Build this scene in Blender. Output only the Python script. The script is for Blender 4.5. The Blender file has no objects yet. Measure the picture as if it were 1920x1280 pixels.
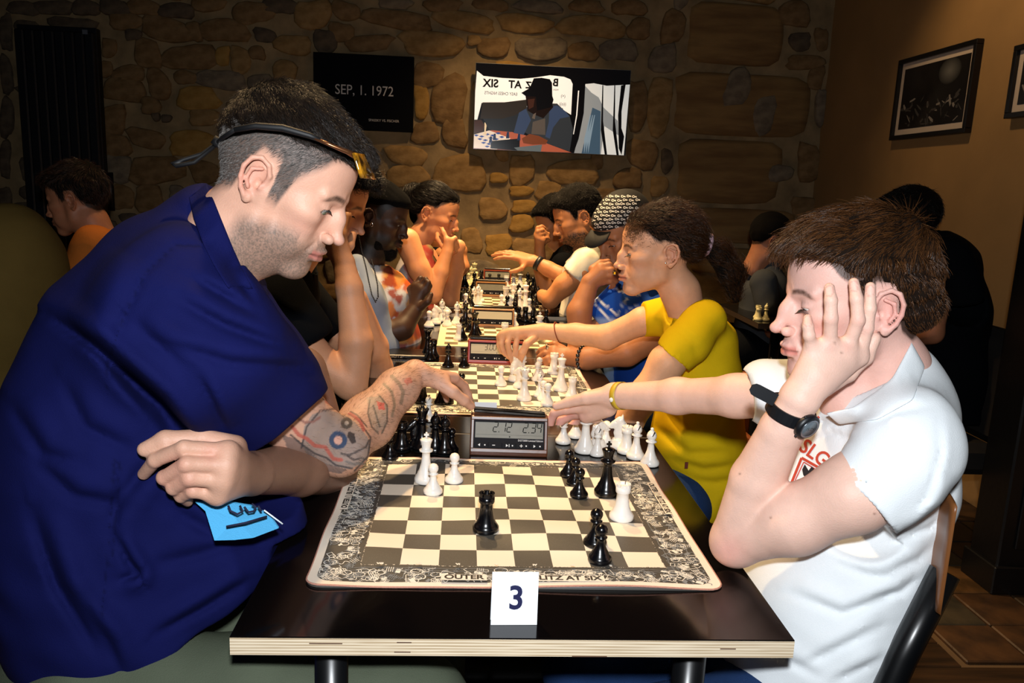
import bpy, math, random
import numpy as np
from mathutils import Vector, Matrix
random.seed(7)
RNG = np.random.RandomState(5)
sc = bpy.context.scene
COL = sc.collection

# ---------------------------------------------------------------- camera
FPX = 1500.0
def _n(v): return v/np.linalg.norm(v)
_dY = _n(np.array([878-960., 345-640., FPX]))
_up = _n(np.cross(_dY, _n(np.array([1878-960., 345+41-640., FPX]))))
if _up[1] > 0: _up = -_up
_dX = np.cross(_dY, _up)
if _dX[0] < 0: _dX = -_dX
CR = np.array([_dX, _dY, _up])               # world = CR @ (right, down, forward)
CC = np.array([-0.078, -0.897, 1.2976])
cam_d = bpy.data.cameras.new('camera'); cam = bpy.data.objects.new('camera', cam_d); COL.objects.link(cam)
_rt, _dn, _fw = CR[:, 0], CR[:, 1], CR[:, 2]
cam.matrix_world = Matrix(((_rt[0], -_dn[0], -_fw[0], CC[0]), (_rt[1], -_dn[1], -_fw[1], CC[1]),
                           (_rt[2], -_dn[2], -_fw[2], CC[2]), (0, 0, 0, 1)))
cam_d.sensor_width = 36.0; cam_d.lens = 36.0*FPX/1920.0; cam_d.clip_start = 0.02
sc.camera = cam

# ---------------------------------------------------------------- world, lights, exposure
w = bpy.data.worlds.new('world'); sc.world = w; w.use_nodes = True
w.node_tree.nodes['Background'].inputs[0].default_value = (0.5, 0.55, 0.7, 1)
w.node_tree.nodes['Background'].inputs[1].default_value = 0.012
def area(name, loc, target, size, power, color, shape='DISK', spread=None):
    l = bpy.data.lights.new(name, 'AREA'); l.shape = shape; l.size = size; l.energy = power; l.color = color
    if spread: l.spread = math.radians(spread)
    o = bpy.data.objects.new(name, l); COL.objects.link(o); o.location = loc
    o.rotation_euler = (Vector(target)-Vector(loc)).to_track_quat('-Z', 'Y').to_euler(); return o
def spot(name, loc, target, power, color, angle=90, blend=0.6, r=0.05):
    l = bpy.data.lights.new(name, 'SPOT'); l.energy = power; l.color = color; l.spot_size = math.radians(angle)
    l.spot_blend = blend; l.shadow_soft_size = r
    o = bpy.data.objects.new(name, l); COL.objects.link(o); o.location = loc
    o.rotation_euler = (Vector(target)-Vector(loc)).to_track_quat('-Z', 'Y').to_euler(); return o
area('camera_flash', (-0.07, -0.93, 1.45), (0.0, 0.9, 0.95), 0.06, 24.0, (0.92, 0.96, 1.0))
WARM = (1.0, 0.66, 0.32)
spot('warm_spot', (-0.45, 1.0, 2.75), (0.12, 0.75, 0.75), 135, WARM, 70, 0.7)
spot('warm_spot', (-0.15, 1.9, 2.75), (0.15, 1.7, 0.75), 270, WARM, 80, 0.7)
spot('warm_spot', (0.1, 3.0, 2.75), (0.15, 3.0, 0.75), 380, WARM, 90, 0.8)
spot('warm_spot', (1.3, 2.5, 2.8), (2.18, 2.55, 1.75), 34, WARM, 80, 0.8)
spot('warm_spot', (-0.9, 2.3, 2.75), (-1.4, 2.25, 1.0), 60, WARM, 60, 0.8)
spot('warm_spot', (0.25, 3.35, 2.85), (0.15, 4.3, 0.75), 75, WARM, 75, 0.9)  # added wash to brighten the stone wall, not a lamp of the room
vs = sc.view_settings; vs.view_transform = 'Standard'; vs.look = 'None'; vs.exposure = 0.0; vs.gamma = 1.0
vs.use_curve_mapping = False

# ---------------------------------------------------------------- helpers
def A(px, py, Y):
    d = CR @ np.array([px-960., py-640., FPX]); return CC + d*((Y-CC[1])/d[1])
def Zp(px, py, z=0.75):
    d = CR @ np.array([px-960., py-640., FPX]); return CC + d*((z-CC[2])/d[2])
def S(px, Y):                                   # a length of px pixels at depth Y, in metres
    return px*(Y-CC[1])/FPX*0.985
def lin(c):
    return tuple(((x/12.92) if x <= 0.04045 else ((x+0.055)/1.055)**2.4) for x in c)
def hexc(h): return lin(tuple(int(h[i:i+2], 16)/255. for i in (0, 2, 4)))
_mats = {}
def mat(name, color=(0.5, 0.5, 0.5), rough=0.6, metal=0.0, spec=0.5, bump=0.0, bscale=200., var=0.0, vscale=8.,
        sss=0.0, coat=0.0, attr=None, emit=0.0, sheen=0.0, stretch=(1, 1, 1), trans=0.0, color2=None):
    if name in _mats: return _mats[name]
    m = bpy.data.materials.new(name); m.use_nodes = True; _mats[name] = m
    nt = m.node_tree; N = nt.nodes; L = nt.links; b = N['Principled BSDF']
    b.inputs['Base Color'].default_value = (*color[:3], 1); b.inputs['Roughness'].default_value = rough
    b.inputs['Metallic'].default_value = metal; b.inputs['Specular IOR Level'].default_value = spec
    if coat: b.inputs['Coat Weight'].default_value = coat; b.inputs['Coat Roughness'].default_value = 0.06
    if sheen: b.inputs['Sheen Weight'].default_value = sheen
    if trans: b.inputs['Transmission Weight'].default_value = trans
    if sss:
        b.inputs['Subsurface Weight'].default_value = sss
        b.inputs['Subsurface Radius'].default_value = (0.008, 0.003, 0.0015); b.inputs['Subsurface Scale'].default_value = 1.0
    if emit:
        b.inputs['Emission Color'].default_value = (*color[:3], 1); b.inputs['Emission Strength'].default_value = emit
    tc = N.new('ShaderNodeTexCoord'); mp = N.new('ShaderNodeMapping'); mp.inputs['Scale'].default_value = stretch
    L.new(tc.outputs['Object'], mp.inputs['Vector'])
    src = None
    if attr:
        a = N.new('ShaderNodeAttribute'); a.attribute_name = attr; src = a.outputs['Color']; L.new(src, b.inputs['Base Color'])
    if var or color2:
        n = N.new('ShaderNodeTexNoise'); n.inputs['Scale'].default_value = vscale; n.inputs['Detail'].default_value = 5
        L.new(mp.outputs[0], n.inputs['Vector'])
        if color2:
            r = N.new('ShaderNodeValToRGB'); r.color_ramp.elements[0].position = 0.38; r.color_ramp.elements[1].position = 0.62
            r.color_ramp.elements[0].color = (*color[:3], 1); r.color_ramp.elements[1].color = (*color2[:3], 1)
            L.new(n.outputs['Fac'], r.inputs['Fac']); L.new(r.outputs[0], b.inputs['Base Color'])
        else:
            mr = N.new('ShaderNodeMapRange'); mr.inputs['From Min'].default_value = 0.25; mr.inputs['From Max'].default_value = 0.75
            mr.inputs['To Min'].default_value = 1-var; mr.inputs['To Max'].default_value = 1+var
            L.new(n.outputs['Fac'], mr.inputs['Value'])
            mx = N.new('ShaderNodeVectorMath'); mx.operation = 'SCALE'
            if src: L.new(src, mx.inputs[0])
            else: mx.inputs[0].default_value = color[:3]
            L.new(mr.outputs[0], mx.inputs['Scale']); L.new(mx.outputs[0], b.inputs['Base Color'])
    if bump:
        n2 = N.new('ShaderNodeTexNoise'); n2.inputs['Scale'].default_value = bscale; n2.inputs['Detail'].default_value = 4
        L.new(mp.outputs[0], n2.inputs['Vector'])
        bp = N.new('ShaderNodeBump'); bp.inputs['Strength'].default_value = bump; bp.inputs['Distance'].default_value = 0.002
        L.new(n2.outputs['Fac'], bp.inputs['Height']); L.new(bp.outputs[0], b.inputs['Normal'])
    return m

def tag(o, label=None, cat=None, group=None, kind=None):
    if label: o['label'] = label
    if cat: o['category'] = cat
    if group: o['group'] = group
    if kind: o['kind'] = kind
    return o
def link(o, parent=None):
    COL.objects.link(o)
    if parent is not None: o.parent = parent
    return o
def empty(name, loc=(0, 0, 0), rz=0.0, parent=None):
    o = bpy.data.objects.new(name, None); o.location = loc; o.rotation_euler = (0, 0, rz); o.empty_display_size = 0.05
    return link(o, parent)

class MB:
    """collects shapes into one mesh; each shape may name its own material"""
    def __init__(s): s.v = []; s.f = []; s.m = []; s.mats = []; s.sm = []
    def mi(s, m):
        if m not in s.mats: s.mats.append(m)
        return s.mats.index(m)
    def add(s, V, F, m, smooth=False):
        k = len(s.v); s.v += [tuple(float(c) for c in v) for v in V]; i = s.mi(m)
        for f in F: s.f.append(tuple(k+j for j in f)); s.m.append(i); s.sm.append(smooth)
        return s
    def box(s, lo, hi, m, bev=0.0, M=None):
        x0, y0, z0 = lo; x1, y1, z1 = hi
        if not bev:
            V = [(x, y, z) for x in (x0, x1) for y in (y0, y1) for z in (z0, z1)]
            F = [(0, 1, 3, 2), (4, 6, 7, 5), (0, 4, 5, 1), (2, 3, 7, 6), (0, 2, 6, 4), (1, 5, 7, 3)]
        else:
            e = bev; V = []; F = []
            c = [(x0, x1), (y0, y1), (z0, z1)]
            idx = {}
            for a in (0, 1):
                for b in (0, 1):
                    for d in (0, 1):
                        for ax in range(3):
                            p = [c[0][a], c[1][b], c[2][d]]
                            for q in range(3):
                                if q != ax: p[q] += e if (a, b, d)[q] == 0 else -e
                            idx[(a, b, d, ax)] = len(V); V.append(p)
            for ax in range(3):
                o = [q for q in range(3) if q != ax]
                for side in (0, 1):
                    q = []
                    for u, v2 in ((0, 0), (1, 0), (1, 1), (0, 1)):
                        k = [0, 0, 0]; k[ax] = side; k[o[0]] = u; k[o[1]] = v2; q.append(idx[(*k, ax)])
                    F.append(tuple(q))
            for ax in range(3):                       # edges along ax
                o = [q for q in range(3) if q != ax]
                for u in (0, 1):
                    for v2 in (0, 1):
                        k0 = [0, 0, 0]; k0[o[0]] = u; k0[o[1]] = v2; k1 = list(k0); k1[ax] = 1
                        F.append((idx[(*k0, o[0])], idx[(*k1, o[0])], idx[(*k1, o[1])], idx[(*k0, o[1])]))
            for a in (0, 1):
                for b in (0, 1):
                    for d in (0, 1): F.append((idx[(a, b, d, 0)], idx[(a, b, d, 1)], idx[(a, b, d, 2)]))
        if M is not None: V = [tuple(M @ Vector(v)) for v in V]
        return s.add(V, F, m)
    def tube(s, pts, rad, m, n=10, cap=True, smooth=True, closed=False, flat=None):
        pts = [np.array(p, float) for p in pts]; k = len(pts)
        rad = [rad]*k if np.isscalar(rad) else rad
        V = []; F = []; u = None
        for i, p in enumerate(pts):
            if closed: t = pts[(i+1) % k]-pts[i-1]
            else: t = pts[min(i+1, k-1)]-pts[max(i-1, 0)]
            t = t/(np.linalg.norm(t)+1e-9)
            if u is None:
                u = np.cross(t, [0, 0, 1.0]) if abs(t[2]) < 0.9 else np.cross(t, [0, 1.0, 0])
            u = u-t*np.dot(u, t); u /= np.linalg.norm(u)+1e-9; w2 = np.cross(t, u)
            for j in range(n):
                a = 2*math.pi*j/n; fl = flat if flat else 1.0
                V.append(p+rad[i]*(math.cos(a)*u+math.sin(a)*w2*fl))
        for i in range(k if closed else k-1):
            for j in range(n):
                a, b = i*n+j, i*n+(j+1) % n; c = ((i+1) % k)*n
                F.append((a, b, c+(j+1) % n, c+j))
        if cap and not closed: F.append(tuple(range(n))[::-1]); F.append(tuple(range((k-1)*n, k*n)))
        return s.add(V, F, m, smooth)
    def lathe(s, prof, m, n=24, M=None, smooth=True):
        V = []; F = []
        for r, z in prof:
            for j in range(n):
                a = 2*math.pi*j/n; V.append((r*math.cos(a), r*math.sin(a), z))
        for i in range(len(prof)-1):
            for j in range(n): F.append((i*n+j, i*n+(j+1) % n, (i+1)*n+(j+1) % n, (i+1)*n+j))
        F.append(tuple(range(n))[::-1]); F.append(tuple(range((len(prof)-1)*n, len(prof)*n)))
        if M is not None: V = [tuple(M @ Vector(v)) for v in V]
        return s.add(V, F, m, smooth)
    def prism(s, pts2, z0, z1, m, M=None):
        n = len(pts2); V = [(x, y, z0) for x, y in pts2]+[(x, y, z1) for x, y in pts2]
        F = [tuple(range(n))[::-1], tuple(range(n, 2*n))]+[(i, (i+1) % n, n+(i+1) % n, n+i) for i in range(n)]
        if M is not None: V = [tuple(M @ Vector(v)) for v in V]
        return s.add(V, F, m)
    def mesh(s, name):
        me = bpy.data.meshes.new(name); me.from_pydata(s.v, [], s.f)
        for m in s.mats: me.materials.append(m)
        me.polygons.foreach_set('material_index', s.m); me.polygons.foreach_set('use_smooth', s.sm); me.update(); return me
    def build(s, name, parent=None, loc=None, rz=None):
        o = bpy.data.objects.new(name, s.mesh(name)); link(o, parent)
        if loc is not None: o.location = loc
        if rz is not None: o.rotation_euler = (0, 0, rz)
        return o

_FONT_CACHE = {}
def text_mesh(txt, size, m, name='lettering', extrude=0.0, align='CENTER', shear=0.0, bold=0.0, sx=1.0):
    cu = bpy.data.curves.new('t', 'FONT'); cu.body = txt; cu.size = size; cu.align_x = align; cu.align_y = 'CENTER'
    cu.extrude = extrude; cu.shear = shear; cu.offset = bold; cu.resolution_u = 4
    o = bpy.data.objects.new('t', cu); COL.objects.link(o); dg = bpy.context.evaluated_depsgraph_get(); dg.update()
    me = bpy.data.meshes.new_from_object(o.evaluated_get(dg)); bpy.data.objects.remove(o); bpy.data.curves.remove(cu)
    if sx != 1.0:
        for v in me.vertices: v.co.x *= sx
    me.materials.clear(); me.materials.append(m); me.name = name; return me

# ---- 3x5-unit seven segment digit
SEG = {'0': 'abcdef', '1': 'bc', '2': 'abged', '3': 'abgcd', '4': 'fgbc', '5': 'afgcd', '9': 'abcdfg', '7': 'abc'}
def seg_digit(mb, ch, x, z, w_, h_, t, m, y=0.0, M=None):
    sl = 0.12
    R = {'a': (0, h_, w_, h_), 'g': (0, h_/2, w_, h_/2), 'd': (0, 0, w_, 0), 'f': (0, h_/2, 0, h_), 'b': (w_, h_/2, w_, h_),
         'e': (0, 0, 0, h_/2), 'c': (w_, 0, w_, h_/2)}
    for s_ in SEG[ch]:
        x0, z0, x1, z1 = R[s_]
        if x0 == x1: q = [(x0-t/2, z0+t*.5), (x0+t/2, z0+t*.5), (x0+t/2, z1-t*.5), (x0-t/2, z1-t*.5)]
        else: q = [(x0+t*.5, z0-t/2), (x1-t*.5, z0-t/2), (x1-t*.5, z0+t/2), (x0+t*.5, z0+t/2)]
        V = [(x+a+sl*b, y, z+b) for a, b in q]
        if M is not None: V = [tuple(M @ Vector(v)) for v in V]
        mb.add(V, [(0, 1, 2, 3)], m)

# ---------------------------------------------------------------- signed-distance modelling: one smooth skin from many shapes
def smin(a, b, k):
    h = np.clip(0.5+0.5*(a-b)/k, 0, 1); return a*(1-h)+b*h-k*h*(1-h)
class Field:
    def __init__(s, lo, hi, res, T=None):
        s.lo = np.array(lo, float); s.res = res; s.T = T      # T: 4x4 local->world
        s.n = np.ceil((np.array(hi)-s.lo)/res).astype(int)+1
        s.f = np.full(s.n, 9.0, np.float32)
        s.Ti = np.linalg.inv(T) if T is not None else None
    def L(s, p):                                   # world point -> local
        return (s.Ti @ np.array([*p, 1.0]))[:3] if s.T is not None else np.array(p, float)
    def sub(s, lo, hi):
        i0 = np.maximum(np.floor((lo-s.lo)/s.res).astype(int), 0); i1 = np.minimum(np.ceil((hi-s.lo)/s.res).astype(int)+1, s.n)
        if np.any(i1 <= i0): return None
        sl = tuple(slice(a, b) for a, b in zip(i0, i1))
        g = [((np.arange(a, b)*s.res)+l).astype(np.float32) for a, b, l in zip(i0, i1, s.lo)]
        return sl, g[0][:, None, None], g[1][None, :, None], g[2][None, None, :]
    def app(s, sl, d, k, op):
        cur = s.f[sl]
        if op == 'u': s.f[sl] = smin(cur, d, k)
        elif op == 's': s.f[sl] = -smin(-cur, d, k)
        elif op == 'i': s.f[sl] = -smin(-cur, -d, k)
    def ball(s, c, r, k=0.01, op='u', R=None):
        c = np.array(c, float); r = np.array([r]*3 if np.isscalar(r) else r, float); m = r.max()+k+3*s.res
        q = s.sub(c-m, c+m)
        if q is None: return s
        sl, x, y, z = q; x = x-c[0]; y = y-c[1]; z = z-c[2]
        if R is not None:
            x, y, z = (R[0, 0]*x+R[1, 0]*y+R[2, 0]*z, R[0, 1]*x+R[1, 1]*y+R[2, 1]*z, R[0, 2]*x+R[1, 2]*y+R[2, 2]*z)
        k0 = np.sqrt((x/r[0])**2+(y/r[1])**2+(z/r[2])**2)
        k1 = np.sqrt((x/r[0]**2)**2+(y/r[1]**2)**2+(z/r[2]**2)**2)+1e-6
        s.app(sl, k0*(k0-1)/k1, k, op); return s
    def cone(s, a, b, ra, rb=None, k=0.01, op='u', sc_=(1, 1, 1)):
        rb = ra if rb is None else rb; a = np.array(a, float); b = np.array(b, float); sc_ = np.array(sc_, float)
        m = max(ra, rb)*sc_.max()+k+3*s.res; q = s.sub(np.minimum(a, b)-m, np.maximum(a, b)+m)
        if q is None: return s
        sl, x, y, z = q; d = (b-a)/sc_; L2 = max(np.dot(d, d), 1e-9)
        x = (x-a[0])/sc_[0]; y = (y-a[1])/sc_[1]; z = (z-a[2])/sc_[2]
        t = np.clip((x*d[0]+y*d[1]+z*d[2])/L2, 0, 1)
        dist = np.sqrt((x-t*d[0])**2+(y-t*d[1])**2+(z-t*d[2])**2)-(ra+(rb-ra)*t)
        s.app(sl, dist, k, op); return s
    def chain(s, pts, rs, k=0.01, op='u', sc_=(1, 1, 1)):
        for i in range(len(pts)-1): s.cone(pts[i], pts[i+1], rs[i], rs[i+1], k, op, sc_)
        return s
    def plane(s, p, n, k=0.004, R=None):            # keep the side against n (within radius R of p when given)
        p = np.array(p, float); n = _n(np.array(n, float))
        q = s.sub(p-R, p+R) if R else s.sub(s.lo, s.lo+s.n*s.res)
        sl, x, y, z = q; d = (x-p[0])*n[0]+(y-p[1])*n[1]+(z-p[2])*n[2]
        if R:
            rr = np.sqrt((x-p[0])**2+(y-p[1])**2+(z-p[2])**2)-R; d = -np.maximum(-d, rr)
            s.f[sl] = np.maximum(s.f[sl], d)
        else: s.f[sl] = -smin(-s.f[sl], -d, k)
        return s
    def disp(s, fn, lo=None, hi=None):               # add fn(x,y,z) to the field
        q = s.sub(np.array(lo if lo is not None else s.lo), np.array(hi if hi is not None else s.lo+s.n*s.res))
        sl, x, y, z = q; s.f[sl] += fn(x, y, z); return s
    def nets(s):
        f = s.f; inside = f < 0; nx, ny, nz = f.shape
        c = np.zeros((nx-1, ny-1, nz-1), np.int8)
        for i in (0, 1):
            for j in (0, 1):
                for k in (0, 1): c += inside[i:nx-1+i, j:ny-1+j, k:nz-1+k]
        act = np.argwhere((c > 0) & (c < 8)); idx = np.full(c.shape, -1, np.int32)
        idx[tuple(act.T)] = np.arange(len(act))
        P = np.zeros((len(act), 3)); W = np.zeros(len(act))
        ax, ay, az = act.T
        corners = [(0, 0, 0), (1, 0, 0), (0, 1, 0), (1, 1, 0), (0, 0, 1), (1, 0, 1), (0, 1, 1), (1, 1, 1)]
        for i in range(8):
            for j in range(i+1, 8):
                a, b = corners[i], corners[j]
                if sum(abs(p-q) for p, q in zip(a, b)) != 1: continue
                fa = f[ax+a[0], ay+a[1], az+a[2]]; fb = f[ax+b[0], ay+b[1], az+b[2]]
                m = (fa < 0) != (fb < 0); t = np.where(m, fa/np.where(m, fa-fb, 1), 0)
                p = np.array(a)[None]+t[:, None]*(np.array(b)-np.array(a))[None]
                P[m] += p[m]; W[m] += 1
        P = (act+P/W[:, None])*s.res+s.lo
        Q = []
        for d in range(3):
            e1, e2 = [(1, 2), (2, 0), (0, 1)][d]
            sl0 = [slice(None)]*3; sl1 = [slice(None)]*3; sl0[d] = slice(0, -1); sl1[d] = slice(1, None)
            A0 = inside[tuple(sl0)]; A1 = inside[tuple(sl1)]; ed = np.argwhere(A0 != A1)
            ok = (ed[:, e1] > 0) & (ed[:, e2] > 0) & (ed[:, e1] < f.shape[e1]-1) & (ed[:, e2] < f.shape[e2]-1)
            ed = ed[ok]; ins = A0[tuple(ed.T)]
            def cell(o1, o2):
                e = ed.copy(); e[:, e1] -= o1; e[:, e2] -= o2; return idx[tuple(e.T)]
            q = np.stack([cell(1, 1), cell(0, 1), cell(0, 0), cell(1, 0)], 1)
            q[~ins] = q[~ins][:, ::-1]; Q.append(q)
        Q = np.concatenate(Q); Q = Q[(Q >= 0).all(1)]
        return P, Q
    def world(s, P):
        return P @ s.T[:3, :3].T + s.T[:3, 3] if s.T is not None else P

def np_mesh(name, V, Q, m, color=None, smooth=True):
    me = bpy.data.meshes.new(name); me.vertices.add(len(V)); me.vertices.foreach_set('co', V.astype(np.float32).ravel())
    me.loops.add(Q.size); me.loops.foreach_set('vertex_index', Q.astype(np.int32).ravel())
    me.polygons.add(len(Q)); me.polygons.foreach_set('loop_start', np.arange(0, Q.size, 4, dtype=np.int32))
    me.update(calc_edges=True); me.polygons.foreach_set('use_smooth', np.ones(len(Q), bool))
    me.materials.append(m)
    if color is not None:
        a = me.color_attributes.new('paint', 'FLOAT_COLOR', 'POINT')
        a.data.foreach_set('color', np.concatenate([color, np.ones((len(V), 1))], 1).astype(np.float32).ravel())
    me.validate(); me.update(); return me
def skin_object(name, fields, m, paint=None, parent=None):
    """fields: list of Field (each local); joined into one mesh.  paint(P_local, field_index)->colors"""
    Vs, Qs, Cs, k = [], [], [], 0
    for i, f in enumerate(fields):
        P, Q = f.nets(); 
        if paint is not None: Cs.append(paint(P, i))
        Vs.append(f.world(P)); Qs.append(Q+k); k += len(P)
    me = np_mesh(name, np.concatenate(Vs), np.concatenate(Qs), m, np.concatenate(Cs) if Cs else None)
    return link(bpy.data.objects.new(name, me), parent)
def blob(C, P, c, r, col, amt=1.0, soft=0.35):
    r = np.array([r]*3 if np.isscalar(r) else r, float)
    d = np.sqrt((((P-np.array(c))/r)**2).sum(1)); a = np.clip((1-d)/soft, 0, 1)*amt
    C[:] = C*(1-a[:, None])+np.array(col)[None]*a[:, None]
def vnoise(P, s, seed=0):                           # cheap smooth pseudo noise on points, -1..1
    r = np.random.RandomState(seed); o = np.zeros(len(P))
    for i in range(5):
        d = r.randn(3); d /= np.linalg.norm(d); o += np.sin(P @ d*s*(0.7+0.5*i)+r.rand()*6.28)/(1+0.4*i)
    return o/2.6
# ================================================================ the room
WY, RX = 4.30, 2.18
mortar = mat('mortar', hexc('86704f'), 0.95, bump=1.0, bscale=60, var=0.35, vscale=9)
plaster = mat('ochre_plaster', hexc('927145'), 0.85, bump=0.35, bscale=45, var=0.14, vscale=3)
darkwall = mat('dark_plaster', hexc('2a2622'), 0.9)
def slab(name, lo, hi, m):
    o = MB().box(lo, hi, m).build(name); o['kind'] = 'structure'; return o
# stone wall: a lumpy mortar bed with stones set into it, each a piece of its own
V = []; F = []; nx, nz = 110, 60; x0, x1, z0, z1 = -3.6, RX+0.02, 0.0, 2.9
for j in range(nz+1):
    for i in range(nx+1):
        x = x0+(x1-x0)*i/nx; z = z0+(z1-z0)*j/nz
        d = 0.008*math.sin(x*9+2*math.sin(z*5))+0.006*math.sin(z*13+x*4)+RNG.uniform(-.005, .005)
        V.append((x, WY+0.01+d, z))
for j in range(nz):
    for i in range(nx): a = j*(nx+1)+i; F.append((a, a+1, a+nx+2, a+nx+1))
wall_back = MB().add(V, F, mortar, True).build('wall_back'); wall_back['kind'] = 'structure'
slab('wall_right', (RX, -1.6, 0), (RX+0.1, WY+0.2, 2.9), plaster)
slab('wall_left', (-3.7, -1.6, 0), (-3.6, WY+0.2, 2.9), darkwall)
slab('wall_front', (-3.7, -1.75, 0), (RX+0.1, -1.65, 2.9), darkwall)
slab('ceiling', (-3.7, -1.7, 2.9), (RX+0.1, WY+0.2, 3.0), mat('dark_ceiling', hexc('16130f'), 0.95, spec=.05))
STM = [mat('sandstone_%s' % n_, hexc(a), 0.95, spec=.15, bump=1.0, bscale=55, color2=hexc(b), vscale=14, stretch=(1, 1, 1.6)) for n_, a, b in
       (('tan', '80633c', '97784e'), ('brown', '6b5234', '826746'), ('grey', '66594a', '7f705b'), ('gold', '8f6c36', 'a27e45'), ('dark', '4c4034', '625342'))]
BLOCKM = mat('sandstone_block', hexc('6d4f2b'), 0.92, bump=0.8, bscale=60, color2=hexc('87683c'), vscale=4, stretch=(0.6, 1, 3.5))
stones = """312 55 90 40 1;420 57 84 36 1;363 59 28 30 1;496 66 36 24 4;474 24 70 38 1;524 10 58 28 4;586 27 62 46 0;549 84 60 34 0
610 77 38 42 4;277 101 46 46 1;356 108 90 42 1;450 113 36 44 0;482 99 26 24 1;533 138 42 46 0;487 158 38 36 2;415 150 80 34 2;348 145 40 25 1
297 158 36 54 1;240 138 56 26 1;232 168 74 38 1;371 185 76 38 3;383 220 50 30 0;450 202 44 36 1;282 198 34 28 1;212 225 40 54 1;292 218 14 16 4
312 222 16 14 4;274 259 64 32 1;360 268 84 42 3;218 272 48 38 1;292 319 92 50 1;222 316 46 46 2;228 370 46 40 1;383 322 48 42 1;279 373 50 46 1
333 363 30 26 2;235 40 52 30 1;390 8 58 22 1;745 37 128 28 1;872 40 106 32 0;983 44 106 30 0;1111 50 122 34 0;1198 54 42 36 1;889 76 26 16 0
926 89 54 34 1;1015 91 84 40 2;1094 97 54 32 1;1160 94 64 38 2;809 81 110 40 0;691 81 84 26 1;802 141 54 42 1;790 190 28 56 3;842 188 62 84 1
797 250 46 40 1;852 249 42 52 1;762 292 80 34 0;765 331 72 44 0;862 326 100 60 0;978 319 44 56 0;977 358 46 18 3;983 387 48 22 3;978 419 44 32 3
1077 323 86 48 0;1030 360 52 34 0;923 392 48 42 0;1178 335 54 34 1;1131 366 48 26 1;934 458 50 36 3;884 452 40 44 0;1500 78 40 30 4
1510 117 66 26 1;1236 198 46 98 0;1195 198 34 92 1;1244 110 46 50 2;1204 289 58 52 1;1250 302 24 42 4;1517 305 38 72 1;1120 300 22 30 1
1540 74 24 38 1;1262 50 42 56 1;640 60 44 30 1;648 20 50 30 1;740 6 60 18 2;830 10 70 22 1;920 8 60 22 1;1010 12 80 22 2;1100 12 60 20 1
1180 14 60 26 1;985 465 46 34 0;1032 470 36 44 1;1080 440 46 36 1;905 505 60 34 2;1440 500 70 50 4;1380 520 60 40 1;1480 440 60 36 1;1490 520 50 60 1
1490 26 60 40 1;1530 145 30 40 1;1540 200 22 60 2;1506 390 48 40 1;1510 470 44 40 1;1430 570 70 50 4;250 65 26 20 4;205 90 26 30 1;200 130 22 26 1
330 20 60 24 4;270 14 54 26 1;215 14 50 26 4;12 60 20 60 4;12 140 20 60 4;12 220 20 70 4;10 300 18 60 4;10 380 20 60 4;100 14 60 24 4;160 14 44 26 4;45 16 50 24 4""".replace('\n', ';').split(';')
blocks = [(1380, 64, 178, 108), (1392, 197, 262, 112), (1368, 322, 202, 118), (1385, 424, 228, 66), (1390, 490, 200, 50)]
taken = []
def stone_piece(cx, cy, w_, h_, m, prot, block=False, seed=0):
    c = A(cx, cy, WY); r = np.random.RandomState(seed); g_ = 1.0 if block else 1.07; mw = S(w_, WY)/2*g_; mh = S(h_, WY)/2*g_
    n = 28 if block else 14; mbx = MB(); V = []; ph = r.rand(4)*6.28
    ex = 7.0 if block else r.uniform(2.4, 4.6)
    out = []
    for i in range(n):
        a = 2*math.pi*i/n; ca, sa = math.cos(a), math.sin(a)
        k = (abs(ca)**ex+abs(sa)**ex)**(-1/ex)*(1+(0.015 if block else 0.085)*(math.sin(2*a+ph[0])+math.sin(3*a+ph[1])+0.5*math.sin(5*a+ph[2])))
        out.append((k*ca*mw, k*sa*mh))
    t = r.uniform(-0.12, 0.12) if not block else 0.0; ct, st = math.cos(t), math.sin(t)
    out = [(x*ct-z*st, x*st+z*ct) for x, z in out]
    rings = [(1.0, 0.02), (0.97, -prot*0.55), (0.86, -prot), (0.45, -prot*1.15)]
    for s_, y in rings:
        for x, z in out: V.append((x*s_, y+r.uniform(-.002, .002)*(s_ < .95), z*s_))
    V.append((0, -prot*1.15, 0)); F = []
    for q in range(3):
        for i in range(n): F.append((q*n+i, (q+1)*n+i, (q+1)*n+(i+1) % n, q*n+(i+1) % n))
    for i in range(n): F.append((3*n+i, 4*n, 3*n+(i+1) % n))
    mbx.add(V, F, m, True); o = mbx.build('stone', wall_back, loc=(c[0], WY, c[2])); return o
for i, (cx, cy, w_, h_) in enumerate(blocks): stone_piece(cx, cy, w_, h_, BLOCKM, 0.012, True, 50+i); taken.append((cx, cy, w_, h_))
for cx, cy, w_, h_ in ((1382, 165, 46, 70), (1432, 215, 42, 68), (1462, 325, 48, 30)): stone_piece(cx, cy, w_, h_, STM[2], 0.018, False, int(cx))
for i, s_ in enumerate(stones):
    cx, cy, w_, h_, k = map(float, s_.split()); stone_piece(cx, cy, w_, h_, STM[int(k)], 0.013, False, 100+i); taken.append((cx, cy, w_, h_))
rr = np.random.RandomState(3); n_st = 0
for t_ in range(5000):
    w_ = rr.uniform(22, 90)*(1 if t_ < 2500 else .5); h_ = rr.uniform(18, 46)*(1 if t_ < 2500 else .6); cx = rr.uniform(-40, 1560); cy = rr.uniform(-20, 700)
    if all(abs(cx-a)*2 > (w_+c)*0.97+3 or abs(cy-b)*2 > (h_+d)*0.97+3 for a, b, c, d in taken):
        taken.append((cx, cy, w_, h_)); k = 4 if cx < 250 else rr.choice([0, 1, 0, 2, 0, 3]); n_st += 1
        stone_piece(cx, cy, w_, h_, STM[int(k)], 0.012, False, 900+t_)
        if n_st > 145: break

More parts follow.
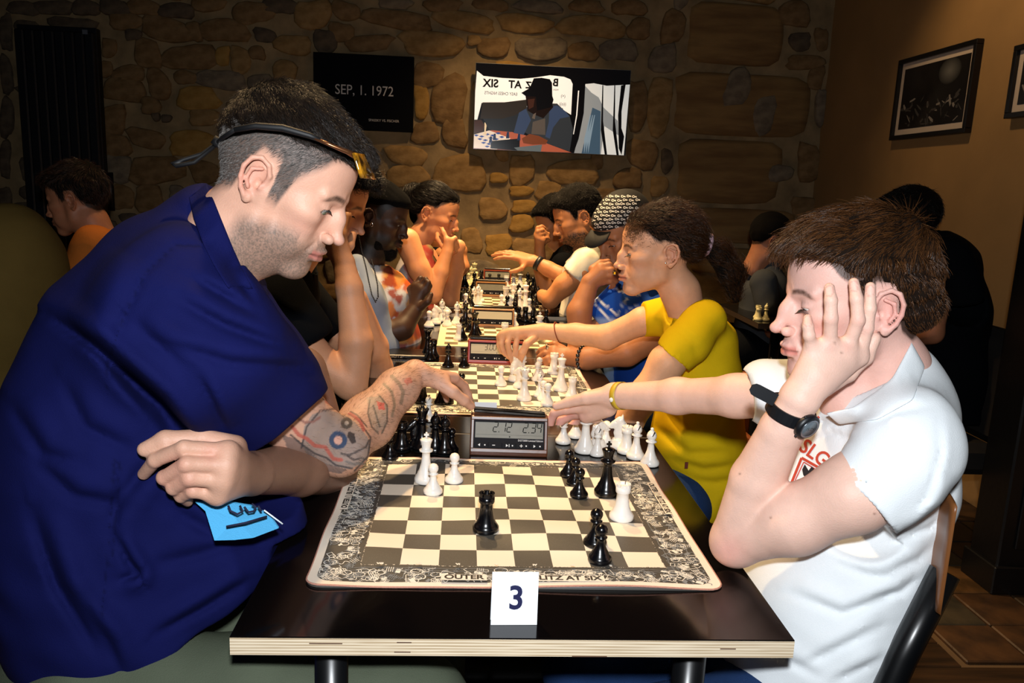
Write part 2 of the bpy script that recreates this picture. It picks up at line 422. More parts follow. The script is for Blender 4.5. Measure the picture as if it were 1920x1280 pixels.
# floor: dark planks, with an area of worn stone tiles on the right
floor = MB().box((-3.7, -1.7, -0.06), (RX+0.1, WY+0.2, -0.012), mat('dark_grout', hexc('4a3720'), 0.9)).build('floor'); floor['kind'] = 'structure'
plm = mat('dark_oak', hexc('1f140b'), 0.45, bump=0.4, bscale=30, color2=hexc('332213'), vscale=6, stretch=(0.4, 5, 1))
pl_me = MB().box((-1.6, -0.058, -0.03), (1.6, 0.058, 0), plm, 0.003).mesh('plank')
tx0, ty0 = 1.395, 1.12
for i in range(24):
    y = -1.6+i*0.12+0.0
    if y < ty0-0.06:
        for xx in ((-2.0+0.3*(i % 3)), (1.23+0.3*(i % 3))):
            o = link(bpy.data.objects.new('plank', pl_me), floor); o.location = (xx, y, 0)
for i in range(26):
    y = 1.16+i*0.12
    o = link(bpy.data.objects.new('plank', pl_me), floor); o.location = (tx0-1.62, y, 0)
tile_ms = [mat('worn_tile_%s' % k, hexc(a), 0.5, bump=0.5, bscale=40, color2=hexc(b), vscale=9) for k, a, b in
           (('brown', '2a1b10', '412b18'), ('dark', '1a130d', '2b1f13'), ('ochre', '5a3e21', '38260f'), ('grey', '221f19', '352e23'))]
tile_me = [MB().box((-0.098, -0.098, -0.03), (0.098, 0.098, 0), m, 0.004).mesh('tile') for m in tile_ms]
for i in range(4):
    for j in range(14):
        k = [0, 1, 0, 3, 1, 0, 2][(i*5+j*3+(i*j) % 4) % 7]
        o = link(bpy.data.objects.new('tile', tile_me[k]), floor)
        o.location = (tx0+0.108+i*0.202, ty0+0.105+j*0.202, rr.uniform(-.002, .001))
# black pillar at the right edge
pil = MB(); blk = mat('black_paint', hexc('0b0b0d'), 0.35, bump=0.3, bscale=60)
pil.box((1.75, 1.53, 0.0), (RX-0.002, 1.68, 2.88), blk, 0.006)
pil.box((1.735, 1.515, 0.0), (RX-0.002, 1.69, 0.10), blk, 0.004)
for k in range(3): pil.box((1.80+k*0.12, 1.522, 0.16), (1.87+k*0.12, 1.532, 2.7), blk, 0.003)
o = pil.build('trim_1'); o['kind'] = 'structure'

# ---- framed photographs on the right wall
frm = mat('black_frame', hexc('0a0a0c'), 0.35); mount = mat('white_mount', hexc('b9aa9c'), 0.8)
phm = mat('dark_photo_print', hexc('0e0d0e'), 0.3, var=0.0, color2=hexc('1c1b1c'), vscale=5)
phw = mat('photo_highlight', hexc('77726f'), 0.4); phg = mat('photo_grey', hexc('3a3838'), 0.4)
def framed(y0, y1, z0, z1, label, seed):
    e = empty('picture_frame', (RX, (y0+y1)/2, (z0+z1)/2)); tag(e, label, 'picture frame', 'framed photographs on the plaster wall')
    w_, h_ = (y1-y0)/2, (z1-z0)/2; f = MB(); t = 0.022
    for lo, hi in (((-.035, -w_, h_-t), (-.001, w_, h_)), ((-.035, -w_, -h_), (-.001, w_, -h_+t)), ((-.035, -w_, -h_+t), (-.001, -w_+t, h_-t)), ((-.035, w_-t, -h_+t), (-.001, w_, h_-t))):
        f.box(lo, hi, frm, 0.002)
    f.build('frame', e); MB().box((-.018, -w_+t, -h_+t), (-.003, w_-t, h_-t), mount).build('mount', e)
    p = MB(); a, b = w_-0.052, h_-0.052; p.box((-.0195, -a, -b), (-.0181, a, b), phm); r = np.random.RandomState(seed)
    # bright lamp glow and crowd shapes of the print
    for q in range(9):
        rd = 0.075*(1-q/9.0); g = 0.02+0.012*q
        m = mat('photo_glow_%d' % q, (g, g, g*0.98), 0.5)
        V = [(-.0197-q*1e-5, -a*0.45+rd*1.2*math.cos(t_*.393), b*0.62+rd*0.8*math.sin(t_*.393)) for t_ in range(16)]
        V = [(x, max(min(y, a), -a), max(min(z, b), -b)) for x, y, z in V]; p.add(V, [tuple(range(16))[::-1]], m)
    for q in range(46):
        cy, cz = r.uniform(-a+.02, a-.02), r.uniform(-b+.01, -b*0.05); L, W, an = r.uniform(.008, .035), r.uniform(.002, .009), r.uniform(-1, 1.6)
        V = [(-.0199-q*2e-6, cy+u*L*math.cos(an)-v*W*math.sin(an), cz+u*L*math.sin(an)+v*W*math.cos(an)) for u, v in ((-1, -.6), (0, -1), (1, -.4), (.9, .8), (-.7, 1))]
        V = [(x, max(min(y, a), -a), max(min(z, b), -b)) for x, y, z in V]
        p.add(V, [(0, 1, 2, 3, 4)], phw if q % 4 == 0 else phg)
    p.build('photo_print', e)
framed(2.71, 3.37, 1.615, 2.02, 'black framed dark concert photograph with white mount, whole on the ochre wall', 3)
framed(1.80, 2.45, 1.655, 1.945, 'black framed photograph cut off by the right edge of the picture', 4)

# ---- black sign with the date
e = empty('sign', tuple(A(682, 173, WY-.03))); tag(e, 'square black sign reading SEP, 1. 1972 on the stone wall', 'sign')
c0 = A(587, 97, 4.25); c1 = A(774, 248, 4.25); hw, hh = (c1[0]-c0[0])/2, (c0[2]-c1[2])/2; cc = (c0+c1)/2
e.location = (cc[0], 4.25, cc[2])
MB().box((-hw, 0.0, -hh), (hw, 0.04, hh), mat('black_panel', hexc('04050a'), 0.8, spec=.1), 0.002).build('panel', e)
lt = mat('grey_lettering', hexc('c9c2bc'), 0.6)
def flat_text(txt, size, m, parent, x, z, y=-0.001, **kw):
    o = link(bpy.data.objects.new('lettering', text_mesh(txt, size, m, **kw)), parent)
    o.location = (x, y, z); o.rotation_euler = (math.pi/2, 0, 0); return o
flat_text('SEP, 1. 1972', 0.083, lt, e, 0.005, 0.010, sx=0.87, align='CENTER')
flat_text('SPASSKY VS. FISCHER', 0.021, lt, e, 0.125, -0.162, sx=0.95)

# ---- glossy print on the wall (a chess player in a hat; mirrored banner behind him)
c0 = A(892, 117, 4.22); c1 = A(1173, 292, 4.22); hw, hh = (c1[0]-c0[0])/2, (c0[2]-c1[2])/2; cc = (c0+c1)/2
tv = empty('wall_print', (cc[0], 4.22, cc[2])); tag(tv, 'wide glossy picture, with glow added, of a chess player in a dark hat on the stone wall', 'picture')
def pm(n_, h_, em=0.6): return mat('print_'+n_, hexc(h_), 0.15, emit=em)  # emission added to every print colour so the picture outshines the wall
MB().box((-hw, 0.0, -hh), (hw, 0.025, hh), mat('print_edge', hexc('8d8f90'), 0.3, 0.3), 0.002).build('panel', tv)
pr = MB(); K = [0]
def poly(pts, m):
    """pts in 1920x1186 units of the print's own close-up"""
    K[0] += 1; V = []
    for x, y in pts:
        u = (x-165)/(1810-165)*2-1; v = 1-(y-(95+ (x-180)*0.038))/(925)*2
        V.append((min(max(u, -0.995), 0.995)*hw, -0.0006-K[0]*0.00004, min(max(v, -0.99), 0.99)*hh))
    pr.add(V, [tuple(range(len(V)))], m)
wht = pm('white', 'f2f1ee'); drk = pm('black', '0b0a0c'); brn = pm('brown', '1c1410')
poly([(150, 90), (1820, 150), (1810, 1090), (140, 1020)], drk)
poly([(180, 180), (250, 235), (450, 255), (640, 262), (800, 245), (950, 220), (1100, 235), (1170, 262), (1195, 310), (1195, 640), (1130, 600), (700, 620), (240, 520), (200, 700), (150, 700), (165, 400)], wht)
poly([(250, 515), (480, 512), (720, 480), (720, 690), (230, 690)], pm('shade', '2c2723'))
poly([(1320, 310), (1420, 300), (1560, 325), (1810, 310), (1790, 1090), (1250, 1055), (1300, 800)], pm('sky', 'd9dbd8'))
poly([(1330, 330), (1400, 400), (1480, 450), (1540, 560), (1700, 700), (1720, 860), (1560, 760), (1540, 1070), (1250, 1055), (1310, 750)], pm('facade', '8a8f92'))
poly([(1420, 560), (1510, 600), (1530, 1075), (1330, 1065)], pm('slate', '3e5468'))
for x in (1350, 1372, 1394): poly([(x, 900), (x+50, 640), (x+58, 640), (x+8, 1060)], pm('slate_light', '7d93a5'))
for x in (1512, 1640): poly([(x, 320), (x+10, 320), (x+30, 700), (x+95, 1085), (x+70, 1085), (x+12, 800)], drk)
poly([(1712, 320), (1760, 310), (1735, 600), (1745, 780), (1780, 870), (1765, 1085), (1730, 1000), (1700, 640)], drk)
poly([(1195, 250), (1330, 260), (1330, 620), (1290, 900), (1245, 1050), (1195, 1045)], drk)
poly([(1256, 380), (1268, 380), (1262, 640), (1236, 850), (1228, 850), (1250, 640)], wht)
# table, board, clock
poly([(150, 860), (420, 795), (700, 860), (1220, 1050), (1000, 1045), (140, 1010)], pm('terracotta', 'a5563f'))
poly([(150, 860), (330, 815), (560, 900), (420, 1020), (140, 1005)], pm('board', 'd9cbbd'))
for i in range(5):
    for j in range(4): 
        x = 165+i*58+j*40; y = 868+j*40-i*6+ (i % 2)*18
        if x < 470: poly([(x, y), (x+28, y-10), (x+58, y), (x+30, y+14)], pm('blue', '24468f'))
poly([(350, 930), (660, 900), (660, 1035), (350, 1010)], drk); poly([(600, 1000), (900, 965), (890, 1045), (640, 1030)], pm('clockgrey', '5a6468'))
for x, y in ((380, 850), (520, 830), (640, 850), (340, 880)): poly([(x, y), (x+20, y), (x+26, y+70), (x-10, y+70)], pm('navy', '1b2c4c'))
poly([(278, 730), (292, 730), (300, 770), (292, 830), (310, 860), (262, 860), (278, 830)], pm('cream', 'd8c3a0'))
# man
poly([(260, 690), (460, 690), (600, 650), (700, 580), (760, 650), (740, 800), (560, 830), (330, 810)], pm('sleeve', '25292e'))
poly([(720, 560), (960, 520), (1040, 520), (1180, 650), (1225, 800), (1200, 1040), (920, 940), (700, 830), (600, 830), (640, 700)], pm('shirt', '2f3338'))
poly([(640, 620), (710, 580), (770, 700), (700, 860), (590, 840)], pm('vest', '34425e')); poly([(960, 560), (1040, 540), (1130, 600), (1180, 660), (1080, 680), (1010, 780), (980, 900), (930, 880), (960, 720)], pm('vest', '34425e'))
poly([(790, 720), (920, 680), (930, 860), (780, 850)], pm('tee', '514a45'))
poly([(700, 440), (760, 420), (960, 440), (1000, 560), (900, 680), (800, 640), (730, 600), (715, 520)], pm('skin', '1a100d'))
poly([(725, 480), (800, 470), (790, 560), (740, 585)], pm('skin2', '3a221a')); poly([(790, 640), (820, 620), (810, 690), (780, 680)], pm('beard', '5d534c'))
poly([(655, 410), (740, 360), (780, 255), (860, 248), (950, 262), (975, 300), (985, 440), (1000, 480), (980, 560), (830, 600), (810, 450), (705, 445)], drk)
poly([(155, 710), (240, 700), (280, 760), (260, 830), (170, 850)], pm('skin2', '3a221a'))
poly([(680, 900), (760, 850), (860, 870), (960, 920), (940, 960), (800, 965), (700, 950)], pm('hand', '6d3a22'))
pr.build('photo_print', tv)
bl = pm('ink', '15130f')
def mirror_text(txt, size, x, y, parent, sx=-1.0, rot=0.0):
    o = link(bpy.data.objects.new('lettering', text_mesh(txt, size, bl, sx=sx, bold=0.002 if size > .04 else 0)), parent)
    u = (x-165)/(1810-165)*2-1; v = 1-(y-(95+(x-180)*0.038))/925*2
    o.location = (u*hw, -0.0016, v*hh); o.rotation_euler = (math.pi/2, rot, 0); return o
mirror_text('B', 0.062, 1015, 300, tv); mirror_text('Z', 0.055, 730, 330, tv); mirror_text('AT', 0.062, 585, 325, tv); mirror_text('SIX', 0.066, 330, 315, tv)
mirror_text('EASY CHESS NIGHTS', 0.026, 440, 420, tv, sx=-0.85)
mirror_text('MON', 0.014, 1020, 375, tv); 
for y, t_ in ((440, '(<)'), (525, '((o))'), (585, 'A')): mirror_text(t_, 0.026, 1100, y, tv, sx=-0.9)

# ---- tall dark radiator on the back wall
e = empty('radiator', (-2.29, 4.2, 1.0)); tag(e, 'tall black ribbed wall radiator in the far left corner', 'radiator')
c0 = A(28, 44, 4.2); c1 = A(178, 50, 4.2); blu = mat('radiator_black', hexc('080b13'), 0.45)
n_r = 8; wr = (c1[0]-c0[0])/n_r; e.location = ((c0[0]+c1[0])/2, 4.2, 0.15); top = c0[2]-0.15; W2 = (c1[0]-c0[0])/2
rib = MB().box((-wr*0.46, -0.03, 0.03), (wr*0.46, 0.01, top-0.03), blu, 0.008).mesh('panel')
for i in range(n_r): o = link(bpy.data.objects.new('panel', rib), e); o.location = (-W2+wr*(i+.5), 0, 0)
MB().box((-W2, 0.012, 0), (W2, 0.07, top), blu, 0.004).build('back_panel', e)
v_ = MB().tube([(W2+.03, 0.02, 0.9), (W2+.03, 0.02, 1.13)], 0.02, blu); v_.build('valve', e)
MB().box((W2-.06, -.033, top-.045), (W2-.03, -.03, top-.02), mat('grey_badge', hexc('5b5f68'), .4)).build('badge', e)
# ================================================================ tables, mats, clocks, cards
lam = mat('black_laminate', hexc('0a0707'), 0.10, spec=0.6, var=0.0)
ply = bpy.data.materials.new('plywood_edge'); ply.use_nodes = True
N = ply.node_tree.nodes; L = ply.node_tree.links; b = N['Principled BSDF']; b.inputs['Roughness'].default_value = 0.6
tc = N.new('ShaderNodeTexCoord'); sp = N.new('ShaderNodeSeparateXYZ'); L.new(tc.outputs['Object'], sp.inputs[0])
mm = N.new('ShaderNodeMath'); mm.operation = 'MULTIPLY'; mm.inputs[1].default_value = 2*math.pi/0.0040; L.new(sp.outputs['Z'], mm.inputs[0])
sn = N.new('ShaderNodeMath'); sn.operation = 'SINE'; L.new(mm.outputs[0], sn.inputs[0])
mp = N.new('ShaderNodeMapping'); mp.inputs['Scale'].default_value = (14, 14, 900); L.new(tc.outputs['Object'], mp.inputs[0])
nz_ = N.new('ShaderNodeTexNoise'); nz_.inputs['Scale'].default_value = 1.0; L.new(mp.outputs[0], nz_.inputs['Vector'])
ad = N.new('ShaderNodeMath'); ad.operation = 'MULTIPLY_ADD'; ad.inputs[1].default_value = 0.22; L.new(sn.outputs[0], ad.inputs[0]); L.new(nz_.outputs['Fac'], ad.inputs[2])
rp = N.new('ShaderNodeValToRGB'); rp.color_ramp.elements[0].position = .2; rp.color_ramp.elements[1].position = .7
rp.color_ramp.elements[0].color = (*hexc('b39a78'), 1); rp.color_ramp.elements[1].color = (*hexc('ead9bd'), 1); L.new(ad.outputs[0], rp.inputs[0]); L.new(rp.outputs[0], b.inputs['Base Color'])
TZ = 0.75
knot = mat('dark_ply_knot', hexc('5a4030'), .7); steel = mat('black_steel', hexc('0a0b0d'), 0.3, spec=0.6)
def table(y0, y1, label, dz=0.0, legs=True, x0=-0.35, x1=0.35, name='table', group='chess tables in a row', edge=None):
    e = empty(name, ((x0+x1)/2, (y0+y1)/2, 0)); tag(e, label, 'table', group)
    hx, hy = (x1-x0)/2, (y1-y0)/2; z = TZ+dz
    t = MB().box((-hx, -hy, z-0.0020), (hx, hy, z), lam, 0.0006).build('laminate_top', e)
    c = MB().box((-hx, -hy, z-0.0245), (hx, hy, z-0.0021), edge or ply).build('plywood_core', e)
    if y0 == 0:
        for kx, kz, kl in ((-0.14, -0.006, .009), (-0.142, -.019, .01), (0.265, -0.012, .010), (0.09, -.0235, .022), (-.235, -.008, .02)):
            MB().box((kx-kl, -hy-0.0004, z+kz-.0011), (kx+kl, -hy+.001, z+kz+.0002), knot).build('ply_knot', c)
    if legs:
        for sx in (-1, 1):
            for sy in (-1, 1):
                MB().tube([(sx*(hx-0.11), sy*(hy-0.07), 0.0), (sx*(hx-0.11), sy*(hy-0.07), z-0.045)], 0.022, steel, 16).build('leg', e)
        for sy in (-1, 1): MB().box((-hx+.06, sy*(hy-.07)-.02, z-.045), (hx-.06, sy*(hy-.07)+.02, z-.0245), steel, .003).build('under_frame', e)
    return e
strip_m = mat('aluminium_strip', hexc('8e8d8c'), 0.3, 0.8)
table(0.0, 0.818, 'nearest black-topped table with pale plywood edge, card 3 on it')
table(0.826, 1.64, 'black-topped table where the girl in yellow plays')
table(1.648, 2.42, 'black-topped table in front of the man in the patterned cap')
table(2.44, 3.24, 'black-topped table with raised wooden front edge, fourth in the row', 0.012, x0=-0.30, x1=0.36)
table(3.25, 4.05, 'farthest black-topped table against the stone wall', 0.012, x0=-0.26, x1=0.38)
o = MB().box((-0.345, 0.8185, TZ-0.012), (0.345, 0.8255, TZ-0.0005), strip_m).build('metal_strip'); tag(o, 'aluminium strip in the joint behind the nearest clock', 'strip', 'joint strips')
o = MB().box((-0.345, 1.6405, TZ-0.012), (0.345, 1.6475, TZ-0.0005), strip_m).build('metal_strip'); tag(o, 'aluminium strip in the joint behind the red clock', 'strip', 'joint strips')

# ---- roll-up chess mats with printed border
def mat_print(name, light, dark, band, cw, ch, gx, gy):
    m = bpy.data.materials.new(name); m.use_nodes = True; N = m.node_tree.nodes; L = m.node_tree.links; b = N['Principled BSDF']
    b.inputs['Roughness'].default_value = 0.42
    tc = N.new('ShaderNodeTexCoord'); sp = N.new('ShaderNodeSeparateXYZ'); L.new(tc.outputs['Object'], sp.inputs[0])
    def M_(op, a, c=None, d=None):
        n = N.new('ShaderNodeMath'); n.operation = op
        for i, v in enumerate((a, c, d)):
            if v is None: continue
            if isinstance(v, (int, float)): n.inputs[i].default_value = v
            else: L.new(v, n.inputs[i])
        return n.outputs[0]
    jn = N.new('ShaderNodeTexNoise'); jn.inputs['Scale'].default_value = 330; L.new(tc.outputs['Object'], jn.inputs['Vector'])
    jit = M_('MULTIPLY', M_('SUBTRACT', jn.outputs['Fac'], .5), .004)
    x = M_('DIVIDE', M_('ADD', sp.outputs['X'], gx), cw); y = M_('DIVIDE', M_('ADD', sp.outputs['Y'], gy), ch)
    par = M_('MODULO', M_('ADD', M_('FLOOR', x), M_('FLOOR', y)), 2.0)
    par = M_('GREATER_THAN', M_('ABSOLUTE', par), .5)
    inx = M_('LESS_THAN', M_('ABSOLUTE', M_('SUBTRACT', M_('ADD', x, jit), 4.0)), M_('ADD', 4.0, M_('MULTIPLY', jit, 40.0)))
    iny = M_('LESS_THAN', M_('ABSOLUTE', M_('SUBTRACT', y, 4.0)), M_('ADD', 4.0, M_('MULTIPLY', jit, 40.0)))
    inside = M_('MULTIPLY', inx, iny)
    isl = M_('MULTIPLY', par, inside)
    sn = N.new('ShaderNodeTexNoise'); sn.inputs['Scale'].default_value = 900; sn.inputs['Detail'].default_value = 2; L.new(tc.outputs['Object'], sn.inputs['Vector'])
    dr = N.new('ShaderNodeValToRGB'); dr.color_ramp.elements[0].position = .60; dr.color_ramp.elements[1].position = .78
    dr.color_ramp.elements[0].color = (*dark, 1); dr.color_ramp.elements[1].color = (*[min(1, c*2.4) for c in dark], 1); L.new(sn.outputs['Fac'], dr.inputs[0])
    mx = N.new('ShaderNodeMix'); mx.data_type = 'RGBA'; L.new(isl, mx.inputs[0]); L.new(dr.outputs[0], mx.inputs[6]); mx.inputs[7].default_value = (*light, 1)
    mx2 = N.new('ShaderNodeMix'); mx2.data_type = 'RGBA'; L.new(inside, mx2.inputs[0]); mx2.inputs[6].default_value = (*band, 1); L.new(mx.outputs[2], mx2.inputs[7])
    L.new(mx2.outputs[2], b.inputs['Base Color']); return m
def wave(x, y, amp, s=0):
    return amp*(0.5+0.5*math.sin(31*y+3*math.sin(7*x+s)+s))*(0.55+0.45*math.sin(17*x+2*y*3+s))
dk1 = hexc('4e4a43'); dk2 = hexc('45433f')
def chess_mat(label, cx, cy, W_, D_, cw, ch, gy, rot, seed, z, amp=0.0055, doodles=True):
    e = empty('chess_mat', (cx, cy, z), rot); tag(e, label, 'chess mat', 'printed cloth chess mats')
    pmt = mat_print('mat_print_%d' % seed, hexc('ecdfcb'), dk1, dk2, cw, ch, 4*cw, 4*ch+gy)
    cream = mat('mat_cream', hexc('e6d8c6'), .8); red = mat('red_stitching', hexc('b98472'), .85, bump=.8, bscale=500); white = mat('doodle_white', hexc('e2dccf'), .6)
    gr = mat('doodle_grey', hexc('7b7f82'), .6)
    nx, ny = 70, 56; hx, hy = W_/2, D_/2; V = []; F = []
    def corner(x, y):
        r = 0.022; ax, ay = abs(x)-(hx-r), abs(y)-(hy-r)
        if ax > 0 and ay > 0:
            d = math.hypot(ax, ay)
            if d > r: x = math.copysign(hx-r+ax*r/d, x); y = math.copysign(hy-r+ay*r/d, y)
        return x, y
    def zz(x, y): return wave(x, y, amp, seed)
    for j in range(ny+1):
        for i in range(nx+1):
            x, y = corner(-hx+W_*i/nx, -hy+D_*j/ny); V.append((x, y, 0.0022+zz(x, y)))
    for j in range(ny):
        for i in range(nx): a = j*(nx+1)+i; F.append((a, a+1, a+nx+2, a+nx+1))
    ring = [i for i in range(nx+1)]+[(j)*(nx+1)+nx for j in range(1, ny+1)]+[ny*(nx+1)+i for i in range(nx-1, -1, -1)]+[j*(nx+1) for j in range(ny-1, 0, -1)]
    k = len(V); 
    for i in ring: x, y, z_ = V[i]; V.append((x, y, 0.0004))
    for q in range(len(ring)): F.append((ring[q], k+q, k+(q+1) % len(ring), ring[(q+1) % len(ring)]))
    MB().add(V, F, pmt, True).build('printed_cloth', e)
    # cream margin then red stitched rim
    def loop(off, n=260):
        pts = []
        per = [(-hx, -hy), (hx, -hy), (hx, hy), (-hx, hy)]
        for s_ in range(4):
            a, b_ = per[s_], per[(s_+1) % 4]
            for t in range(n//4):
                u = t/(n//4); x = a[0]+(b_[0]-a[0])*u; y = a[1]+(b_[1]-a[1])*u
                x, y = corner(x, y); l = math.hypot(x, y); x -= off*np.sign(x)*(abs(x) > hx-off-.03)*min(1, (abs(x)-(hx-off-.03))/.03); y -= off*np.sign(y)*(abs(y) > hy-off-.03)*min(1, (abs(y)-(hy-off-.03))/.03); pts.append((x, y, zz(x, y)))
        return pts
    L0 = loop(0.0); L1 = loop(0.0125); mb = MB(); n = len(L0)
    V = [(x, y, z_+.0026) for x, y, z_ in L0]+[(x, y, z_+.0026) for x, y, z_ in L1]
    mb.add(V, [(i, (i+1) % n, n+(i+1) % n, n+i) for i in range(n)], cream); mb.build('cream_margin', e)
    MB().tube([(x, y, z_+.0018) for x, y, z_ in L0], .0014, red, 6, closed=True).build('stitched_rim', e)
    if doodles:
        r = np.random.RandomState(seed); mb = MB()
        def strip(pts, wd, m):
            V = []; F = []
            for i, p in enumerate(pts):
                a = pts[max(i-1, 0)]; b_ = pts[min(i+1, len(pts)-1)]; t = np.array([b_[0]-a[0], b_[1]-a[1]]); t /= np.linalg.norm(t)+1e-9
                for s_ in (-1, 1): x, y = p[0]-t[1]*wd*s_, p[1]+t[0]*wd*s_; V.append((x, y, 0.0029+zz(x, y)))
            for i in range(len(pts)-1): F.append((2*i, 2*i+1, 2*i+3, 2*i+2))
            mb.add(V, F, m)
        ix, iy0, iy1 = 4*cw+.012, 4*ch+gy+.014, 4*ch-gy+.012
        ox, oy = hx-.016, hy-.016
        def spot_():
            while True:
                x, y = r.uniform(-ox, ox), r.uniform(-oy, oy)
                if abs(x) > ix or y < -iy0 or y > iy1: return x, y
        for q in range(1000):
            x, y = spot_(); m = white if r.rand() < .66 else gr; k = r.randint(0, 5); a = r.rand()*6.28; s_ = r.uniform(.0035, .010)
            lim = lambda P: [(min(max(u, -ox-.004), ox+.004), min(max(v, -oy-.004), oy+.004)) for u, v in P]
            if k == 0: strip(lim([(x+s_*math.cos(t), y+s_*.8*math.sin(t)) for t in np.linspace(0, 6.283, 12)]), .0006, m)
            elif k == 1:
                c_, d_ = math.cos(a), math.sin(a); Q = [(-1, -.6), (1, -.6), (1, .6), (-1, .6), (-1, -.6)]
                strip(lim([(x+s_*(u*c_-v*d_), y+s_*(u*d_+v*c_)) for u, v in Q]), .0006, m)
            elif k == 2:
                for h_ in range(4): strip(lim([(x+h_*.003*math.cos(a+1.57), y+h_*.003*math.sin(a+1.57)), (x+h_*.003*math.cos(a+1.57)+s_*1.6*math.cos(a), y+h_*.003*math.sin(a+1.57)+s_*1.6*math.sin(a))]), .0005, m)
            elif k == 3: strip(lim([(x+t*math.cos(a)-.003*math.sin(t*500)*math.sin(a), y+t*math.sin(a)+.003*math.sin(t*500)*math.cos(a)) for t in np.linspace(-s_*1.5, s_*1.5, 10)]), .0006, m)
            else:
                c_, d_ = math.cos(a), math.sin(a); V = [(x+s_*.7*(u*c_-v*d_), y+s_*.7*(u*d_+v*c_)) for u, v in ((-1, -.5), (.8, -.6), (1, .5), (-.8, .6))]; V = lim(V)
                mb.add([(u, v, .00285+zz(u, v)) for u, v in V], [(0, 1, 2, 3)], m)
        # barbed line around the board
        for off in (.010, .017):
            cs = [(-ix-off+.012, -iy0-off+.014), (ix+off-.012, -iy0-off+.014), (ix+off-.012, iy1+off-.012), (-ix-off+.012, iy1+off-.012)]
            for s_ in range(4):
                a, b_ = cs[s_], cs[(s_+1) % 4]; strip([(a[0]+(b_[0]-a[0])*t+.0012*math.sin(t*40+off*900), a[1]+(b_[1]-a[1])*t+.0012*math.sin(t*37)) for t in np.linspace(0, 1, 40)], .0005, gr)
                for t in np.linspace(.03, .97, 14):
                    x, y = a[0]+(b_[0]-a[0])*t, a[1]+(b_[1]-a[1])*t
                    strip([(x-.003, y-.003), (x+.003, y+.003)], .0005, gr); strip([(x+.003, y-.003), (x-.003, y+.003)], .0005, gr)
        o = mb.build('border_print', e); o['kind'] = 'stuff'
        ink = mat('mat_ink', hexc('2a2623'), .6)
        def mt(txt, size, x, y, rz, m, under=True):
            me = text_mesh(txt, size, m, bold=.0006)
            if under:
                w_ = max(v.co.x for v in me.vertices)-min(v.co.x for v in me.vertices)
                u = MB().box((-w_/2-.004, -size*.48, -.0003), (w_/2+.004, size*.48, -.0001), cream if m is ink else mat('mat_ink', (0, 0, 0)))
                u = u.build('label_band', e); u.location = (x, y, 0.0036+amp*.9); u.rotation_euler = (0, 0, rz)
            o = link(bpy.data.objects.new('lettering', me), e); o.location = (x, y, 0.0038+amp*.9); o.rotation_euler = (0, 0, rz)
        mt('OUTER', .017, -.075, -hy+.018, 0, ink); mt('BLITZ AT SIX', .017, .07, -hy+.018, 0, ink)
        mt('OUTER ( ) BLITZ AT SIX', .013, -hx+.017, .06, math.pi/2, ink); mt('OUTER ( ) BLITZ AT SIX', .013, hx-.017, .06, -math.pi/2, ink)
        for i, t_ in enumerate('I II III IV V VI VII VIII'.split()):
            mt(t_, .007, 4*cw-cw*(i+.5), -4*ch-gy-.006, 0, white, False)
            mt(t_, .007, -4*cw-.007, -4*ch-gy+ch*(i+.5), 0, white, False)
    return e
CW, CH = 0.0558, 0.0530
m1 = chess_mat('cloth mat with doodle border under the nearest game', 0.006, 0.384, 0.585, 0.525, CW, CH, -0.012, 0.004, 1, TZ)
m2 = chess_mat('cloth mat with doodle border on the second board', 0.018, 1.245, 0.52, 0.56, 0.0545, 0.053, -0.02, 0.0, 2, TZ, amp=.002)
GX1, GY1 = 0.006-4*CW, 0.384-(4*CH-0.012)       # front-left corner of the nearest grid
# flat green-grey club boards further back
def club_board(label, cx, cy, cw, ch, z, seed, rot=0.0):
    W_, D_ = cw*8+.05, ch*8+.05; e = empty('chess_board', (cx, cy, z), rot); tag(e, label, 'chess board', 'rolled vinyl boards at the back')
    MB().box((-W_/2, -D_/2, .0003), (W_/2, D_/2, .002), mat_print('board_print_%d' % seed, hexc('e9dcb8'), hexc('5e5238'), hexc('d8caa2'), cw, ch, 4*cw, 4*ch), .0004).build('printed_vinyl', e); return e
club_board('vinyl chess board on the third table', 0.045, 2.005, 0.0475, 0.046, TZ, 11)
club_board('vinyl chess board on the fourth table', 0.05, 2.80, 0.05, 0.048, TZ+.012, 12)
club_board('vinyl chess board on the farthest table', 0.07, 3.60, 0.05, 0.048, TZ+.012, 13)

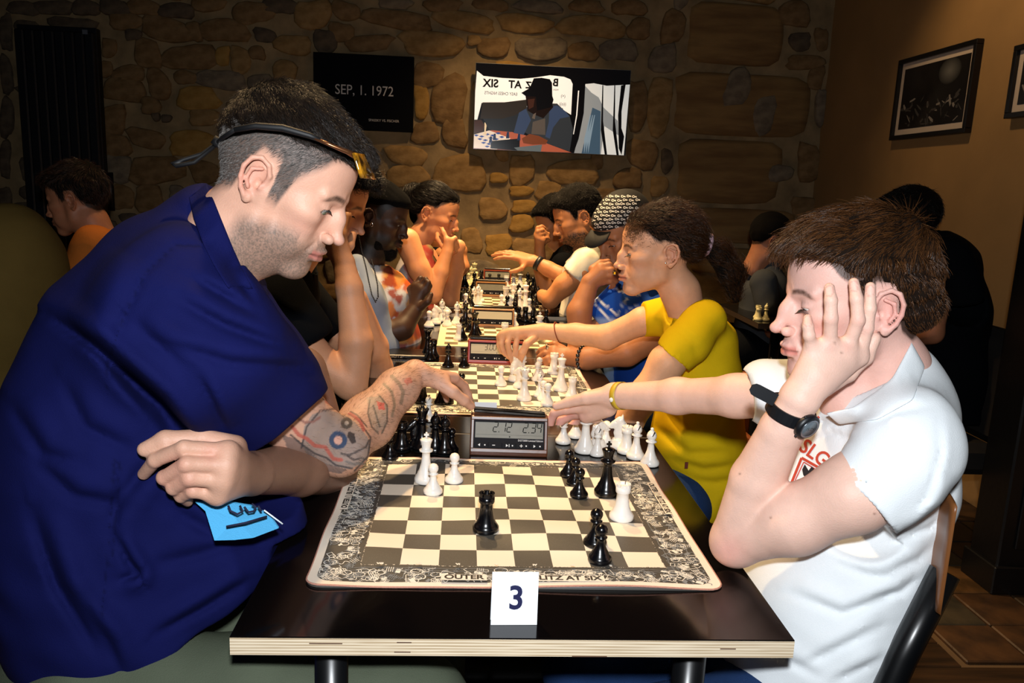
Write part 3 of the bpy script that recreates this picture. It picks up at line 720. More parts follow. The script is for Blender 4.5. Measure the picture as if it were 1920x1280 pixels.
# ---- digital chess clocks
lcd = mat('lcd_grey', hexc('747368'), 0.4, spec=.2, var=.06, vscale=80); lcdk = mat('lcd_ink', hexc('0c0b0a'), .8, spec=.05); bar = mat('dark_plastic', hexc('141318'), .6, spec=.12)
icon = mat('white_icon', hexc('dcdcdc'), .5); lcd2 = mat('lcd_bright', hexc('bdb8a4'), 0.08)
def clock(label, x, y, w_, z, wood, rot=0.0, digits=('212', '234'), name_=True, lcdm=None, k=1.0, lever=0.0):
    e = empty('chess_clock', (x, y, z), rot); tag(e, label, 'chess clock', 'digital chess clocks')
    wd = mat(*wood); h_ = 0.074*k; d0, d1 = 0.0, 0.075*k; hw_ = w_/2
    # body wedge: leaning front face
    top = 0.022*k
    pr = [(0, 0), (0, .008*k), (top, h_), (top+.028*k, h_), (d1, .012*k), (d1, 0)]
    mb = MB(); V = []; 
    for s_ in (-hw_, hw_):
        for a, b_ in pr: V.append((s_, a, b_))
    n = len(pr); mb.add(V, [tuple(range(n))[::-1], tuple(range(n, 2*n))]+[(i, (i+1) % n, n+(i+1) % n, n+i) for i in range(n)], wd)
    bd = mb.build('body', e); bv = bd.modifiers.new('b', 'BEVEL'); bv.width = .003; bv.segments = 2
    # frame on the face: local face frame
    sl = math.atan2(top, h_-.008*k); F_ = Matrix.Translation((0, 0, .008*k)) @ Matrix.Rotation(-sl, 4, 'X')
    fh = math.hypot(top, h_-.008*k)
    fr = MB(); t = .007*k
    for lo, hi in (((-hw_+.002, -.003, fh-t), (hw_-.002, .001, fh-.001)), ((-hw_+.002, -.003, .0), (hw_-.002, .001, t)), ((-hw_+.002, -.003, t), (-hw_+t, .001, fh-t)), ((hw_-t, -.003, t), (hw_-.002, .001, fh-t))):
        fr.box(lo, hi, wd, .0008, F_)
    fr.build('frame', e)
    MB().box((-hw_+t, -.0012, t), (hw_-t, .0008, fh-t), bar, 0, F_).build('face_plate', e)
    sc_ = MB().box((-hw_+t+.003, -.0016, fh*.40), (hw_-t-.003, .0, fh-t-.005), lcdm or lcd, 0, F_).build('screen', e)
    if digits:
        dg = MB(); dh = .0185*k; dw = .0080*k; zz = fh*.40+.012*k
        for s_, x0 in ((digits[0], -hw_+w_*.29), (digits[1], hw_-w_*.325)):
            for i, c in enumerate(s_):
                seg_digit(dg, c, x0+i*dw*1.42+(dw*.5 if i else 0), zz, dw, dh, .0016*k, lcdk, -.0019, F_)
            xd = x0+dw*1.35; dg.add([tuple(F_ @ Vector(v)) for v in ((xd, -.0019, zz-.001), (xd+.0016, -.0019, zz-.001), (xd+.0016, -.0019, zz+.001), (xd, -.0019, zz+.001))], [(0, 1, 2, 3)], lcdk)
        for lz in (fh*.40+.006*k, fh*.40+.036*k):
            dg.add([tuple(F_ @ Vector(v)) for v in ((-hw_+t+.005, -.0018, lz), (hw_-t-.005, -.0018, lz), (hw_-t-.005, -.0018, lz+.0003), (-hw_+t+.005, -.0018, lz+.0003))], [(0, 1, 2, 3)], lcdk)
        dg.add([tuple(F_ @ Vector(v)) for v in ((0.0, -.0019, fh*.40+.001), (.003, -.0019, fh*.40+.003), (0, -.0019, fh*.40+.005))], [(0, 1, 2)], lcdk)
        dg.build('digits', e)
    bw = (w_-2*t-.004)/5
    for i in range(5):
        x0 = -hw_+t+.002+i*bw; bb = MB().box((x0+.0006, -.0026, t+.002), (x0+bw-.0006, -.001, t+.0115*k), bar, .0005, F_); bb.build('button', e)
    ic = MB(); zc = t+.0068*k; s_ = .0028*k
    def tri(xc, d): ic.add([tuple(F_ @ Vector(v)) for v in ((xc-d*s_*.6, -.0029, zc-s_), (xc+d*s_*.9, -.0029, zc), (xc-d*s_*.6, -.0029, zc+s_))], [(0, 1, 2)], icon)
    def rc(xc, a, b_): ic.add([tuple(F_ @ Vector(v)) for v in ((xc-a, -.0029, zc-b_), (xc+a, -.0029, zc-b_), (xc+a, -.0029, zc+b_), (xc-a, -.0029, zc+b_))], [(0, 1, 2, 3)], icon)
    cx = [-hw_+t+.002+bw*(i+.5) for i in range(5)]
    tri(cx[0]-bw*.15, -1); rc(cx[1]-bw*.1, s_, s_*.25); tri(cx[2]-bw*.15, 1); rc(cx[2]+bw*.02, s_*.2, s_); rc(cx[3]-bw*.1, s_, s_*.25); rc(cx[3]-bw*.1, s_*.25, s_); tri(cx[4]-bw*.15, 1)
    for i in (0, 2, 3, 4): rc(cx[i]+bw*.26, s_*.45, s_*.45)
    ic.build('button_icons', e)
    if name_:
        o = link(bpy.data.objects.new('lettering', text_mesh('DGT3000 Limited Edition', .0052*k, icon, sx=.9)), e)
        o.matrix_local = F_ @ Matrix.Translation((hw_-t-.027*k, -.0019, fh*.345)) @ Matrix.Rotation(math.pi/2, 4, 'X')
    lv = MB().box((-hw_+.006, -.010*k, -.003), (hw_-.006, .010*k, .005), mat('black_gloss', hexc('090909'), .15), .002, Matrix.Translation((0, top+.014*k, h_+.005*k)) @ Matrix.Rotation(lever, 4, 'Y'))
    lv.build('rocker_lever', e); return e
c0 = Zp(880, 855); c1 = Zp(1026, 857)
clock('wood-cased digital chess clock showing 2.12 and 2.34 behind the nearest mat', (c0[0]+c1[0])/2, c0[1]+.002, c1[0]-c0[0], TZ, ('walnut', hexc('5a321e'), .35, 0, .5, .1, 60, .3, 20), -.03, k=1.06, lever=.045)
redw = ('red_lacquer', hexc('8e2417'), .3)
c0 = Zp(876, 685); c1 = Zp(984, 686)
clock('red-cased chess clock on the second table', (c0[0]+c1[0])/2, c0[1]+.01, c1[0]-c0[0], TZ, redw, -.02, ('300', '251'), False, lcd2)
c0 = Zp(889, 616); c1 = Zp(959, 617)
clock('light wood chess clock on the third table', (c0[0]+c1[0])/2, c0[1]+.02, c1[0]-c0[0]+.02, TZ, ('light_walnut', hexc('9a6c3c'), .35), -.02, None, False, lcd2)
c0 = Zp(893, 557, TZ+.012); c1 = Zp(947, 557, TZ+.012)
clock('brown chess clock on the fourth table', (c0[0]+c1[0])/2, c0[1], c1[0]-c0[0]+.01, TZ+.012, ('light_walnut', hexc('9a6c3c'), .35), -.02, None, False, lcd)
c0 = Zp(908, 532, TZ+.012); c1 = Zp(956, 532, TZ+.012)
clock('red-brown chess clock on the farthest table', (c0[0]+c1[0])/2, c0[1]+.02, c1[0]-c0[0]+.01, TZ+.012, ('red_wood', hexc('7c3018'), .35), -.02, None, False, lcd)

# ---- folded number cards
cardm = mat('white_card', hexc('eef2f7'), .6); num = mat('navy_ink', hexc('1c1f48'), .5)
def card(label, x, y, w_, h_, txt, rot, z=TZ, lean=0.09):
    e = empty('number_card', (x, y, z), rot); tag(e, label, 'number card', 'table number cards')
    F_ = Matrix.Rotation(-lean, 4, 'X'); 
    MB().box((-w_/2, -.0003, .0004), (w_/2, .0003, h_), cardm, 0, F_).build('front_panel', e)
    B_ = Matrix.Translation((0, 2*h_*math.sin(lean), 0)) @ Matrix.Rotation(lean, 4, 'X'); MB().box((-w_/2, -.0003, .0004), (w_/2, .0003, h_), cardm, 0, B_).build('rear_panel', e)
    if txt:
        o = link(bpy.data.objects.new('lettering', text_mesh(txt, h_*.62, num, bold=.0009, sx=.95)), e)
        o.matrix_local = F_ @ Matrix.Translation((w_*.03, -.0007, h_*.5)) @ Matrix.Rotation(math.pi/2, 4, 'X')
    return e
c0 = Zp(920, 1169); c1 = Zp(1007, 1174)
card('white folded card with a navy 3 at the front of the nearest table', (c0[0]+c1[0])/2, (c0[1]+c1[1])/2, c1[0]-c0[0], .070, '3', .02)
c0 = Zp(884, 775); c1 = Zp(930, 777)
card('white folded card with a navy 4 peeking over the clock lever', (c0[0]+c1[0])/2+.002, .905, .052, .050, '4', .02)
c0 = Zp(901, 640); c1 = Zp(946, 641)
card('blank-looking white card on the third board, behind the red clock', (c0[0]+c1[0])/2, 1.80, .060, .014, None, .0)
# black flat cases lying by the left players
cs = MB().box((-.10, -.05, 0), (.10, .05, .012), mat('black_case', hexc('0d0c0e'), .3), .003)
q = Zp(750, 672); o = cs.build('flat_case', None, (q[0]-.02, q[1]+.05, TZ)); tag(o, 'flat black case on the second table behind the tattooed wrist', 'case')
lt_ = link(bpy.data.objects.new('lettering', text_mesh('BLITZ', .012, mat('brass_ink', hexc('a08a6a'), .5), sx=1.2)), o); lt_.location = (.01, -.0505, .006); lt_.rotation_euler = (math.pi/2, 0, 0)
# spectacles lying on the raised table edge
gl = MB(); gm = mat('dark_wire', hexc('2a1d14'), .3, .6); q = A(1020, 583, 2.5)
for s_ in (-1, 1):
    gl.tube([(s_*.033+.022*math.cos(t), -.004*math.sin(t), .016*math.sin(t)+.018) for t in np.linspace(0, 6.283, 20)], .0013, gm, 6, closed=False)
    gl.tube([(s_*.056, 0, .022), (s_*.06, .06, .02), (s_*.05, .12, .01)], .0012, gm, 6)
gl.tube([(-.011, 0, .022), (0, -.002, .026), (.011, 0, .022)], .0012, gm, 6)
o = gl.build('spectacles', None, (q[0], 2.50, TZ+.0125), -.25); tag(o, 'thin-rimmed spectacles lying on the fourth table near its raised edge', 'spectacles')
# ================================================================ chess pieces
white_p = mat('ivory_plastic', hexc('eeeae2'), 0.28, spec=.45); black_p = mat('ebony_plastic', hexc('07070a'), 0.22, spec=.55)
cream_p = mat('cream_plastic', hexc('d8cf9e'), 0.3); felt_p = mat('dark_felt', hexc('131313'), .95)
PR = {   # profile (radius, height) on a unit king of height 95 mm
 'pawn': [(.0165, 0), (.0172, .002), (.0172, .006), (.0155, .009), (.0128, .012), (.0122, .014), (.0105, .0165), (.0068, .024), (.0058, .030), (.0056, .034), (.0086, .0355), (.0090, .0368), (.0066, .0382), (.006, .0392), (.0078, .0415), (.0092, .0455), (.0088, .0495), (.0062, .0535), (.0025, .0552), (.0004, .0555)],
 'rook': [(.0185, 0), (.0195, .002), (.0195, .0075), (.0172, .0105), (.0142, .015), (.0138, .017), (.0118, .021), (.0100, .033), (.0094, .043), (.0112, .0445), (.0118, .046), (.0118, .055)],
 'bishop': [(.0185, 0), (.0192, .002), (.0192, .0065), (.017, .010), (.0140, .014), (.0136, .016), (.0112, .020), (.0078, .030), (.0064, .040), (.0060, .046), (.0108, .0482), (.0112, .050), (.0076, .052), (.0068, .0535), (.0095, .057), (.0102, .0615), (.0084, .0672), (.005, .0712), (.0028, .0728), (.0036, .0745), (.0034, .077), (.0004, .0785)],
 'queen': [(.0192, 0), (.0202, .002), (.0202, .0075), (.018, .0105), (.015, .0155), (.0146, .018), (.0118, .023), (.0085, .036), (.0072, .048), (.0069, .054), (.0116, .0562), (.0122, .0585), (.0086, .0602), (.0076, .0625), (.0085, .070), (.0118, .0785), (.0122, .080), (.0092, .0805), (.0048, .083), (.0026, .0842), (.0036, .0858), (.0034, .088), (.0004, .0892)],
 'king': [(.0198, 0), (.0208, .002), (.0208, .0075), (.0186, .011), (.0155, .0165), (.0150, .019), (.0122, .024), (.0088, .037), (.0074, .050), (.0071, .057), (.0122, .0592), (.0128, .0618), (.009, .0636), (.008, .066), (.0088, .073), (.0112, .0795), (.0116, .0812), (.0078, .0832), (.0030, .0848)],
 'knight': [(.0185, 0), (.0195, .002), (.0195, .0075), (.0172, .0105), (.0150, .0145), (.0146, .0165), (.0125, .018), (.008, .022)]}
def knight_head():
    F = Field((-.022, -.014, .012), (.026, .014, .072), .0011); Y = (1, .82, 1)
    F.chain([(0.0, 0, .016), (-.005, 0, .030), (-.004, 0, .044), (.001, 0, .053)], [.0115, .0105, .0088, .0078], .004, 'u', Y)
    F.chain([(.004, 0, .030), (.000, 0, .045)], [.0085, .007], .004, 'u', Y)
    F.chain([(.001, 0, .055), (.012, 0, .047), (.0185, 0, .0415)], [.0082, .0062, .0048], .003, 'u', Y)
    F.chain([(.006, 0, .050), (.009, 0, .042)], [.007, .005], .003, 'u', Y)
    for s_ in (-1, 1):
        F.cone((-.003, s_*.0035, .059), (-.004, s_*.0042, .0665), .0030, .0011, .001)
        F.ball((.009, s_*.0058, .0525), .0013, .0006, 's'); F.ball((.0205, s_*.0025, .0422), .0011, .0006, 's')
    F.cone((.0215, -.01, .0385), (.0215, .01, .0385), .0011, .0011, .0006, 's'); F.cone((.0155, 0, .0368), (.024, 0, .0388), .0009, .0009, .0005, 's', (1, 8, 1))
    for i in range(6):
        t = i/5.0; F.cone((-.0145+t*.004, -.01, .030+t*.030), (-.0105+t*.004, .01, .033+t*.030), .0009, .0009, .0006, 's')
    return F.nets()
_KN = knight_head(); _PM = {}
def piece_mesh(kind, m):
    k = (kind, m.name)
    if k in _PM: return _PM[k]
    mb = MB().lathe(PR[kind], m, 28)
    if kind == 'king':
        mb.box((-.0018, -.0016, .084), (.0018, .0016, .0955), m, .0006); mb.box((-.0046, -.0015, .0885), (.0046, .0015, .0922), m, .0006)
    if kind == 'rook':
        n = 24; 
        mb.lathe([(.0118, .055), (.0085, .0551)], m, n)
        for i in range(6):
            V = []
            for a in np.linspace(i*math.pi/3+.10, (i+1)*math.pi/3-.10, 5):
                for r_ in (.0118, .0082):
                    for z in (.0545, .0592): V.append((r_*math.cos(a), r_*math.sin(a), z))
            F = []
            for q in range(4):
                a = q*4; F += [(a, a+4, a+5, a+1), (a+2, a+3, a+7, a+6), (a+1, a+5, a+7, a+3)]
            F += [(0, 1, 3, 2), (16, 18, 19, 17)]; mb.add(V, F, m)
    if kind == 'queen':
        for i in range(9):
            a = i*2*math.pi/9; c = (.0108*math.cos(a), .0108*math.sin(a), .0805)
            mb.tube([c, (c[0]*1.08, c[1]*1.08, .0835)], [.0026, .0012], m, 7)
    if kind == 'knight': P, Q = _KN; mb.add(P, [tuple(q) for q in Q], m, True)
    if kind == 'bishop': mb.box((-.0012, -.012, .060), (.0004, -.004, .070), mat('notch_shadow', hexc('6b665c') if m is not black_p else hexc('020203'), .8), 0, Matrix.Rotation(0.5, 4, 'Y') @ Matrix.Translation((-.030, .0018, -.006)))
    _PM[k] = mb.mesh('body'); return _PM[k]
_felt = {}
PIECES = []
def piece(kind, col, px, py, label=None, z=TZ+.003, s=1.0, rz=0.0, board='nearest board', tilt=None, world=None, fixed=None):
    m = {'white': white_p, 'black': black_p, 'cream': cream_p}[col]
    p = Zp(px, py, z) if world is None else np.array(world)
    rb = PR[kind][2][0]*s; p = p+np.array([0, rb*.75, 0]) if world is None else p
    e = bpy.data.objects.new('chess_'+kind, piece_mesh(kind, m)); link(e)
    e.location = (p[0], p[1], z if world is None else p[2]); e.scale = (s, s, s); e.rotation_euler = tilt if tilt else (0, 0, rz)
    if kind not in _felt: _felt[kind] = MB().lathe([(PR[kind][0][0]-.001, -.0012), (PR[kind][0][0]-.0006, .0004)], felt_p, 20).mesh('felt_base')
    link(bpy.data.objects.new('felt_base', _felt[kind]), e)
    e['category'] = 'chess piece'; PIECES.append((e, kind, 'white' if col != 'black' else 'black', board, px, label)); return e
B1 = 'nearest board'
pp = piece
pp('king', 'white', 797, 908, 'white king on the nearest board', s=1.0); pp('pawn', 'white', 811, 929, 'white pawn in front of the white king, nearest board'); pp('pawn', 'white', 851, 907, 'lone white pawn right of the white king, nearest board')
pp('rook', 'black', 911, 1002, 'black rook alone in the middle of the nearest board', s=1.08); pp('rook', 'white', 1168, 979, 'white rook near the right edge of the nearest board', s=1.06)
pp('king', 'black', 1139, 933, 'black king on the nearest board', s=1.06)
pp('pawn', 'black', 1067, 896, 'rearmost black pawn of the three-pawn chain, nearest board', s=.95); pp('pawn', 'black', 1079, 912, 'middle black pawn of the three-pawn chain, nearest board', s=.95); pp('pawn', 'black', 1087, 935, 'foremost black pawn of the three-pawn chain, nearest board', s=.97)
pp('pawn', 'black', 1118, 1028, 'rear black pawn of the pair near the right front corner', s=1.08); pp('pawn', 'black', 1127, 1059, 'black pawn closest to the camera, right front of the board', s=1.05)
T = TZ+.0015
def off(kind, col, px, py, label, **k): return pp(kind, col, px, py, label, z=T, **k)
off('pawn', 'black', 730, 864, 'captured black pawn nearest the tattooed elbow'); off('rook', 'black', 752, 846, 'captured black rook behind the tattooed forearm')
off('queen', 'black', 790, 846, 'captured black queen left of the clock', s=1.06); off('bishop', 'black', 815, 850, 'captured black bishop, left one beside the clock', s=1.08)
off('bishop', 'black', 833, 853, 'captured black bishop, right one beside the clock', s=1.04); off('knight', 'black', 778, 842, 'captured black knight left of the black queen', rz=3.6); off('pawn', 'black', 846, 848, 'captured black pawn touching the clock side', s=.9)
pp('bishop', 'white', 803, 790, 'white pale bishop standing between the two left mats', z=T+.0, s=.8)
off('pawn', 'white', 1057, 833, 'captured white pawn next to the clock on the right'); off('pawn', 'white', 1080, 822, 'captured white pawn under the boy\'s fingertips')
off('queen', 'white', 1098, 851, 'captured white queen in the cluster right of the clock', s=1.1); off('bishop', 'white', 1121, 856, 'captured white bishop beside the white queen, with low head', s=.82); off('pawn', 'white', 1137, 838, 'captured white pawn in the middle of the white cluster')
off('knight', 'white', 1122, 842, 'captured white knight behind the low bishop', rz=.2); off('knight', 'white', 1163, 843, 'captured white knight in the right half of the cluster', rz=3.0, s=1.1)
off('rook', 'white', 1176, 852, 'captured white rook in front of the right knight', s=.98); off('bishop', 'white', 1194, 862, 'captured white bishop, second from the table edge'); off('bishop', 'white', 1221, 875, 'captured white bishop at the right edge of the cluster')
# second board (girl's game)
B2 = 'second board'
for k, c, x, y, s_, r_ in (('pawn', 'white', 939, 724, 1, 0), ('knight', 'white', 966, 716, 1.05, .4), ('bishop', 'white', 980, 711, 1, 0), ('queen', 'white', 983, 752, 1.0, 0), ('knight', 'white', 974, 728, .9, 2.6), ('pawn', 'white', 1008, 715, 1, 0),
        ('pawn', 'white', 1011, 706, 1, 0), ('rook', 'white', 1039, 702, 1.05, 0), ('king', 'white', 1052, 734, 1.08, 0), ('pawn', 'white', 1019, 752, .95, 0), ('pawn', 'white', 1027, 762, 1.05, 0), ('rook', 'white', 1073, 748, .95, 0), ('bishop', 'white', 1012, 745, .85, 0),
        ('rook', 'black', 791, 757, 1, 0), ('bishop', 'black', 827, 759, .95, 0), ('pawn', 'black', 865, 740, 1, 0), ('pawn', 'black', 870, 690, 1, 0), ('pawn', 'black', 838, 757, 1, 0)):
    pp(k, c, x, y, None, board=B2, s=s_, rz=r_)
for k, c, x, y, s_ in (('bishop', 'black', 840, 690, .95), ('queen', 'black', 801, 668, 1.0), ('rook', 'black', 812, 672, 1.0), ('pawn', 'black', 806, 676, 1)):
    pp(k, c, x, y, None, board=B2, s=s_, z=T)
# third board
B3 = 'third board'
for k, c, x, y, s_, r_ in (('pawn', 'white', 804, 614, 1.15, 0), ('knight', 'white', 816, 608, 1.15, .3), ('bishop', 'white', 828, 603, 1.15, 0), ('knight', 'white', 836, 604, .95, .2), ('pawn', 'white', 838, 612, 1.15, 0), ('bishop', 'white', 856, 609, 1.15, 0),
        ('rook', 'white', 835, 573, 1.15, 0), ('knight', 'white', 847, 573, 1.2, .2), ('bishop', 'white', 888, 573, 1.1, 0), ('rook', 'white', 860, 638, 1.0, 0), ('king', 'black', 872, 612, 1.1, 0),
        ('bishop', 'black', 866, 638, 1.1, 0), ('queen', 'black', 889, 634, 1.1, 0), ('pawn', 'black', 894, 628, 1.1, 0), ('pawn', 'black', 880, 622, 1.0, 0), ('rook', 'white', 946, 640, 1.1, 0), ('pawn', 'white', 965, 612, 1.0, 0),
        ('pawn', 'black', 973, 600, 1, 0), ('rook', 'black', 985, 603, 1, 0), ('bishop', 'black', 965, 601, 1.1, 0), ('knight', 'black', 1000, 605, 1, 1.0), ('king', 'white', 1011, 640, 1.1, 0), ('pawn', 'black', 1024, 606, 1, 0)):
    pp(k, c, x, y, None, board=B3, s=s_, rz=r_, z=T+.001)
# fourth board
B4 = 'fourth board'; Z4 = TZ+.0145
for k, c, x, y, s_, r_ in (('king', 'white', 985, 579, 1.25, 0), ('queen', 'white', 962, 575, 1.2, 0), ('rook', 'white', 948, 566, 1.2, 0), ('bishop', 'white', 974, 580, 1.2, 0), ('knight', 'white', 955, 583, 1.1, 0), ('pawn', 'white', 940, 578, 1.1, 0), ('pawn', 'white', 992, 586, 1.1, 0),
        ('pawn', 'black', 951, 583, 1.2, 0), ('knight', 'black', 967, 585, 1.2, 1.2), ('bishop', 'black', 972, 566, 1.1, 0), ('rook', 'black', 994, 570, 1.1, 0), ('pawn', 'black', 1003, 578, 1.1, 0), ('bishop', 'black', 1008, 572, 1.1, 0), ('queen', 'black', 990, 562, 1.1, 0), ('pawn', 'black', 999, 560, 1.1, 0),
        ('king', 'black', 858, 561, 1.1, 0), ('rook', 'black', 868, 566, 1.1, 0), ('bishop', 'black', 890, 555, 1.2, 0), ('pawn', 'black', 877, 568, 1, 0), ('bishop', 'white', 896, 573, 1.2, 0), ('pawn', 'white', 873, 576, 1.1, 0), ('pawn', 'white', 902, 566, 1, 0), ('pawn', 'black', 884, 575, 1, 0)):
    pp(k, c, x, y, None, board=B4, s=s_, rz=r_, z=Z4)
B5 = 'farthest board'
for k, c, x, y, s_ in (('king', 'black', 871, 538, 1.15), ('bishop', 'black', 858, 546, 1.1), ('queen', 'cream', 889, 528, 1.2), ('bishop', 'cream', 883, 531, 1.2), ('pawn', 'cream', 878, 533, 1.1), ('pawn', 'cream', 893, 530, 1.1), ('bishop', 'black', 889, 540, 1.1), ('pawn', 'black', 902, 529, 1.2),
        ('pawn', 'black', 918, 532, 1.0), ('pawn', 'black', 935, 532, 1.0), ('king', 'white', 975, 541, 1.2), ('queen', 'white', 963, 545, 1.2), ('rook', 'white', 949, 540, 1.1), ('bishop', 'black', 989, 541, 1.1), ('pawn', 'black', 999, 543, 1.2), ('rook', 'black', 1006, 545, 1.1)):
    pp(k, c, x, y, None, board=B5, s=s_, z=Z4)
# automatic labels: place within its own kind, colour and board
ORD = ['leftmost', 'second from the left', 'third from the left', 'fourth from the left', 'fifth from the left', 'sixth from the left', 'seventh from the left', 'eighth from the left']
def label_pieces():
    from collections import defaultdict
    G = defaultdict(list)
    for r in PIECES:
        e, kind, col, board, px, lab = r
        e['group'] = '%s pieces of the %s' % (col, board)
        if lab: e['label'] = lab
        else: G[(kind, col, board)].append(r)
    for (kind, col, board), R in G.items():
        R.sort(key=lambda r: r[4])
        for i, r in enumerate(R):
            e = r[0]
            if len(R) == 1: e['label'] = 'only %s %s of the %s' % (col, kind, board)
            elif len(R) == 2: e['label'] = '%s %s on the %s, %s one' % (col, kind, board, ('left', 'right')[i])
            elif i == len(R)-1: e['label'] = '%s %s on the %s, rightmost' % (col, kind, board)
            else: e['label'] = '%s %s on the %s, %s' % (col, kind, board, ORD[i])
# ================================================================ people: heads, hair, hands
def custom_max(F, fn):
    q = F.sub(F.lo, F.lo+F.n*F.res); sl, x, y, z = q; F.f[sl] = np.maximum(F.f[sl], fn(x, y, z)); return F
EX = -.017
def head_T(face, X, Y, Z, pitch, yaw=0.0, roll=0.0, s=(1, 1, 1)):
    p, y, r = np.radians([pitch, yaw, roll])
    Ry = np.array([[np.cos(p), 0, np.sin(p)], [0, 1, 0], [-np.sin(p), 0, np.cos(p)]])
    Rx = np.array([[1, 0, 0], [0, np.cos(r), -np.sin(r)], [0, np.sin(r), np.cos(r)]])
    a = -y if face > 0 else np.pi+y
    Rz = np.array([[np.cos(a), -np.sin(a), 0], [np.sin(a), np.cos(a), 0], [0, 0, 1]])
    T = np.eye(4); T[:3, :3] = Rz @ Rx @ Ry @ np.diag(s); T[:3, 3] = (X, Y, Z); return T
def head_field(T, res=0.0025, nose=1.0, jaw=1.0, brow=1.0, lips=1.0, eye=0.0035, fem=0.0, neck=None, neck_r=(.055, .062), open_=0.0, cran=1.0, cheek=1.0):
    F = Field((-.15, -.125, -.19), (.150, .125, .155), res, T)
    U = F.ball
    U((-.018, 0, .036), (.098, .077, .084*cran), .01); U((.035, 0, .038), (.056, .062, .060*cran), .02)
    U((.030, 0, -.028), (.052, .056, .075), .03)
    g = .050*jaw
    for s_ in (-1, 1):
        F.cone((-.002, s_*.060, -.020), (.004, s_*g, -.066), .015, .013, .02); F.cone((.004, s_*g, -.066), (.066, s_*.014, -.105), .013, .013, .022)
        U((.052, s_*.043, -.014), (.030, .022*cheek, .020), .016)
        U((.055, s_*.036, -.055), (.025, .018, .030), .02)
        F.cone((.083, s_*.012, .017), (.072, s_*.046, .020), .0095*brow, .007, .010)
    U((.075, 0, -.101), (.019, .023, .018), .018)
    U((.030, 0, -.072), (.04, .042*jaw, .028), .03)
    U((.078, 0, -.064), (.022, .028, .026), .016)
    # eye sockets, then lids over the eyeball
    for s_ in (-1, 1):
        U((.096, s_*.032, -.001), (.016, .018, .012), .010, 's')
        U((.0715, s_*.0325, .000), .0142, .004)
        R = Matrix.Rotation(math.radians(s_*18), 3, 'Z'); R = np.array(R)
        U((.0865, s_*.0335, -.0035), (.013, .0135, eye), .0012, 's', R)
        F.cone((.0865, s_*.021, .0075), (.080, s_*.046, .0055), .0011, .0008, .0012, 's')     # crease of the lid
    n = nose
    F.cone((.088, 0, .012), (.1065*n, 0, -.030), .0075, .0085, .007); F.cone((.096, 0, -.008), (.084, 0, -.022), .010, .014, .012)
    U((.1115*n, 0, -.0345), (.0098, .0096, .0088), .004)
    for s_ in (-1, 1):
        U((.099, s_*.0125, -.0395), (.0105, .0068, .0078), .0035); U((.1045, s_*.0062, -.0455), (.0052, .0030, .0032), .0018, 's')
        F.cone((.094, s_*.019, -.040), (.084, s_*.031, -.064), .0012, .0010, .006, 's')
    l = lips
    for s_ in (-1, 1):
        F.chain([(.1008, s_*.004, -.0615), (.0975, s_*.012, -.0632), (.088, s_*.024, -.0685)], [.0046*l, .0042*l, .0022], .003)
        F.chain([(.0985, s_*.003, -.0745), (.0955, s_*.012, -.0735), (.087, s_*.022, -.0695)], [.0060*l, .0054*l, .0022], .003)
        F.chain([(.108, s_*.002, -.0680+open_), (.101, s_*.013, -.0682), (.088, s_*.0265, -.0700)], [.0013+open_*.5, .0012+open_*.3, .0010], .0014, 's')
    U((.098, 0, -.084), (.008, .018, .0045), .006, 's')
    F.cone((.110, 0, -.048), (.105, 0, -.058), .0018, .0018, .003, 's')
    # ears
    for s_ in (-1, 1):
        def E(a, b_, o): return (EX+a, s_*(.073+o), -.008+b_)
        U(E(.004, 0, -.002), (.018, .006, .028), .004, 'u')
        U(E(.003, .004, .007), (.0125, .0075, .020), .003, 's')
        rim = [E(.014, .000, .000), E(.016, .014, .004), E(.009, .027, .007), E(-.004, .032, .010), E(-.015, .026, .013), E(-.020, .011, .014), E(-.018, -.004, .012), E(-.012, -.017, .009), E(-.004, -.025, .006)]
        F.chain(rim, [.0034, .0034, .0034, .0034, .0036, .0036, .0034, .0034, .0045], .002)
        F.chain([E(.002, .018, .005), E(-.010, .012, .008), E(-.011, -.003, .008), E(-.004, -.013, .006)], [.0028, .0030, .0030, .0030], .002)
        U(E(.000, -.026, .003), (.0075, .0045, .0085), .003); U(E(.010, -.005, .003), (.005, .004, .006), .003); U(E(.004, -.003, .002), (.006, .006, .008), .002, 's')
    if neck:
        pts = [(-.022, 0, -.045)]+[F.L(p) for p in neck]
        F.chain(pts, list(np.linspace(neck_r[0], neck_r[1], len(pts))), .025)
    return F

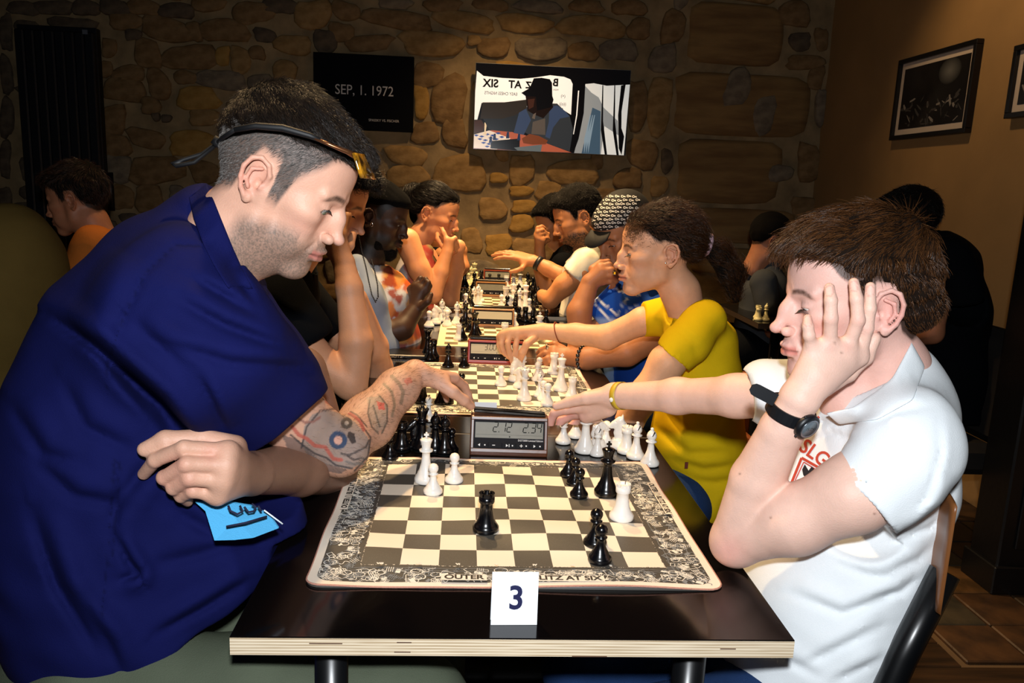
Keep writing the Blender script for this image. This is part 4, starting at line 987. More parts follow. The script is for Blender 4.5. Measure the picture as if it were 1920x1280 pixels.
def skin_mat(name, sss=0.08, rough=0.5):
    return mat(name, rough=rough, spec=0.35, sss=sss, attr='paint', bump=0.25, bscale=420, var=0.05, vscale=60)
def paint_head(P, base, red=(.75, .33, .28), lipc=None, stub=None, stub_amt=0.0, scalp=None, scalp_line=None, brow=None, brow_w=.0045, cheek=.35, soft=.006):
    C = np.tile(np.array(base), (len(P), 1)).astype(float); x, y, z = P.T; ay = abs(y)
    C *= (1+0.05*vnoise(P, 90, 1))[:, None]
    for s_ in (-1, 1):
        blob(C, P, (.062, s_*.045, -.030), (.035, .03, .028), red, cheek, .9)
        blob(C, P, (EX-.004, s_*.085, -.006), (.032, .018, .036), red, .45, .5)
        blob(C, P, (.082, s_*.034, -.010), (.02, .022, .010), np.array(base)*np.array([.72, .6, .62]), .45, .8)
    blob(C, P, (.112, 0, -.036), (.018, .018, .014), red, .35, .8)
    if stub is not None:
        m = np.clip((-.036-z+.25*(x-.05)*(x < .05))/.02, 0, 1)*np.clip((x+.025)/.02, 0, 1)*np.clip((.15+z)/.02, 0, 1)
        m *= 1-0.55*np.exp(-((z+.05)/.012)**2)*(x > .07)*(ay > .02)
        m *= (0.72+0.5*np.random.RandomState(3).rand(len(P)))*stub_amt; m = np.clip(m, 0, 1); C = C*(1-m[:, None])+np.array(stub)*m[:, None]
    lc = lipc if lipc is not None else red
    m = np.exp(-((z+.0685)/.0072)**4)*(ay < .0245)*np.clip((x-.086)/.004, 0, 1); C = C*(1-m[:, None]*.8)+np.array(lc)*m[:, None]*.8
    m = np.exp(-((z+.0686)/.0014)**2)*(ay < .026)*(x > .084); C *= (1-.55*m)[:, None]
    if brow is not None:
        zb = .0195+.0022*np.sin(np.clip((ay-.012)/.034, 0, 1)*math.pi)-.004*np.clip((ay-.036)/.014, 0, 1)
        m = np.exp(-((z-zb)/brow_w)**4)*np.clip((ay-.010)/.004, 0, 1)*np.clip((.052-ay)/.006, 0, 1)*(x > .05)
        m *= .8+.2*vnoise(P, 700, 2); m = np.clip(m, 0, 1); C = C*(1-m[:, None])+np.array(brow)*m[:, None]
    if scalp is not None:
        h = np.interp(x, scalp_line[0], scalp_line[1]); ear = np.exp(-(((x-EX+.002)/.022)**2+((z+.006)/.036)**2)**3)*(ay > .068)
        m = np.clip((z-h)/soft+.5, 0, 1)*(1-ear); m = np.clip(m*(.9+.25*vnoise(P, 500, 3)*(m < .99)), 0, 1)
        C = C*(1-m[:, None])+np.array(scalp)*m[:, None]
    return np.clip(C, 0, 1)
eyew = mat('eye_white', hexc('d9d2cc'), .15); iris_b = mat('iris_brown', hexc('3a2415'), .1); iris_g = mat('iris_grey_green', hexc('5f6a52'), .1); pup = mat('pupil', (0.003, 0.003, 0.003), .05)
def eyes(parent, T, iris, look=(1, 0, -.45), sides=(-1, 1)):
    for s_ in sides:
        mb = MB(); r = .0123; pr = []
        d = _n(np.array([look[0], look[1]+s_*.05, look[2]])); zt = Vector(d).to_track_quat('Z', 'Y').to_matrix().to_4x4()
        M = Matrix(T.tolist()) @ Matrix.Translation((.0718, s_*.0325, 0)) @ zt
        th = np.linspace(0, math.pi, 18)
        full = [(r*math.sin(t)+1e-5, r*math.cos(t)) for t in th]
        mb.lathe(full[3:], eyew, 20, M); mb.lathe([(r*math.sin(t)*1.0, r*math.cos(t)*1.01) for t in np.linspace(.56, .2, 5)], iris, 20, M); mb.lathe([(.0026, r*1.012), (.0001, r*1.02)], pup, 14, M)
        mb.build('eye', parent)
def lashes(parent, T, m, drop=.0, sides=(-1, 1), L_=.0055):
    for s_ in sides:
        mb = MB(); M = Matrix(T.tolist())
        for i in range(16):
            u = i/15.; y = s_*(.0215+.026*u); x = .0855-.010*(u**1.6)+.001; z = .0005+drop-.0035*(2*u-1)**2
            a = M @ Vector((x, y, z)); b_ = M @ Vector((x+L_*.75, y+s_*L_*.35*u, z-L_*.55)); c = M @ Vector((x+L_*.4, y+s_*L_*.15*u, z-L_*.42))
            mb.tube([a, c, b_], [.0005, .00042, .0001], m, 4)
        mb.build('eyelashes', parent)
def np_normals(V, Q):
    a, b_, c, d = (V[Q[:, i]] for i in range(4)); n = np.cross(c-a, d-b_); N_ = np.zeros_like(V)
    for i in range(4): np.add.at(N_, Q[:, i], n)
    return N_/(np.linalg.norm(N_, axis=1, keepdims=True)+1e-12)
def strands(name, parent, P, N_, W, T, n, length, comb, m, lift=.5, curl=0.0, rad=.00022, seed=0, cr=None, jitter=.25, npt=6, gravity=0.0):
    """P,N_: root candidates (local); W weights; comb(P)->unit dirs (local)"""
    r = np.random.RandomState(seed); W = W/W.sum(); idx = r.choice(len(P), n, p=W); p = P[idx]+r.randn(n, 3)*.0009; nn = N_[idx]
    d = comb(p); d = d-nn*(d*nn).sum(1, keepdims=True); d /= np.linalg.norm(d, axis=1, keepdims=True)+1e-9
    d = d+nn*lift+r.randn(n, 3)*jitter; d /= np.linalg.norm(d, axis=1, keepdims=True)
    L_ = (length(p) if callable(length) else length)*r.uniform(.65, 1.2, n); st = (L_/(npt-1))[:, None]
    out = np.zeros((n, npt, 3)); out[:, 0] = p-nn*.001; q = p.copy(); ph = r.rand(n)*6.28
    e1 = np.cross(d, nn)
    for k in range(1, npt):
        q = q+d*st; d = d-nn*(lift*1.2+(L_/.085)[:, None])*(1.0/(npt-1))+e1*(curl*np.sin(ph+k*1.5))[:, None]+nn*(curl*.8*np.cos(ph+k*1.5))[:, None]
        if gravity: d = d+(np.linalg.inv(T[:3, :3]) @ np.array([0, 0, -gravity]))[None]
        d /= np.linalg.norm(d, axis=1, keepdims=True)
        if cr is not None:                           # keep outside an ellipsoid
            c, rr_ = np.array(cr[0]), np.array(cr[1]); e = (q-c)/rr_; el = np.linalg.norm(e, axis=1, keepdims=True); q = np.where(el < 1, c+e/el*rr_, q)
        out[:, k] = q
    G = out.reshape(-1, 3) @ T[:3, :3].T+T[:3, 3]
    cu = bpy.data.hair_curves.new(name); cu.add_curves([npt]*n); cu.points.foreach_set('position', G.astype(np.float32).ravel())
    rr_ = np.tile(np.linspace(1, .25, npt)*rad, n).astype(np.float32)
    at = cu.attributes.get('radius') or cu.attributes.new('radius', 'FLOAT', 'POINT'); at.data.foreach_set('value', rr_)
    cu.materials.append(m); o = link(bpy.data.objects.new(name, cu), parent); o['kind'] = 'stuff'; return o
def hair_mat(name, c1, c2, rough=.35):
    m = mat(name, hexc(c1), rough, spec=.5); nt = m.node_tree; b = nt.nodes['Principled BSDF']
    if 'hi' not in nt.nodes:
        h = nt.nodes.new('ShaderNodeHairInfo'); h.name = 'hi'; r = nt.nodes.new('ShaderNodeValToRGB')
        r.color_ramp.elements[0].color = (*hexc(c1), 1); r.color_ramp.elements[1].color = (*hexc(c2), 1)
        nt.links.new(h.outputs['Random'], r.inputs[0]); nt.links.new(r.outputs[0], b.inputs['Base Color'])
    b.inputs['Specular IOR Level'].default_value = .28
    return m
def shell_hair(name, parent, T, prims, line, m_shell, m_str, n, length, comb, res=.004, lift=.4, extra=None, seed=0, curl=0.0, rad=.00024, jitter=.2, bumpy=.002, lo=(-.22, -.13, -.16), hi=(.15, .13, .2), gravity=0.0, ear=True, mask=None, freq=160, taper=.007):
    F = Field(lo, hi, res, T)
    for pr_ in prims:
        if pr_[0] == 'b': F.ball(pr_[1], pr_[2], pr_[3] if len(pr_) > 3 else .012)
        else: F.chain(pr_[1], pr_[2], pr_[3] if len(pr_) > 3 else .012)
    if bumpy: F.disp(lambda x, y, z: (bumpy*np.sin(freq*y+40*x+3*np.sin(60*z))*np.cos(freq*.5*z+50*x)).astype(np.float32))
    if line is not None and taper: F.disp(lambda x, y, z: (taper*np.clip((np.interp(x, line[0], line[1])+.024-z)/.024, 0, 1)+0*y).astype(np.float32))
    if line is not None: custom_max(F, lambda x, y, z: ((np.interp(x, line[0], line[1])-z)*.85+0*y).astype(np.float32))
    if ear:
        for s_ in (-1, 1): F.ball((EX-.003, s_*.088, -.006), (.025, .022, .037), .004, 's')
    if extra:
        for pr_ in extra:
            if pr_[0] == 'b': F.ball(pr_[1], pr_[2], pr_[3] if len(pr_) > 3 else .012)
            else: F.chain(pr_[1], pr_[2], pr_[3] if len(pr_) > 3 else .012)
    P, Q = F.nets(); N_ = np_normals(P, Q)
    o = link(bpy.data.objects.new(name, np_mesh(name, F.world(P), Q, m_shell)), parent)
    W = np.ones(len(P)); 
    if mask: W = W*mask(P)
    # drop roots on the inner side of the shell
    W = W*(((P-np.array([-.01, 0, .03]))*N_).sum(1) > -.02)
    if n: strands('hair_strands', o, P, N_, W, T, n, length, comb, m_str, lift, curl, rad, seed, jitter=jitter, gravity=gravity)
    return o
def hand_into(F, W_, X, N_, side, s=1.0, curl=(20, 25, 15), curls=None, spread=(6, 2, -3, -9), thumb=((.3, .9, -.25), (.75, .55, -.35), (.9, .3, -.3)), k=.006, r=1.0):
    """W_: wrist; X: towards the fingers; N_: out of the back of the hand; side: +1 thumb along cross(N,X)"""
    W_ = F.L(W_) if F.T is not None else np.array(W_, float); X = _n(np.array(X, float)); N_ = np.array(N_, float); N_ = _n(N_-X*np.dot(N_, X)); T_ = np.cross(N_, X)*side
    def p(a, b_, c): return W_+s*(a*X+b_*T_+c*N_)
    mc = [(.090, .027, .0), (.094, .008, .002), (.089, -.011, .001), (.081, -.028, -.002)]
    for i, m_ in enumerate(mc):
        F.cone(p(.002, m_[1]*.62, 0), p(*m_), .0150*s*r, .0108*s*r, .010)
    F.cone(p(.004, .018, -.006), p(.045, .034, -.010), .0145*s*r, .0145*s*r, .012); F.cone(p(.01, -.018, -.006), p(.06, -.024, -.007), .0125*s*r, .0125*s*r, .012)
    PH = [(.043, .026, .021), (.048, .030, .022), (.044, .028, .022), (.034, .021, .020)]; RR = [.0088, .0090, .0085, .0074]
    tips = []
    for i in range(4):
        c = (curls[i] if curls else curl); a = 0.0; q = p(*mc[i]); sp = math.radians(spread[i]); pts = [q]; 
        for j in range(3):
            a += math.radians(c[j]); d = X*math.cos(a)-N_*math.sin(a); d = _n(d*math.cos(sp)+T_*math.sin(sp)*(1 if a < 1.3 else .3)); q = q+d*PH[i][j]*s; pts.append(q)
        F.chain(pts, [RR[i]*s*r*1.12, RR[i]*s*r, RR[i]*s*r*.9, RR[i]*s*r*.76], .0035); tips.append((pts[-1], pts[-2]))
    q = p(.030, .030, -.010); pts = [q]
    for (a, b_, c), l in zip(thumb, (.036, .032, .024)): q = q+_n(a*X+b_*T_+c*N_)*l*s; pts.append(q)
    F.chain(pts, [.0145*s*r, .0112*s*r, .0100*s*r, .0085*s*r], .006); tips.append((pts[-1], pts[-2]))
    return tips
def px_of(P):
    c = (P-CC) @ CR; return 960+FPX*c[:, 0]/c[:, 2], 640+FPX*c[:, 1]/c[:, 2]
def in_poly(u, v, poly_):
    ins = np.zeros(len(u), bool); n = len(poly_); j = n-1
    for i in range(n):
        xi, yi = poly_[i]; xj, yj = poly_[j]
        c = ((yi > v) != (yj > v)) & (u < (xj-xi)*(v-yi)/(yj-yi+1e-9)+xi); ins ^= c; j = i
    return ins
def seg_dist(u, v, pts):
    d = np.full(len(u), 1e9)
    for a, b_ in zip(pts[:-1], pts[1:]):
        ax, ay = a; dx, dy = b_[0]-ax, b_[1]-ay; t = np.clip(((u-ax)*dx+(v-ay)*dy)/(dx*dx+dy*dy+1e-9), 0, 1); d = np.minimum(d, np.hypot(u-ax-t*dx, v-ay-t*dy))
    return d
def cloth(name, c, rough=.85, var=.06, bump=.5, bscale=700, attr=None, sheen=0.0): return mat(name, c, rough, spec=.08, bump=bump, bscale=bscale, var=var, vscale=14, attr=attr, sheen=sheen)
def relax(P, Q, it=3, a=.5):
    E_ = np.concatenate([Q[:, [0, 1]], Q[:, [1, 2]], Q[:, [2, 3]], Q[:, [3, 0]]]); n = len(P)
    deg = np.bincount(E_[:, 0], minlength=n)+np.bincount(E_[:, 1], minlength=n)
    for _ in range(it):
        for w_ in (a, -a*1.03):
            S_ = np.stack([np.bincount(E_[:, 0], P[E_[:, 1], k], n)+np.bincount(E_[:, 1], P[E_[:, 0], k], n) for k in range(3)], 1)/deg[:, None]
            P = P+(S_-P)*w_
    return P
def field_obj(name, F, m, parent=None, color=None, it=0):
    P, Q = F.nets(); P = relax(P, Q, it) if it else P; C = color(P) if color else None
    return link(bpy.data.objects.new(name, np_mesh(name, F.world(P), Q, m, C)), parent)
def folds(F, lines, r=.006, k=.012, op='s'):
    for pts in lines: F.chain(pts, [r*.4]+[r]*(len(pts)-2)+[r*.3], k, op)
def band_vox(F, band=.03):
    idx = np.argwhere(np.abs(F.f) < band); P = idx*F.res+F.lo; P = F.world(P); u, v = px_of(P); return idx, u, v, P
def pfolds(F, specs, ymax=None, band=.03):
    """creases pressed into cloth along lines seen from the room side: (points, width_px, depth_m, kind)"""
    idx, u, v, P = band_vox(F, band); tot = np.zeros(len(u))
    near = np.ones(len(u)) if ymax is None else np.clip((ymax-P[:, 1])/.02, 0, 1)
    for pts, w_, amp, kind in specs:
        w_, amp = (w_*1.7, amp*.75) if kind == 's' else (w_*1.2, amp)
        best = np.full(len(u), 1e9); sg = np.zeros(len(u)); tt = np.zeros(len(u)); L_ = 0; seg = []
        for a, b_ in zip(pts[:-1], pts[1:]): seg.append(math.hypot(b_[0]-a[0], b_[1]-a[1]))
        tl = sum(seg); acc = 0
        for (a, b_), l in zip(zip(pts[:-1], pts[1:]), seg):
            dx, dy = b_[0]-a[0], b_[1]-a[1]; t = np.clip(((u-a[0])*dx+(v-a[1])*dy)/(l*l+1e-9), 0, 1)
            d = np.hypot(u-a[0]-t*dx, v-a[1]-t*dy); c = (dx*(v-a[1])-dy*(u-a[0]))/(l+1e-9); m = d < best
            best = np.where(m, d, best); sg = np.where(m, np.sign(c)*d, sg); tt = np.where(m, (acc+t*l)/tl, tt); acc += l
        taper = np.sin(np.clip(tt, .02, .98)*math.pi)**.6
        if kind == 'g': k = np.exp(-(best/w_)**2)*amp
        elif kind == 'r': k = -np.exp(-(best/w_)**2)*amp
        else: k = (np.exp(-((sg)/(w_*.5))**2)-.8*np.exp(-((sg+w_*1.1)/w_)**2))*amp
        tot += k*taper
    F.f[tuple(idx.T)] += (tot*near).astype(np.float32)
def hand_px(F, wrist, wr, fingers, rads=(.0102, .0094, .0086, .0074), s=1.0, palm_r=.0145, thumb=None, palm=None):
    """fingers: four lists of (px,py,Y) knuckle to tip; thumb: list"""
    W_ = A(*wrist)
    for i, f in enumerate(fingers):
        pts = [A(*q) for q in f]; r_ = [r*s*(.86 if i == 3 else 1) for r in rads]
        F.chain(pts, r_, .0035); F.cone(W_, pts[0], wr*.72, palm_r*s*.86, .010)
        F.ball(pts[0], r_[0]*1.16, .003)
    for a, b_ in zip(fingers[:-1], fingers[1:]):
        F.cone((A(*a[0])+A(*b_[0]))/2, W_, palm_r*s*.85, wr*.72, .010)
    if thumb:
        pts = [A(*q) for q in thumb]; F.chain(pts, [.0150*s]+[.0118*s]*(len(pts)-2)+[.0090*s], .006)
    if palm: F.chain([A(*q) for q in palm[0]], palm[1], .012)
def nail(C, P, c, r, col=None):
    blob(C, P, c, r, hexc('e6b9a8') if col is None else col, .7, .3)
def place_head(face, lm, px, py, Y, pitch, yaw=0.0, roll=0.0, s=(1, 1, 1)):
    """head whose landmark lm (local) is seen at px,py; Y = depth of the head's middle plane"""
    T = head_T(face, 0, 0, 0, pitch, yaw, roll, s); l = np.array(lm, float)
    if face > 0: l = l*[1, -1, 1]                   # landmarks given for the camera-side half
    o = T[:3, :3] @ l; p = A(px, py, Y+o[1]); T[:3, 3] = p-o; return T
from mathutils.bvhtree import BVHTree
def bvh_of(o):
    me = o.data; V = np.zeros(len(me.vertices)*3, np.float32); me.vertices.foreach_get('co', V)
    return BVHTree.FromPolygons([tuple(v) for v in V.reshape(-1, 3).tolist()], [tuple(p.vertices) for p in me.polygons])
def drape(name, parent, bvh, polys, m, off_=.0012):
    """print laid on cloth: polygons or triangles given as seen, dropped onto the surface"""
    mb = MB(); C = Vector(CC)
    for pts in polys:
        V = []
        for x, y in pts:
            d = Vector(CR @ np.array([x-960., y-640., FPX])).normalized(); h = bvh.ray_cast(C, d)
            if h[0] is None: break
            V.append(h[0]-d*off_)
        if len(V) == len(pts): mb.add(V, [tuple(range(len(V)))], m)
    return mb.build(name, parent)
def text_polys(txt, size, cx, cy, ang=0.0, sx=1.0, bold=0.0, step=None):
    me = text_mesh(txt, 1.0, icon, bold=bold); out = []; ca, sa = math.cos(ang), math.sin(ang)
    for p in me.polygons:
        q = []
        for i in p.vertices: c = me.vertices[i].co; x, y = c.x*size*sx, -c.y*size; q.append((cx+x*ca-y*sa, cy+x*sa+y*ca))
        out.append(q)
    bpy.data.meshes.remove(me); return out
def stroke_polys(pts, w_):
    out = []
    for a, b_ in zip(pts[:-1], pts[1:]):
        dx, dy = b_[0]-a[0], b_[1]-a[1]; l = math.hypot(dx, dy)+1e-9; nx, ny = -dy/l*w_/2, dx/l*w_/2; n = max(1, int(l/6))
        for k in range(n):
            t0, t1 = k/n, (k+1)/n
            out.append([(a[0]+dx*t0+nx, a[1]+dy*t0+ny), (a[0]+dx*t0-nx, a[1]+dy*t0-ny), (a[0]+dx*t1-nx, a[1]+dy*t1-ny), (a[0]+dx*t1+nx, a[1]+dy*t1+ny)])
    return out
def skin_paint(base, red=None, u_rules=()):
    def f(P):
        C = np.tile(np.array(base), (len(P), 1)).astype(float)*(1+.05*vnoise(P, 70, 2))[:, None]; return C
    return f
def taper_cut(F, p, d, R): F.plane(p, d, R=R)
EYE = (.083, .033, 0); NOSE = (.118, 0, -.036)
# torso + sleeves in one smooth cloth, sleeves cut straight at their ends
def make_shirt(name, parent, m, lo, hi, res, torso, sy, sleeves, cuts, neck_cut, bottom=.50, creases=(), ymax=None, color=None, k=.04, wave_=.0016, k2=.03):
    F = Field(lo, hi, res); F.chain([A(*t[:3]) for t in torso], [t[3] for t in torso], k, 'u', (1, sy, 1))
    for s_ in sleeves: F.chain([A(*t[:3]) for t in s_], [t[3] for t in s_], k2)
    for c, n_, R in cuts: F.plane(c, n_, R=R)
    for c in neck_cut: F.cone(A(*c[0]), A(*c[1]), c[2], c[3], .005, 's')
    custom_max(F, lambda x, y, z: (bottom+0*x+0*y-z).astype(np.float32))
    if wave_: F.disp(lambda x, y, z: (wave_*np.sin(43*x+25*z+5*np.sin(11*z+7*y))*np.sin(19*z-24*x)).astype(np.float32))
    if creases: pfolds(F, creases, ymax)
    return field_obj(name, F, m, parent, color, 3)
def seat_legs(parent, m, hipx, y0, y1, kneex, z_hip=.56, r=.085, name='trousers', shoe=True, footx=None, res=.011):
    s_ = 1 if kneex > hipx else -1; fx = footx if footx is not None else kneex+.03*s_
    F = Field((min(hipx, kneex, fx)-.28, min(y0, y1)-.16, .02), (max(hipx, kneex, fx)+.28, max(y0, y1)+.16, z_hip+.2), res)
    for y in (y0, y1): F.chain([(hipx, y, z_hip), (kneex, y, z_hip-.03), (fx, y, .10)], [r*1.25, r*.88, r*.58], .03)
    F.ball((hipx, (y0+y1)/2, z_hip), (r*1.6, .18, r*1.3), .05); o = field_obj(name, F, m, parent)
    if shoe:
        for y in (y0, y1):
            G = Field((min(fx, fx+.2*s_)-.08, y-.07, -.01), (max(fx, fx+.2*s_)+.08, y+.07, .15), .010)
            G.cone((fx-.02*s_, y, .045), (fx+.17*s_, y, .036), .044, .036, .02); G.cone((fx, y, .05), (fx, y, .11), .044, .042, .02)
            custom_max(G, lambda x, y, z: (.003-z+0*x+0*y).astype(np.float32)); field_obj('shoe', G, mat('dark_shoe', hexc('17161a'), .5), parent)
    return o

def clear_table(F, side, edge=.354, z1=.756):
    """cloth never enters the table top"""
    custom_max(F, lambda x, y, z: (np.minimum((edge-side*x)+0*y+0*z, (z1-z)+0*x+0*y)).astype(np.float32))
def collar(parent, rows, m, th=.0022, name='collar', bvh=None):
    """rows: (px,py,Y, dpx,dpy,dY): fold line and fall of a turned-down collar"""
    V = []; n = 0; R_ = []
    for q0, q1 in zip(rows[:-1], rows[1:]):
        for t in np.linspace(0, 1, 6, endpoint=False): R_.append([a+(b_-a)*t for a, b_ in zip(q0, q1)])
    R_.append(list(rows[-1])); K_ = (( -.10, -.004), (.0, -.0045), (.12, -.009), (.45, -.010), (.8, -.008), (1.0, -.004))
    for q in R_:
        a = A(*q[:3]); b_ = A(q[0]+q[3], q[1]+q[4], q[2]+q[5]); o = _n(CC-a)
        inner = a-(b_-a)*.0
        V.append(a+(b_-a)*.35+np.array([0, .006, 0]))
        for t, oo in K_[1:]: V.append(a+(b_-a)*t-o*oo)
    if bvh is not None:
        for i, q in enumerate(V):
            d = Vector(q-CC); L_ = d.length; d.normalize(); h = bvh.ray_cast(Vector(CC), d)
            if h[0] is not None and h[3] < L_+.006 and L_-h[3] < .09: V[i] = np.array(h[0]-d*(.005+.002*(i % len(K_) in (1, 2))))
    w_ = len(K_); F_ = [(i*w_+j, i*w_+j+1, (i+1)*w_+j+1, (i+1)*w_+j) for i in range(len(R_)-1) for j in range(w_-1)]
    o = MB().add(V, F_, m, True).build(name, parent); md = o.modifiers.new('s', 'SOLIDIFY'); md.thickness = th; md.offset = 0
    sb = o.modifiers.new('b', 'SUBSURF'); sb.levels = 1; sb.render_levels = 1; return o
# ================================================================ man in the navy shirt
HS1 = ([-.13, -.10, -.075, -.050, -.034, -.028, .004, .008, .022, .030, .040, .054, .066, .10], [-.055, -.060, -.050, -.036, .020, .034, .034, -.020, -.024, .018, .036, .052, .074, .080])
fair = hexc('d6a48c'); fair_red = hexc('cf8272')
T1 = place_head(1, EYE, 614, 395, .25, 29, 5, 0, (.91, .96, .95))
neck1 = [A(446, 436, .25), A(375, 520, .25)]
H1 = head_field(T1, .0021, nose=1.0, jaw=1.06, brow=1.15, eye=.0046, neck=neck1, neck_r=(.058, .070), cran=1.10)
H1.cone(H1.L(A(440, 430, .25)), H1.L(A(490, 468, .25)), .045, .032, .03)      # under the jaw
# right (near) arm: sleeve to elbow to wrist to hand
Fa = Field((-.62, -.02, .70), (.06, .86, 1.10), .0024)
elb = A(636, 838, .40); wr = A(778, 700, .63)
Fa.chain([A(420, 640, .20), A(540, 780, .33), elb], [.060, .055, .043], .02)
Fa.ball(A(640, 852, .40), (.034, .036, .030), .02)
Fa.chain([elb, A(690, 790, .50), A(745, 730, .58), wr], [.043, .047, .037, .028], .02, 'u', (1, 1, 1))
tips1 = hand_into(Fa, wr, A(880, 712, .78)-wr, (0, .15, 1), -1, 1.04, curls=[(18, 22, 12), (14, 18, 12), (16, 20, 12), (20, 26, 14)], spread=(-4, 0, 3, 7), thumb=((.55, .75, -.5), (.85, .3, -.45), (.9, .1, -.4)))
# left (far) arm, folded in front of the belly
Fb = Field((-.56, .0, .72), (-.12, .62, 1.02), .0022)
Fb.chain([A(620, 880, .52), A(560, 876, .36), A(478, 886, .20)], [.046, .044, .031], .02)
Fb.chain([A(560, 700, .50), A(620, 880, .52)], [.05, .044], .02)
hand_px(Fb, (470, 888, .19), .034, [[(428, 846, .120), (345, 840, .098), (292, 862, .110), (270, 888, .135)], [(424, 872, .108), (350, 870, .086), (308, 895, .100), (316, 908, .13)],
        [(418, 900, .106), (356, 896, .088), (326, 914, .102), (340, 926, .13)], [(408, 928, .112), (362, 920, .098), (340, 930, .112), (352, 940, .135)]], s=1.1,
        thumb=[(440, 838, .15), (380, 822, .14), (310, 826, .125), (272, 842, .120)])
def paint_m1(P, i):
    if i == 0: return paint_head(P, fair, fair_red, hexc('bb6e63'), hexc('6c5d52'), .78, hexc('4b4440'), HS1, hexc('33231b'), cheek=.3, soft=.022)
    C = np.tile(np.array(hexc('cfa088')), (len(P), 1)).astype(float); C *= (1+.05*vnoise(P, 80, 2))[:, None]
    u, v = px_of(P)
    if i == 2:
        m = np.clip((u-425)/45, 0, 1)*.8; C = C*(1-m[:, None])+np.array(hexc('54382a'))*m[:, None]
        for c in ((330, 870), (350, 910), (300, 905), (395, 850)): d = np.hypot(u-c[0], v-c[1]); m = np.exp(-(d/22)**2)*.3; C = C*(1-m[:, None])+np.array(fair_red)*m[:, None]
        return C
    hairy = np.clip((u-600)/60, 0, 1)*np.clip((800-u)/30, 0, 1)*.30; C = C*(1-hairy[:, None])+np.array(hexc('7a5a40'))*hairy[:, None]
    near = P[:, 1] < np.interp(u, [500, 636, 778, 900], [.30, .405, .64, .8])
    def ap(mask, col, a=1.0):
        m = (mask & near)*a; C[:] = C*(1-m[:, None])+np.array(hexc(col))*m[:, None]
    def soft(d, w_, col, a=1.0):
        m = np.clip((w_-d)/1.6+.5, 0, 1)*near*a; C[:] = C*(1-m[:, None])+np.array(hexc(col))*m[:, None]
    skull = [(570, 800), (585, 778), (615, 768), (640, 775), (665, 790), (690, 820), (694, 845), (680, 868), (655, 880), (620, 872), (585, 862), (565, 835)]
    ap(in_poly(u, v, skull), '8a8380', .75)
    ap(in_poly(u, v, [(530, 815), (560, 825), (600, 865), (650, 880), (640, 888), (590, 880), (540, 850)]), '5b5557', .7)
    ap(in_poly(u, v, [(688, 745), (712, 742), (728, 765), (722, 800), (708, 810), (694, 790)]), '8d8272', .55)
    for c, r1, r2, col in (((634, 825), 17, 0, '2d4666'), ((634, 825), 8, 0, 'd9a796'), ((650, 793), 11, 0, '4a4644'), ((650, 793), 4, 0, 'a8a09c')):
        soft(np.hypot(u-c[0], v-c[1]), r1, col, .95)
    ap(in_poly(u, v, [(652, 808), (664, 812), (668, 828), (660, 832), (652, 820)]), '2f2c30', .9)
    for pts, w_, col in (([(565, 840), (575, 800), (600, 770), (635, 765), (670, 785), (695, 820), (690, 855), (665, 882)], 1.6, '35343a'), ([(548, 800), (560, 815), (575, 822), (590, 835), (610, 838), (625, 860), (640, 862)], 3.6, 'b5584c'),
            ([(545, 815), (565, 832), (590, 850), (612, 858), (630, 872), (660, 878)], 1.8, '35343a'), ([(612, 752), (628, 762), (645, 768), (662, 778), (676, 790), (682, 806)], 3.2, 'a5544b'), ([(606, 748), (630, 756), (655, 770), (670, 778), (688, 800)], 1.3, '3b3030'),
            ([(560, 785), (572, 792), (588, 790), (600, 782)], 2.2, '8b5a52'), ([(652, 855), (664, 862), (676, 858), (690, 862)], 1.6, '35343a'), ([(650, 865), (662, 870), (676, 868), (688, 872)], 2.4, '6f6a68'),
            ([(640, 850), (655, 853), (670, 846), (686, 838), (692, 825)], 1.8, '3a383c'), ([(693, 750), (690, 775), (697, 800), (709, 812)], 1.6, '4b463f'), ([(712, 742), (726, 760), (726, 790), (716, 812)], 1.6, '4b463f'),
            ([(700, 760), (706, 780), (712, 800)], 1.6, '5d564c'), ([(735, 705), (748, 718), (756, 735), (752, 755)], 3.4, '86705c'), ([(720, 720), (735, 735), (740, 760), (735, 780)], 2.6, '7b6a58')):
        soft(seg_dist(u, v, pts), w_, col, .85)
    ap(in_poly(u, v, [(706, 752), (720, 755), (722, 768), (710, 768)]), 'c0564b', .85); ap(in_poly(u, v, [(757, 712), (770, 706), (774, 716), (762, 722)]), 'b8604f', .7)
    sh = (np.sin(u*.55+v*.23)+np.sin(v*.4-u*.3))*.5; m = np.clip(sh-.3, 0, 1)*.35*near*(u > 690)*(u < 780); C[:] = C*(1-m[:, None])+np.array(hexc('574a3e'))*m[:, None]
    return C
man = skin_object('person', [H1, Fa, Fb], skin_mat('fair_skin'), paint_m1)
tag(man, 'man in navy short-sleeved shirt leaning over the nearest board, tattooed forearm reaching to the clock', 'person')
eyes(man, T1, iris_g, (1, .0, -.62)); lashes(man, T1, mat('dark_lash', hexc('1c1410'), .5), .0012)
P_, Q_ = H1.nets(); N__ = np_normals(P_, Q_)
def comb_back(P): 
    d = np.tile(np.array([-.6, 0, -.8]), (len(P), 1)); d[:, 1] += P[:, 1]*4; return d
hs_dark = hair_mat('black_brown_hair', '0b0806', '2a2019'); hs_grey = hair_mat('faded_side_hair', '2b2724', '8b8580')
x, y, z = P_.T; h_ = np.interp(x, *HS1); earm = (((x-EX+.002)/.026)**2+((z+.006)/.038)**2 > 1) | (abs(y) < .066)
Wsd = np.clip((z-h_)/.012, 0, 1)*np.clip((.075-z)/.015, 0, 1)*earm*np.clip((x+.14)/.01, 0, 1)
strands('side_hair', man, P_, N__, Wsd+1e-9, T1, 15000, lambda p: np.clip(.004+.0009*(p[:, 2]*100), .004, .011), comb_back, hs_grey, lift=.45, rad=.00019, seed=1, npt=4)
